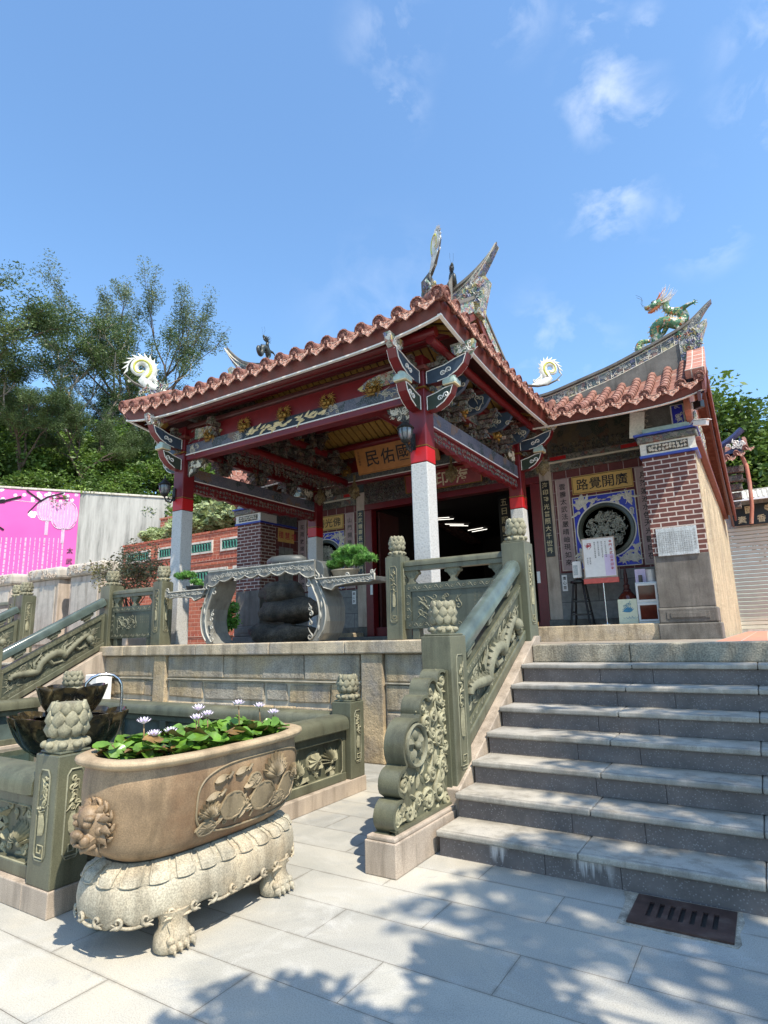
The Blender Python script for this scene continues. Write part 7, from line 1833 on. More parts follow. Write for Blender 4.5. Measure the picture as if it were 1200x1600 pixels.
    mb.build('teeth_and_eyes', M['white'], hd, smooth=True)
    mb = MB()
    for o in (-1,1): mb.ball(H+V((-.090,o*.066,.052))*s, .011*s, 7, 5); mb.tube([H+V((-.04,o*.05,.08))*s,H+V((-.08,o*.055,.085))*s,H+V((-.12,o*.045,.065))*s], .010*s, 5)
    mb.build('pupils', M['ink'], hd, smooth=True)
    mb = MB()
    for o in (-1,1):
        mb.tube(sm([H+V((.0,o*.04,.07))*s,H+V((.08,o*.06,.11))*s,H+V((.16,o*.06,.17))*s,H+V((.26,o*.05,.24))*s],4), [.018*s*(1-.8*i/12) for i in range(13)], 6)
        mb.tube(sm([H+V((.05,o*.055,.105))*s,H+V((.10,o*.07,.15))*s,H+V((.11,o*.07,.20))*s],4), [.012*s*(1-.8*i/8) for i in range(9)], 5)
    mb.build('horns', M[mats[3]], hd, smooth=True)
    mb = MB(); rr_ = random.Random(3)
    for k in range(16):
        a = radians(-55+8.5*k); L_ = rr_.uniform(.16,.30); o = rr_.uniform(-.05,.05)
        mb.tube(sm([H+V((.04*cos(a),o,.06*sin(a)+.0))*s, H+V((.10+.3*L_*cos(a),o*1.4,.5*L_*sin(a)))*s, H+V((.12+.75*L_*cos(a),o*1.6,.75*L_*sin(a)+.05))*s, H+V((.14+1.0*L_*cos(a),o*1.8,.9*L_*sin(a)+.12))*s],4), [.017*s*(1-.9*i/12) for i in range(13)], 5)
    for k in range(6): mb.tube([H+V((.0-.03*k,.02*(k%2*2-1),-.075))*s,H+V((.02-.03*k,.02*(k%2*2-1),-.13))*s,H+V((-.02-.03*k,0,-.17))*s],[.013*s,.010*s,.002*s],5)
    mb.build('mane', M[mats[2]], hd, smooth=True)
    mb = MB()
    for o in (-1,1): mb.tube(sm([H+V((-.24,o*.02,.06))*s,H+V((-.30,o*.05,.16))*s,H+V((-.24,o*.06,.28))*s,H+V((-.32,o*.06,.42))*s],5), .0035*s, 4)
    mb.build('whiskers', M['iron'], hd)
    mb = MB()
    for k in range(9): a = radians(150+22*k); c = P(-.76,.14); mb.tube([c+V((cos(a),0,sin(a)))*.07*s, c+V((cos(a-.3),0,sin(a-.3)))*.17*s], [.018*s,.002*s], 5)
    mb.build('tail_flames', M[mats[2]], t, smooth=True)
    return t
plain('dragonwhite', (.62,.56,.50), .4, 0, .2, 18)
dg = dragon((-.72,12.30,7.14), .92, 'green porcelain dragon rearing on the ridge of the right wing roof', ('dragonskin','dragonlight','dragonwhite','dragonorange'))
dg.rotation_euler = (0, -.27, 0)
q = dup(dg, (mir(-.72),12.30,7.14), label='green porcelain dragon on the ridge of the left wing roof, hidden by the porch'); q.rotation_euler = (0,.27,pi)
dk = dragon((-3.92,YR,7.40), .50, 'small dark dragon near the right end of the porch ridge, beside the swallow tail', ('dragondark','dragondark','dragondark','dragondark'), 'dark dragons on the porch ridge')
dk.rotation_euler = (0,0,pi/2+.5)
q = dup(dk, (-8.36,YR,7.40), pi/2+.3, label='small dark dragon near the left end of the porch ridge')
# ================================================================ THINGS BY THE FACADE
SZ = 1.602
t = thing('notice_stand', 'white and pink temple notice board on a thin steel pole with a red base strip', 'notice board', (-2.62,12.12,SZ))
cx, y = -2.60, 12.10
mb = MB(); mb.box(cx-.315,cx+.315,y-.012,y+.012,2.50,3.30); bd = mb.build('board', M['stele'], t, bevel=.004)
mb = MB(); mb.box(cx-.29,cx+.29,y-.016,y-.0125,2.53,3.275); pg = mb.build('poster', M['white'], bd)
mb = MB(); mb.box(cx+.10,cx+.285,y-.0195,y-.0165,2.54,2.95); mb.build('pink_wash', M['screenpink'], pg)
mb = MB(); mb.box(cx-.33,cx+.33,y-.04,y+.03,2.40,2.499); mb.build('red_strip', M['redbase'], t, bevel=.006)
mb = MB(); mb.tube([(cx+.03,y,2.40),(cx+.03,y,SZ+.02)], .014, 8); mb.build('pole', M['steel'], t, smooth=60)
mb = MB(); mb.lathe([(.13,0),(.13,.012),(.03,.022),(.02,.05)], (cx+.03,y,SZ), 20); mb.build('foot', M['steel'], t, smooth=40)
tx = MB()
for i,ch in enumerate('金門太武山海印寺'): tx.text(ch, .058, lambda u,v: (cx+.235+u, y-.022, 3.20-i*.075+v), bold=.012)
tx.build('title', M['redink'], pg)
tx = MB()
for q_,st in enumerate(('簡介宋咸淳年間始建','殿宇依山而築石為基','歷代修葺香火鼎盛','國家三級古蹟請愛護')):
    for i,ch in enumerate(st): tx.text(ch, .028, lambda u,v: (cx+.14-q_*.068+u, y-.022, 3.20-i*.036+v))
for q_,st in enumerate(('開放時間','請勿攀爬')):
    for i,ch in enumerate(st): tx.text(ch, .026, lambda u,v: (cx-.17-q_*.05+u, y-.022, 2.90-i*.036+v))
tx.build('small_print', M['ink'], pg)
mb = MB()
for k in range(6): curl(mb, (cx-.20+.02*(k%3),y-.018,3.16-.02*(k//3)), .035, X_, Z_, .006, k, 1 if k%2 else -1, 1.1, 1, 10, 4)
mb.build('red_emblem', M['redink'], pg)
t = thing('bar_stool', 'tall black wooden stool left of the notice board', 'stool', (-3.08,12.3,SZ))
sx,sy = -3.08,12.3
mb = MB(); mb.lathe([(.16,2.44),(.175,2.455),(.175,2.48),(.16,2.49)], (sx,sy,0), 24); mb.build('seat', M['black'], t, smooth=40)
for a,b_ in ((-1,-1),(1,-1),(1,1),(-1,1)): mb = MB(); mb.beam((sx+a*.09,sy+b_*.09,2.44),(sx+a*.185,sy+b_*.185,SZ),.032,.032); mb.build('leg', M['black'], t, bevel=.004)
for z,w in ((1.82,.16),(2.08,.135)):
    mb = MB()
    for a in (-1,1): mb.beam((sx-w,sy+a*w,z),(sx+w,sy+a*w,z),.02,.028); mb.beam((sx+a*w,sy-w,z+.05),(sx+a*w,sy+w,z+.05),.02,.028)
    mb.build('rung', M['black'], t)
t = thing('dispenser', 'small white box with a grey screen standing on the black stool', 'dispenser', (-3.08,12.28,2.49))
mb = MB(); mb.box(-3.17,-2.99,12.20,12.34,2.54,2.88); mb.build('case', M['white'], t, bevel=.02, seg=3)
mb = MB(); mb.box(-3.145,-3.06,12.193,12.199,2.60,2.80); mb.build('screen', M['slate'], t, bevel=.003)
mb = MB(); mb.lathe([(.08,2.491),(.085,2.50),(.04,2.54)], (-3.08,12.27,0), 14); mb.build('foot', M['black'], t)
t = thing('shoe_cabinet', 'white metal flap cabinet with two dark brown windows, beside the brick pillar', 'cabinet', (-1.77,12.1,SZ))
mb = MB(); mb.box(-1.98,-1.60,11.98,12.30,SZ,2.36); mb.build('case', M['silver'], t, bevel=.006)
for z0 in (1.64,2.0):
    mb = MB(); a,b_,c_,d_ = -1.965,-1.615,z0,z0+.33
    mb.box(a,b_,11.955,11.979,c_,c_+.035); mb.box(a,b_,11.955,11.979,d_-.035,d_); mb.box(a,a+.03,11.955,11.979,c_+.035,d_-.035); mb.box(b_-.03,b_,11.955,11.979,c_+.035,d_-.035); f = mb.build('flap_frame', M['white'], t, bevel=.003)
    mb = MB(); mb.box(a+.031,b_-.031,11.964,11.978,c_+.036,d_-.036); mb.build('window', M['glassbrown'], f)
t = thing('paper_box', 'pinkish cardboard sheet and box on top of the white cabinet', 'box', (-1.87,12.1,2.362))
mb = MB(); mb.box(-1.99,-1.80,12.15,12.165,2.362,2.62); mb.build('card', M['screenpink'], t); mb = MB(); mb.box(-1.92,-1.86,12.05,12.12,2.362,2.50); mb.build('small_box', M['greystone'], t, bevel=.004)
mb = MB(); mb.lathe([(.085,0),(.09,.02),(.092,.22),(.095,.23),(.08,.23),(.078,.03),(.0001,.02)], (-1.70,12.12,2.362), 22); tag(mb.build('steel_pot', M['silver'], smooth=40), 'grey metal pot standing on top of the white cabinet', 'pot')
t = thing('painted_board', 'pale yellow board painted with a blue lotus, leaning on the wall', 'painting', (-2.16,12.02,SZ))
mb = MB(); mb.obox((-2.16,12.02,1.835), (.34,.022,.46), (-.10,0,0)); bd = mb.build('panel', M['papercream'], t, bevel=.003)
mb = MB(); 
for k in range(9): leafblob(mb, (-2.15,12.005,1.82), .12, .035, radians(20+17*k), X_, V((0,.10,1)), V((0,-1,.1)), .006)
for k in range(4): mb.tube([(-2.25+.05*k,12.0,1.72+.01*k),(-2.2+.05*k,11.998,1.69),(-2.13+.05*k,12.0,1.73)], .005, 4)
for k in range(3): curl(mb, (-2.16+.05*(k-1),12.008,1.93+.02*k), .03, X_, Z_, .005, k, 1, 1.1, 1.4, 12, 4)
mb.build('lotus_picture', M['bluepaint'], bd)
t = thing('glass_jar_stand', 'dark wooden lamp-shaped vessel with a glass bell behind the painted board', 'vessel', (-2.20,12.35,SZ))
mb = MB(); mb.lathe([(.16,0),(.17,.03),(.19,.40),(.17,.52),(.10,.60),(.06,.63)], (-2.20,12.35,SZ), 24); mb.build('bell', M['glassbrown'], t, smooth=50)
mb = MB(); mb.lathe([(.07,.62),(.075,.65),(.05,.68),(.06,.74),(.03,.78),(.045,.84),(.03,.90),(.035,.95),(.01,1.12)], (-2.20,12.35,SZ), 16); mb.build('turned_top', M['maroon'], t, smooth=40)
t = thing('slate_plaque', 'pale grey slate inscription plaque fixed on the right brick pillar', 'plaque', (-1.12,YP-.02,2.74))
mb = MB(); mb.box(-1.447,-.800,YP-.036,YP-.008,2.745,3.235); pq = mb.build('slab', M['slate'], t, bevel=.006)
tx = MB()
for q_ in range(15):
    st = '太武山海印寺重修碑記信眾樂捐芳名永誌功德無量福壽康寧'
    for i in range(11): tx.text(st[(q_*5+i)%len(st)], .028, lambda u,v: (-.90-q_*.036+u, YP-.0375, 3.15-i*.034+v))
for i,ch in enumerate('海印寺重建紀念'): tx.text(ch, .042, lambda u,v: (-.845+u, YP-.0375, 3.16-i*.052+v))
tx.build('inscription', M['dado'], pq)
# security lights and camera
t = thing('fluorescent_batten', 'white tube light fitting under the eave of the right wing', 'light fitting', (-.95,YP-.25,5.56))
mb = MB(); mb.obox((-.93,YP-.25,5.56), (.42,.13,.05), (0,-.08,0)); mb.obox((-.93,YP-.25,5.515), (.40,.09,.045), (0,-.08,0)); mb.build('housing', M['white'], t, bevel=.012)
t = thing('security_camera', 'white bullet camera pointing right, on the corner of the right wing', 'camera', (-.56,YP-.15,4.96))
mb = MB(); mb.obox((-.50,YP-.20,4.97), (.24,.09,.085), (0,.25,-.5)); mb.obox((-.47,YP-.215,5.02), (.28,.11,.012), (0,.25,-.5)); mb.build('body', M['white'], t, bevel=.015)
mb = MB(); mb.tube([(-.70,YP-.05,5.00),(-.62,YP-.12,5.06),(-.55,YP-.17,5.0)], .016, 7); mb.build('bracket', M['white'], t, smooth=60)
t = thing('floodlight', 'small white floodlight on a bracket above the camera', 'floodlight', (-.60,YP-.12,5.26))
mb = MB(); mb.obox((-.50,YP-.16,5.32), (.16,.10,.14), (0,0,-.6)); mb.build('head', M['black'], t, bevel=.01)
mb = MB(); mb.obox((-.60,YP-.10,5.32), (.10,.10,.12), (0,0,-.6)); mb.tube([(-.68,YP-.03,5.38),(-.66,YP-.08,5.30),(-.60,YP-.10,5.28)], .022, 7); mb.build('bracket', M['white'], t, bevel=.008)
# ================================================================ LEFT BACKGROUND
rb = random.Random(77)
def stele(x, y, label):
    t = thing('stone_stele', label, 'stele', (x,y,FZ), 'pale steles with carved caps'); w = .62
    mb = MB(); mb.box(x-w,x+w,y,y+.35,FZ,3.06); s_ = mb.build('slab', M['stele'], t, bevel=.02)
    mb = MB(); mb.box(x-w+.10,x+w-.10,y-.02,y-.001,FZ+.2,2.92); mb.build('sunk_panel', M['stelewhite'], s_, bevel=.015)
    mb = MB(); mb.box(x-w-.10,x+w+.10,y-.09,y+.42,3.061,3.36); c = mb.build('cap', M['stelewhite'], t, bevel=.09, seg=3)
    mb = MB()
    for k in range(20): 
        p = V((x+rb.uniform(-w,w),y-.090,rb.uniform(3.13,3.29))); curl(mb, p, rb.uniform(.04,.06), X_, Z_, .013, rb.uniform(0,6), rb.choice((-1,1)), 1.3, .4, 14, 6)
    mb.build('cloud_carving', M['stele'], c, smooth=60)
stele(-14.92, 8.0, 'pale stone stele with a carved cloud cap, left of the pair before the pink mural')
stele(-13.18, 8.0, 'pale stone stele with a carved cap, right of the pair, beside the dark newel post')
stele(-17.1, 8.0, 'pale stele cut off by the left edge of the picture')
for x,y in ((-12.1,7.6),(-11.3,7.4)):
    mb = MB(); 
    for k in range(5): mb.ball((x+rb.uniform(-.05,.05),y,FZ+.10+.12*k), .17-.02*k, 9, 6, (1,1,.55))
    tag(mb.build('stacked_stone_lantern', M['stelewhite'], smooth=60), 'small white stacked stone ornament behind the stair rail, '+('left one' if x<-12 else 'right one, nearer the mural'), 'stone ornament')
# wall with the mural: runs from lower left to far right, seen nearly square on
dW = V((.5622,.8270,0)); nW = V((dW.y,-dW.x,0)); A_ = V((-32.15,14.54,0))
def Wp(s, z, o=0): return A_+dW*s+Z_*z+nW*o
t = thing('concrete_wall', 'tall streaked concrete retaining wall carrying a pink painted mural', 'wall', A_+dW*3)
def wbox(mb, s0, s1, z0, z1, o0, o1):
    vs = [Wp(s,z,o) for z in (z0,z1) for s,o in ((s0,o0),(s1,o0),(s1,o1),(s0,o1))]; mb.add(vs, [(0,3,2,1),(4,5,6,7),(0,1,5,4),(1,2,6,5),(2,3,7,6),(3,0,4,7)])
mb = MB(); wbox(mb,-26,14,0,9.42,-.7,0); mb.build('wall', M['streaked'], t)
mb = MB(); wbox(mb,-26,14,9.421,9.53,-.8,.07); mb.build('wall_top', M['concrete'], t, bevel=.02)
SP = 3.68
mb = MB(); wbox(mb,-26,SP,.2,9.40,.004,.02); mu_ = mb.build('mural', M['mural'], t)
WZ = MB()
def wl_line(p, q, w, o=.028, mb=WZ):
    (s0,z0),(s1,z1) = p,q; d = V((s1-s0,z1-z0)).normalized(); n_ = V((-d.y,d.x))*w/2
    mb.add([Wp(s0+n_.x,z0+n_.y,o),Wp(s1+n_.x,z1+n_.y,o),Wp(s1-n_.x,z1-n_.y,o),Wp(s0-n_.x,z0-n_.y,o)], [(0,1,2,3),(3,2,1,0)])
def mlantern(s0, z0, rw_, rh_, o):
    LK = MB(); disc = [Wp(s0+rw_*.98*cos(a),z0+rh_*sin(a),o-.006) for a in [2*pi*j/36 for j in range(36)]]; LK.add(disc, [tuple(range(36))])
    lk = LK.build('painted_lantern', M['lanternpink'], mu_); LW = MB()
    for k in range(-4,5):
        f = k/4.0; pts = [(s0+rw_*f*sin(pi*j/14)**.6, z0+rh_*cos(pi*j/14)) for j in range(15)]
        for a,b_ in zip(pts,pts[1:]): wl_line(a,b_,.045,o,LW)
    wl_line((s0,z0-rh_),(s0,z0-rh_-.75),.15,o,LW); LW.build('lantern_ribs', M['muralwhite'], lk)
mlantern(2.25, 8.38, .50, .56, .034); mlantern(3.02, 8.16, .60, .74, .046)
s0,z0 = 1.55,8.12
for k in range(9): 
    a_,b2 = s0+rb.uniform(-.12,.12), z0+rb.uniform(-.14,.14); WZ.add([Wp(a_+.11*cos(a),b2+.11*sin(a),.028+.0006*k) for a in [2*pi*j/10 for j in range(10)]], [tuple(range(10))])
for i in range(42):
    s0 = 3.05-.21*i; z = 6.95-.006*i
    while z > 1.0:
        hgt_ = rb.uniform(.10,.30); wl_line((s0,z),(s0,z-hgt_),.04 if i%4 else .08); z -= hgt_+rb.uniform(.02,.06)
for k in range(46):
    s0 = rb.uniform(-2,SP-.15); z0 = rb.uniform(8.85,9.34)
    for j in range(5): a = 2*pi*j/5; WZ.add([Wp(s0+.05*cos(a)+.045*cos(b_),z0+.05*sin(a)+.045*sin(b_),.023+.0005*j) for b_ in [2*pi*q/7 for q in range(7)]], [tuple(range(7))])
wl_line((-4,9.0),(2.2,8.75),.04); WZ.build('white_painting', M['muralwhite'], mu_)
BK = MB()
for pth in (((-2,8.35,.30),(-.6,8.6,.24),(.3,8.75,.16),(1.0,9.02,.07)),((1.2,9.36,.12),(1.9,8.85,.05)),((2.9,9.36,.06),(2.2,9.1,.09),(1.75,8.75,.07),(1.35,8.2,.03)),((-.6,7.9,.12),(.38,7.25,.05)),((2.5,9.05,.05),(3.2,9.1,.04))):
    for (a,b_,w),(c_,d_,w2) in zip(pth,pth[1:]): wl_line((a,b_),(c_,d_),(w+w2)/2,.052,BK)
BK.build('painted_branch', M['branchink'], mu_); tx = MB()
for i,ch in enumerate('太武山海印寺'): tx.text(ch, .30, lambda u,v: Wp(SP-.27+u, 6.3-i*.56+v, .05), bold=.015)
tx.build('painted_characters', M['branchink'], mu_)
# red brick stepped terraces with green lattice windows
def terrace(y, x0, x1, z0, z1, wz0, wz1, wins, label, mt='brickred', right=None):
    t = thing('brick_terrace', label, 'terrace wall', ((x0+x1)/2,y,z0), 'red brick terraces on the slope'); mb = MB(); mb.box(x0,x1,y,y+.5,z0,z1); w = mb.build('brickwork', M[mt], t)
    mb = MB(); mb.box(x0-.05,x1,y-.04,y+.5,z1,z1+.10); mb.build('coping', M['brickred'], t, bevel=.01)
    mb = MB(); mb.box(x0,x1,y-.03,y-.001,z0+.35,z0+.45); mb.box(x0,x1,y-.03,y-.001,wz0-.35,wz0-.25); mb.build('string_course', M['brickscale'], t)
    for a,b_ in wins:
        mb = MB(); e = .09
        mb.box(a,b_,y-.05,y-.001,wz1-e,wz1); mb.box(a,b_,y-.05,y-.001,wz0,wz0+e); mb.box(a,a+e,y-.05,y-.001,wz0+e,wz1-e); mb.box(b_-e,b_,y-.05,y-.001,wz0+e,wz1-e); f = mb.build('window_frame', M['concrete'], t)
        mb = MB(); mb.box(a+e,b_-e,y-.012,y-.002,wz0+e,wz1-e); mb.build('dark_back', M['black'], f)
        mb = MB(); n_ = int((b_-a-2*e)/.18)
        for k in range(n_):
            xx = a+e+.09+k*.18; zc = (wz0+wz1)/2; h_ = (wz1-wz0)/2-e
            ring = [V((xx+.075*cos(q),y-.03,zc+h_*.92*sin(q))) for q in [2*pi*j/10 for j in range(11)]]; mb.tube(ring,.016,4); mb.tube([(xx+.09,y-.03,zc-h_),(xx+.09,y-.03,zc+h_)],.014,4)
        mb.build('green_lattice', M['greentile'], f)
    return t
terrace(18.4, -27.2, -12.9, FZ, 6.28, 5.38, 5.96, ((-26.9,-25.0),(-24.4,-22.6),(-22.1,-20.6),(-20.1,-17.1)), 'middle red brick terrace with green lattice windows, beyond the left column')
terrace(20.3, -26.9, -12, 6.0, 7.95, 7.1, 7.7, ((-26.4,-24.4),(-23.6,-20.6)), 'upper red brick terrace behind the variegated bushes', 'brickscale')
terrace(16.6, -22.1, -12.9, FZ, 4.50, 3.76, 4.36, ((-21.7,-17.7),(-17.4,-14.4)), 'lower red brick terrace behind the left column')
# ================================================================ FOLIAGE
def leafcards(mb, c, rad, n, r, sz, sc=(1,1,.75), elong=1.6, droop=0):
    c = V(c)
    for i in range(n):
        d = V((r.gauss(0,1),r.gauss(0,1),r.gauss(0,1))).normalized()*(r.random()**.38)*rad
        p = c+V((d.x*sc[0],d.y*sc[1],d.z*sc[2])); a = V((r.gauss(0,1),r.gauss(0,1),r.gauss(0,.5)-droop)).normalized(); b_ = a.cross(V((r.gauss(0,1),r.gauss(0,1),r.gauss(0,1)))).normalized(); s = sz*r.uniform(.6,1.3)
        mb.add([p-a*s*elong*.5, p+b_*s*.33, p+a*s*elong*.5, p-b_*s*.33], [(0,1,2,3)])
def limb(mb, p, d, L_, r0, depth, r, out, spread=.55, up=.15, kids=3, wob=.12):
    P = [p]; n_ = 5
    for i in range(n_):
        d = (d+V((r.gauss(0,wob),r.gauss(0,wob),r.gauss(0,wob)+up*.3))).normalized(); P.append(P[-1]+d*L_/n_)
    mb.tube(P, [r0*(1-.5*i/n_) for i in range(n_+1)], 6 if depth<2 else 4)
    if depth <= 0: out.append((P[-1],L_)); out.append((P[3],L_)); return
    out.append((P[-1],L_))
    for k in range(kids):
        i = r.choice((2,3,4,5)) if k else 5
        ax = V((r.gauss(0,1),r.gauss(0,1),r.gauss(0,.6))).normalized(); nd = (d+ax*spread*1.5+V((0,0,up))).normalized(); limb(mb, P[i], nd, L_*r.uniform(.55,.8), r0*.5, depth-1, r, out, spread, up, kids, wob)
def tree(name, label, cat, base, H, tr, r, leafm, barkm='bark', depth=3, clump=.9, per=26, lsz=.20, trunkf=.35, lean=(0,0), spread=.55, group=None, elong=1.6, sc=(1,1,.7), droop=0, kids=3, up=.15):
    t = thing(name, label, cat, base, group); b_ = V(base); mb = MB(); out = []
    d = V((lean[0],lean[1],1)).normalized(); P = [b_+d*H*trunkf*k/5+V((r.gauss(0,.04),r.gauss(0,.04),0))*H*.1*(k>0) for k in range(6)]
    mb.tube(P, [tr*(1.25 if k==0 else 1-.09*k) for k in range(6)], 10)
    for k in range(kids+1):
        a = 2*pi*k/(kids+1)+r.uniform(-.4,.4); limb(mb, P[5-(k%2)], (d*.9+V((cos(a),sin(a),0))*spread).normalized(), H*.30, tr*.62, depth-1, r, out, spread, up, kids)
    mb.build('trunk', M[barkm], t, smooth=True); mb = MB()
    for p,L_ in out:
        if r.random() < .93: leafcards(mb, p, clump*r.uniform(.6,1.25), per, r, lsz, sc, elong, droop)
    mb.build('crown', M[leafm], t); return t
r = random.Random(31)
def pol(az, dist, z=0): a = radians(az); return (dist*sin(a), dist*cos(a), z)
def fit(t, top):
    """scale a tree so that its highest leaf is at height top above its base"""
    me = [c for c in t.children if c.name.startswith('crown')][0].data; k = top/max(v.co.z for v in me.vertices); t.scale = (k,)*3; return t
G = 'tall trees on the slope behind the mural wall'
ZB = 9.0
T1 = fit(tree('casuarina_tree', 'tall feathery tree with a bare dark trunk, right of the pair against the sky', 'tree', pol(-55.2,47,ZB), 20, .30, r, 'leafcas', 'bark', 4, .72, 84, .105, .46, (.02,0), .40, G, 2.2, (1,1,1.15), .15, 3, .34), 23)
T2 = fit(tree('broadleaf_tree', 'spreading tree with airy crown left of the feathery one', 'tree', pol(-59.3,45,ZB), 18, .34, r, 'leafpine', 'barkpale', 4, .85, 125, .115, .40, (-.08,.05), .58, G, 1.8, (1,1,.6), 0, 3, .14), 17.3)
T3 = fit(tree('broadleaf_tree', 'dense dark tree filling the upper left corner of the trees', 'tree', pol(-74.5,36,ZB-.5), 17, .36, r, 'leafpine', 'bark', 4, .95, 190, .12, .36, (.02,.1), .50, G, 1.9, (1,1,.7), .1, 3, .2), 15.2)
for az_,di,s,rz,src,lab in ((-66.0,43,.52,1.0,T2,'mid height leafy tree with pale trunk between the dark tree and the spreading one'),(-62.6,50,.66,2.2,T3,'dark tree behind the pale trunks'),(-56.6,51,.80,4.0,T2,'bushy tree standing just behind the spreading tree'),
        (-50.6,48,.64,.6,T3,'lower rounded tree at the right end of the row, by the porch roof'),(-68.0,38,.62,3.0,T2,'light leafy tree low at the left edge'),(-64.5,38,.52,5.0,T3,'short dense tree above the mural lanterns'),(-60.0,38,.46,.2,T3,'short dense tree above the blank concrete wall'),
        (-74.5,33,.9,1.4,T3,'dark tree at the far left outside the picture edge'),(-55.5,40,.44,2.0,T3,'short dense tree left of the porch roof corner'),(-46,44,.45,3.3,T2,'tree behind the brick terraces'),(-41.5,46,.42,5.1,T3,'tree behind the brick terraces, right one'),(-51,40,.36,1.1,T3,'small dark tree seen below the left roof corner'),(-73.5,44,.62,.4,T2,'tall tree behind the dark one at the left edge'),
        (-58,56,.72,2.6,T3,'dark backdrop tree between the two tall ones'),(-65,56,.66,.9,T3,'dark backdrop tree left of the tall pair'),(-70,54,.85,4.4,T3,'dark backdrop tree behind the left edge'),(-53,55,.56,5.5,T2,'backdrop tree right of the tall pair')):
    q = dup(src, pol(az_,di,ZB+(di-38)*.12), rz, label=lab); q.scale = tuple(k*s for k in src.scale)
# shrubs and creepers over the wall top
def bush(c, rad, n, leafm, label, grp, sz=.13, sc=(1,1,.8), name='shrub', nb=7):
    t = thing(name, label, 'shrub', (c[0],c[1],c[2]-rad*.8), grp); b_ = V(c); mb = MB(); out = []
    for k in range(nb): a = r.uniform(0,6.28); limb(mb, b_-Z_*rad*.8, V((cos(a)*.7,sin(a)*.7,1)).normalized(), rad*.8, rad*.035, 1, r, out, .6, .1, 2)
    mb.build('stems', M['bark'], t, smooth=True); mb = MB()
    for p,_ in out: leafcards(mb, p, rad*.42, max(6,int(n/len(out))), r, sz, (1,1,.8))
    for k in range(14): leafcards(mb, b_+V((r.uniform(-.7,.7)*sc[0],r.uniform(-.7,.7)*sc[1],r.uniform(-.6,.6)*sc[2]))*rad, rad*.45, int(n/20), r, sz, (1,1,.8))
    mb.build('foliage', M[leafm], t); return t
GB = 'shrubs growing over the top of the concrete wall'
B1 = bush(tuple(Wp(1,9.7,-1.8)), 1.7, 5200, 'leafbush', 'bright green shrub overhanging the wall at the left edge', GB)
B2 = bush(tuple(Wp(5.0,9.8,-1.9)), 1.8, 5600, 'leafbush', 'bright green shrub over the painted lanterns', GB)
for s,z,o,sc_,rz,lab in ((-1.6,9.6,-2,1,2,'shrub over the wall at the extreme left'),(3.0,9.6,-1.9,.9,1.2,'shrub over the painted branch on the wall'),(6.9,9.5,-1.6,.85,2.2,'shrub over the bare concrete next to the mural'),(8.8,9.6,-1.8,1.0,.4,'shrub over the middle of the bare concrete'),(10.8,9.5,-1.4,.95,4.2,'shrub at the right end of the concrete wall, beside the porch'),
        (13,9.6,-1.8,1.1,3.1,'shrub behind the black lantern of the left column'),(4.0,11.6,-5.0,1.3,3.3,'upper shrub on the slope over the mural'),(7.6,11.8,-5.2,1.4,.9,'upper shrub on the slope over the concrete'),(0.2,11.6,-5.0,1.3,5.2,'upper shrub on the slope at the left'),(11.2,11.8,-5.2,1.4,1.9,'upper shrub on the slope beside the roof corner'),(15.5,10.6,-3.5,1.3,2.6,'shrub seen between the left column and the temple'),(18.5,10.6,-3.5,1.3,.6,'shrub seen through the porch over the terraces'),
        (2.2,13.4,-9,1.6,1.1,'dark shrub high on the slope, left'),(6.2,13.6,-9,1.6,4.0,'dark shrub high on the slope, middle'),(10.5,13.6,-9,1.6,2.4,'dark shrub high on the slope, right'),(-2.4,13.2,-9,1.6,.2,'dark shrub high on the slope at the left edge')):
    c = Wp(s,z-1.45,o); dup(B1 if rz<2.5 else B2, tuple(c), rz, label=lab, scale=sc_)
GV = 'pale variegated bushes on the brick terraces'
V1 = bush((-25.6,19.3,6.75), .75, 3000, 'leafpale', 'pale variegated bush on the middle terrace, left of the column', GV, .16)
for x,y,z,s,rz,lab in ((-23.9,19.3,6.9,1.05,1,'pale variegated bush directly behind the left column'),(-22.2,19.3,7.15,1.3,2,'pale variegated bush right of the left column'),(-20.3,19.3,7.25,1.4,3,'pale variegated bush beside the brick pillar of the temple'),(-18.2,19.3,7.2,1.4,4,'pale variegated bush behind the temple pillar')):
    dup(V1, (x,y,z-.7), rz, label=lab, scale=s)
V2 = bush((-27.0,23.0,9.2), 1.9, 5200, 'leafbush', 'bright green bush above the upper terrace', 'bushes above the upper terrace', .20)
for x,s,rz,lab in ((-23.5,1.05,1,'bright bush above the upper terrace, seen between column and pillar'),(-19.8,1.1,2,'bright bush above the upper terrace, over the temple pillar')): dup(V2, (x,23.2,7.7), rz, label=lab, scale=s)
# potted shrubs on the terrace
def potted(base, label, H, leafm, pot, s):
    t = thing('potted_shrub', label, 'potted plant', base); b_ = V(base); mb = MB(); mb.lathe([(.001,0),(.14*s,0),(.15*s,.03),(.21*s,.30*s),(.23*s,.31*s),(.23*s,.34*s),(.19*s,.34*s),(.18*s,.28*s),(.001,.28*s)], b_, 24); mb.build('pot', M[pot], t, smooth=40)
    mb = MB(); out = []
    for k in range(6): a = r.uniform(0,6.28); limb(mb, b_+Z_*.28*s, V((cos(a)*.45,sin(a)*.45,1)).normalized(), H*.42, .018, 2, r, out, .5, .1, 2)
    mb.build('stems', M['bark'], t, smooth=True); mb = MB()
    for p,_ in out: leafcards(mb, p, .17*s, 60, r, .045, (1,1,.8), 1.5)
    mb.build('foliage', M[leafm], t); return t
potted((-10.95,7.7,1.60), 'olive brown potted shrub standing behind the dark balustrade, before the concrete wall', 1.7, 'leafred', 'tablestone', 1.25)
potted((-8.15,7.55,FZ), 'small green plant in a terracotta pot under the altar table', .7, 'leafpineb', 'terracotta', .8)
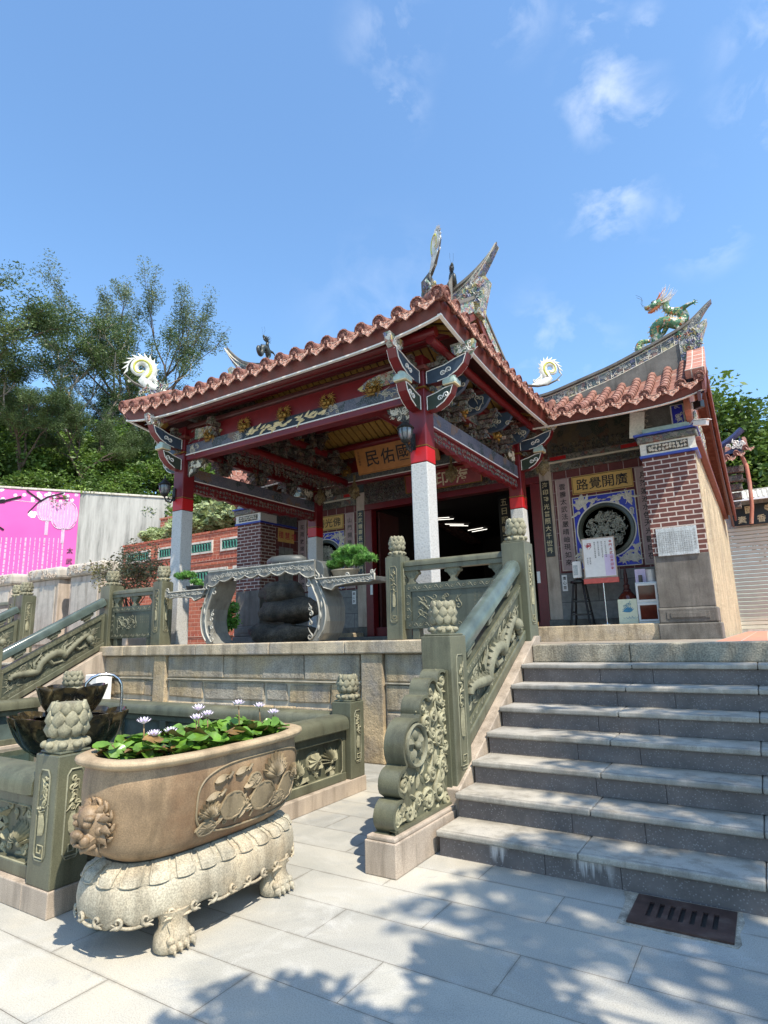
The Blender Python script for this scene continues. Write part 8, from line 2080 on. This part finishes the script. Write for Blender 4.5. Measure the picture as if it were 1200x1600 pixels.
mb = MB(); mb.box(-11.25,-10.65,7.4,8.0,FZ,1.598); tag(mb.build('plant_pedestal', M['stele'], bevel=.02), 'low stone block under the olive brown potted shrub', 'pedestal')
t = thing('incense_table', 'low brassy offering table behind the balustrade by the white column', 'table', (-2.9,7.9,FZ))
mb = MB(); mb.box(-3.45,-2.65,7.6,8.2,1.58,1.64); mb.build('tabletop', M['yellow'], t, bevel=.01)
for x in (-3.38,-2.72):
    for y in (7.67,8.13): MB().box(x-.03,x+.03,y-.03,y+.03,FZ,1.58).build('leg', M['yellow'], t)
# boulders stacked in the recess under the left window
for i,(x,y,z,a,b_,c_) in enumerate(((-8.35,9.35,1.56,.80,.45,.27),(-8.25,9.45,2.03,.66,.40,.26),(-8.45,9.5,2.46,.52,.34,.22))):
    mb = MB(); mb.ball((x,y,z), 1, 22, 14, (a,b_,c_)); mb.v = [tuple(V(v_)+ (V(v_)-V((x,y,z)))*.42*(noise.noise(V(v_)*2.6)+.5*noise.noise(V(v_)*6.5))) for v_ in mb.v]
    tag(mb.build('boulder', M['boulderstone'], smooth=60), ('lowest and widest boulder of the rockery inside the porch, left','middle boulder of the rockery inside the porch','topmost boulder of the rockery inside the porch')[i], 'boulder', 'rockery boulders')
# ================================================================ FAR RIGHT
T5 = fit(tree('banyan_tree', 'big rounded green tree beyond the roller shutter at the right edge', 'tree', (2.6,42,FZ), 18, .6, r, 'leafround', 'bark', 4, 1.9, 150, .30, .30, (0,0), .75, None, 1.4, (1,1,.7), 0, 3, .2), 15.4)
t = thing('roller_shutter', 'cream roller shutter closing the passage at the right edge', 'shutter', (.6,26,FZ))
mb = MB(); z = 1.40
while z < 5.05:
    mb.box(-.80,4.0,26.0,26.04,z+.012,z+.132); mb.box(-.80,4.0,26.015,26.05,z,z+.012); z += .145
mb.build('slats', M['shutter'], t, bevel=.02, seg=1)
mb = MB(); mb.box(-.95,-.80,25.9,26.2,FZ,5.2); mb.build('guide_rail', M['white'], t, bevel=.01)
mb = MB(); mb.box(-1.0,4.0,26.06,26.5,5.0,6.6); mb.build('header', M['concrete'], t)
mb = MB(); mb.box(-.95,4.0,25.85,26.3,FZ-.02,1.40); mb.build('sill', M['concrete'], t)
o = MB().box(-.62,3.6,25.80,25.88,5.22,5.98).build('shop_sign', M['black'], loc=(1.5,25.84,5.22)); tag(o, 'black signboard with gold characters above the roller shutter', 'signboard')
tx = MB()
for i,ch in enumerate(('國','寺','貢','糖','茶')): tx.text(ch, .28, lambda u,v: (.02+.62*i+u, 25.795, 5.78+v), bold=.02)
for i,ch in enumerate(('素','香','平','安','福')): tx.text(ch, .28, lambda u,v: (-.25+.62*i+u, 25.795, 5.42+v), bold=.02)
tx.build('lettering', M['goldpaint'], o)
t = thing('metal_awning', 'white corrugated metal awning above the black signboard', 'awning', (1.4,25.6,5.98)); mb = MB()
mb.grid(lambda u,v: (-.62+4.6*u, 24.9+1.3*v, 6.05+.55*v+.03*sin(u*4.6/.16*2*pi)), 240, 3); mb.build('corrugated_sheet', M['concrete'], t, smooth=True)
mb = MB(); mb.box(-.62,3.98,24.88,24.93,5.98,6.05); mb.build('front_rail', M['white'], t)
t = thing('gate_pavilion', 'small tiled pavilion roof with blue and gold ridge behind the right wing', 'pavilion', (-1.4,20.5,FZ))
gx0_,gx1_ = -3.3,.16; gl = gx1_-gx0_
gz = lambda u: 6.30+.34*abs(2*u-1)**3
mb = MB(); mb.grid(lambda u,v: (gx0_+gl*u, 19.9+1.6*v, gz(u)-.04+.50*v+.22*v*v), 24, 8); rr_ = mb.build('roof', M['tile'], t, smooth=True)
tb = MB()
for i in range(15):
    u = i/14; x = gx0_+gl*u; z0 = gz(u); rtube(tb, [(x,19.88+1.6*k/5,z0+.50*k/5+.22*(k/5)**2) for k in range(6)], .075, 6, .3); tile_end(tb, (x,19.87,z0), (0,-1,0), .075); drip(tb, (x+.12,19.86,z0), (0,-1,0), .2, .14)
tb.build('roof_tiles', [M['tile'],M['tileface'],M['dripface']], rr_, smooth=50)
mb = MB(); mb.tube([(gx0_+gl*k/16,21.5,7.06+.62*abs(2*k/16-1)**2.6) for k in range(17)], .10, 8)
mb.prism([(gx1_-.55,6.62),(gx1_-.05,6.66),(gx1_-.05,6.85),(gx1_-.10,7.12),(gx1_-.2,6.85),(gx1_-.55,6.70)], 'xz', 20.3, 20.5); mb.build('ridge', M['bluedull'], t, smooth=40)
mb = MB()
for k in range(12): curl(mb, (gx1_-r.uniform(0,.5),20.26,r.uniform(6.72,7.0)), .06, X_, Z_, .025, r.uniform(0,6), r.choice((-1,1)), 1.2, .8, 12, 5)
mb.build('ridge_figures', M['dragonwhite'], t, smooth=60)
for k in range(5):
    MB().box(gx0_+.3,gx1_-.12-.10*(4-k)*.5,20.1+.10*(4-k),20.35+.10*(4-k),5.0+.25*k,5.2+.25*k).build('bracket_tier', M['carvingred'], t, bevel=.02)
mb = MB(); mb.tube([(gx1_-.12,19.98,6.42),(gx1_-.04,19.96,6.1),(gx1_-.03,19.96,5.6),(gx1_-.06,19.96,4.9),(gx1_-.14,19.96,4.4)], .055, 8); mb.build('drain_pipe', M['salmon'], t, smooth=60)
MB().box(gx0_+.3,-.75,20.2,20.6,FZ,5.05).build('gate_wall', M['stele'], t, bevel=.01)
# the tree that throws the dappled shade on the stairs and paving stands out of the picture, to the right
# clumps hang where the sun must be stopped for the shade to fall on the steps and the lower paving
rs_ = random.Random(12)
t = thing('shade_tree', 'leafy tree right of the stairs, out of the picture, dappling them with shade', 'tree', (5.6,1.6,0)); mb = MB(); tr_ = V((5.6,1.6,0))
mb.tube([tr_,tr_+V((-.05,.05,1)),tr_+V((-.1,.1,2.1)),tr_+V((-.25,.1,3.2)),tr_+V((-.35,.1,4.0))], [.27,.22,.19,.17,.15], 10); top = tr_+V((-.35,.1,4.0)); SD = SUN/SUN.z; lf = MB()
TG = []
for i in range(38): x_ = -1.7+2.4*rs_.random()**.75; TG.append((x_, rs_.uniform(2.9,4.05), 0, rs_.uniform(.20,.36), 46))
for i in range(96):
    y_ = rs_.uniform(3.9,6.9); x_ = -1.75+2.9*rs_.random()**(.62 if y_ < 5.2 else .8); TG.append((x_, y_, max(0,min(1.36,(y_-3.9)*.5)), rs_.uniform(.20,.36), 40))
for g_ in ((-1.95,2.0,.30,230),(-1.72,1.95,.26,190),(-1.85,2.2,.22,150),(-1.35,2.75,.24,170),(-1.15,2.62,.30,230),(-.95,2.45,.28,230),(-1.2,2.35,.26,190),(-.75,2.3,.3,200),(-1.45,1.9,.35,220),(-1.0,2.0,.35,220)): TG.append((g_[0],g_[1],0,g_[2],g_[3]))
for gx,gy,gz,rad_,n_ in TG:
    h = rs_.uniform(7.0,9.0) if n_ < 100 else rs_.uniform(3.6,4.6); c = V((gx,gy,gz))+SD*h; leafcards(lf, c, rad_*1.25, n_, rs_, .13 if n_ < 100 else .11, (1,1,.45), 1.6)
    m_ = (top+c)/2+V((0,0,.35)); mb.tube([top, top*.75+c*.25+V((rs_.uniform(-.1,.1),rs_.uniform(-.1,.1),.25)), m_, c*.8+top*.2+V((0,0,.1)), c], [.055,.042,.030,.016,.006], 5)
mb.build('trunk', M['bark'], t, smooth=True); lf.build('crown', M['leafround'], t)
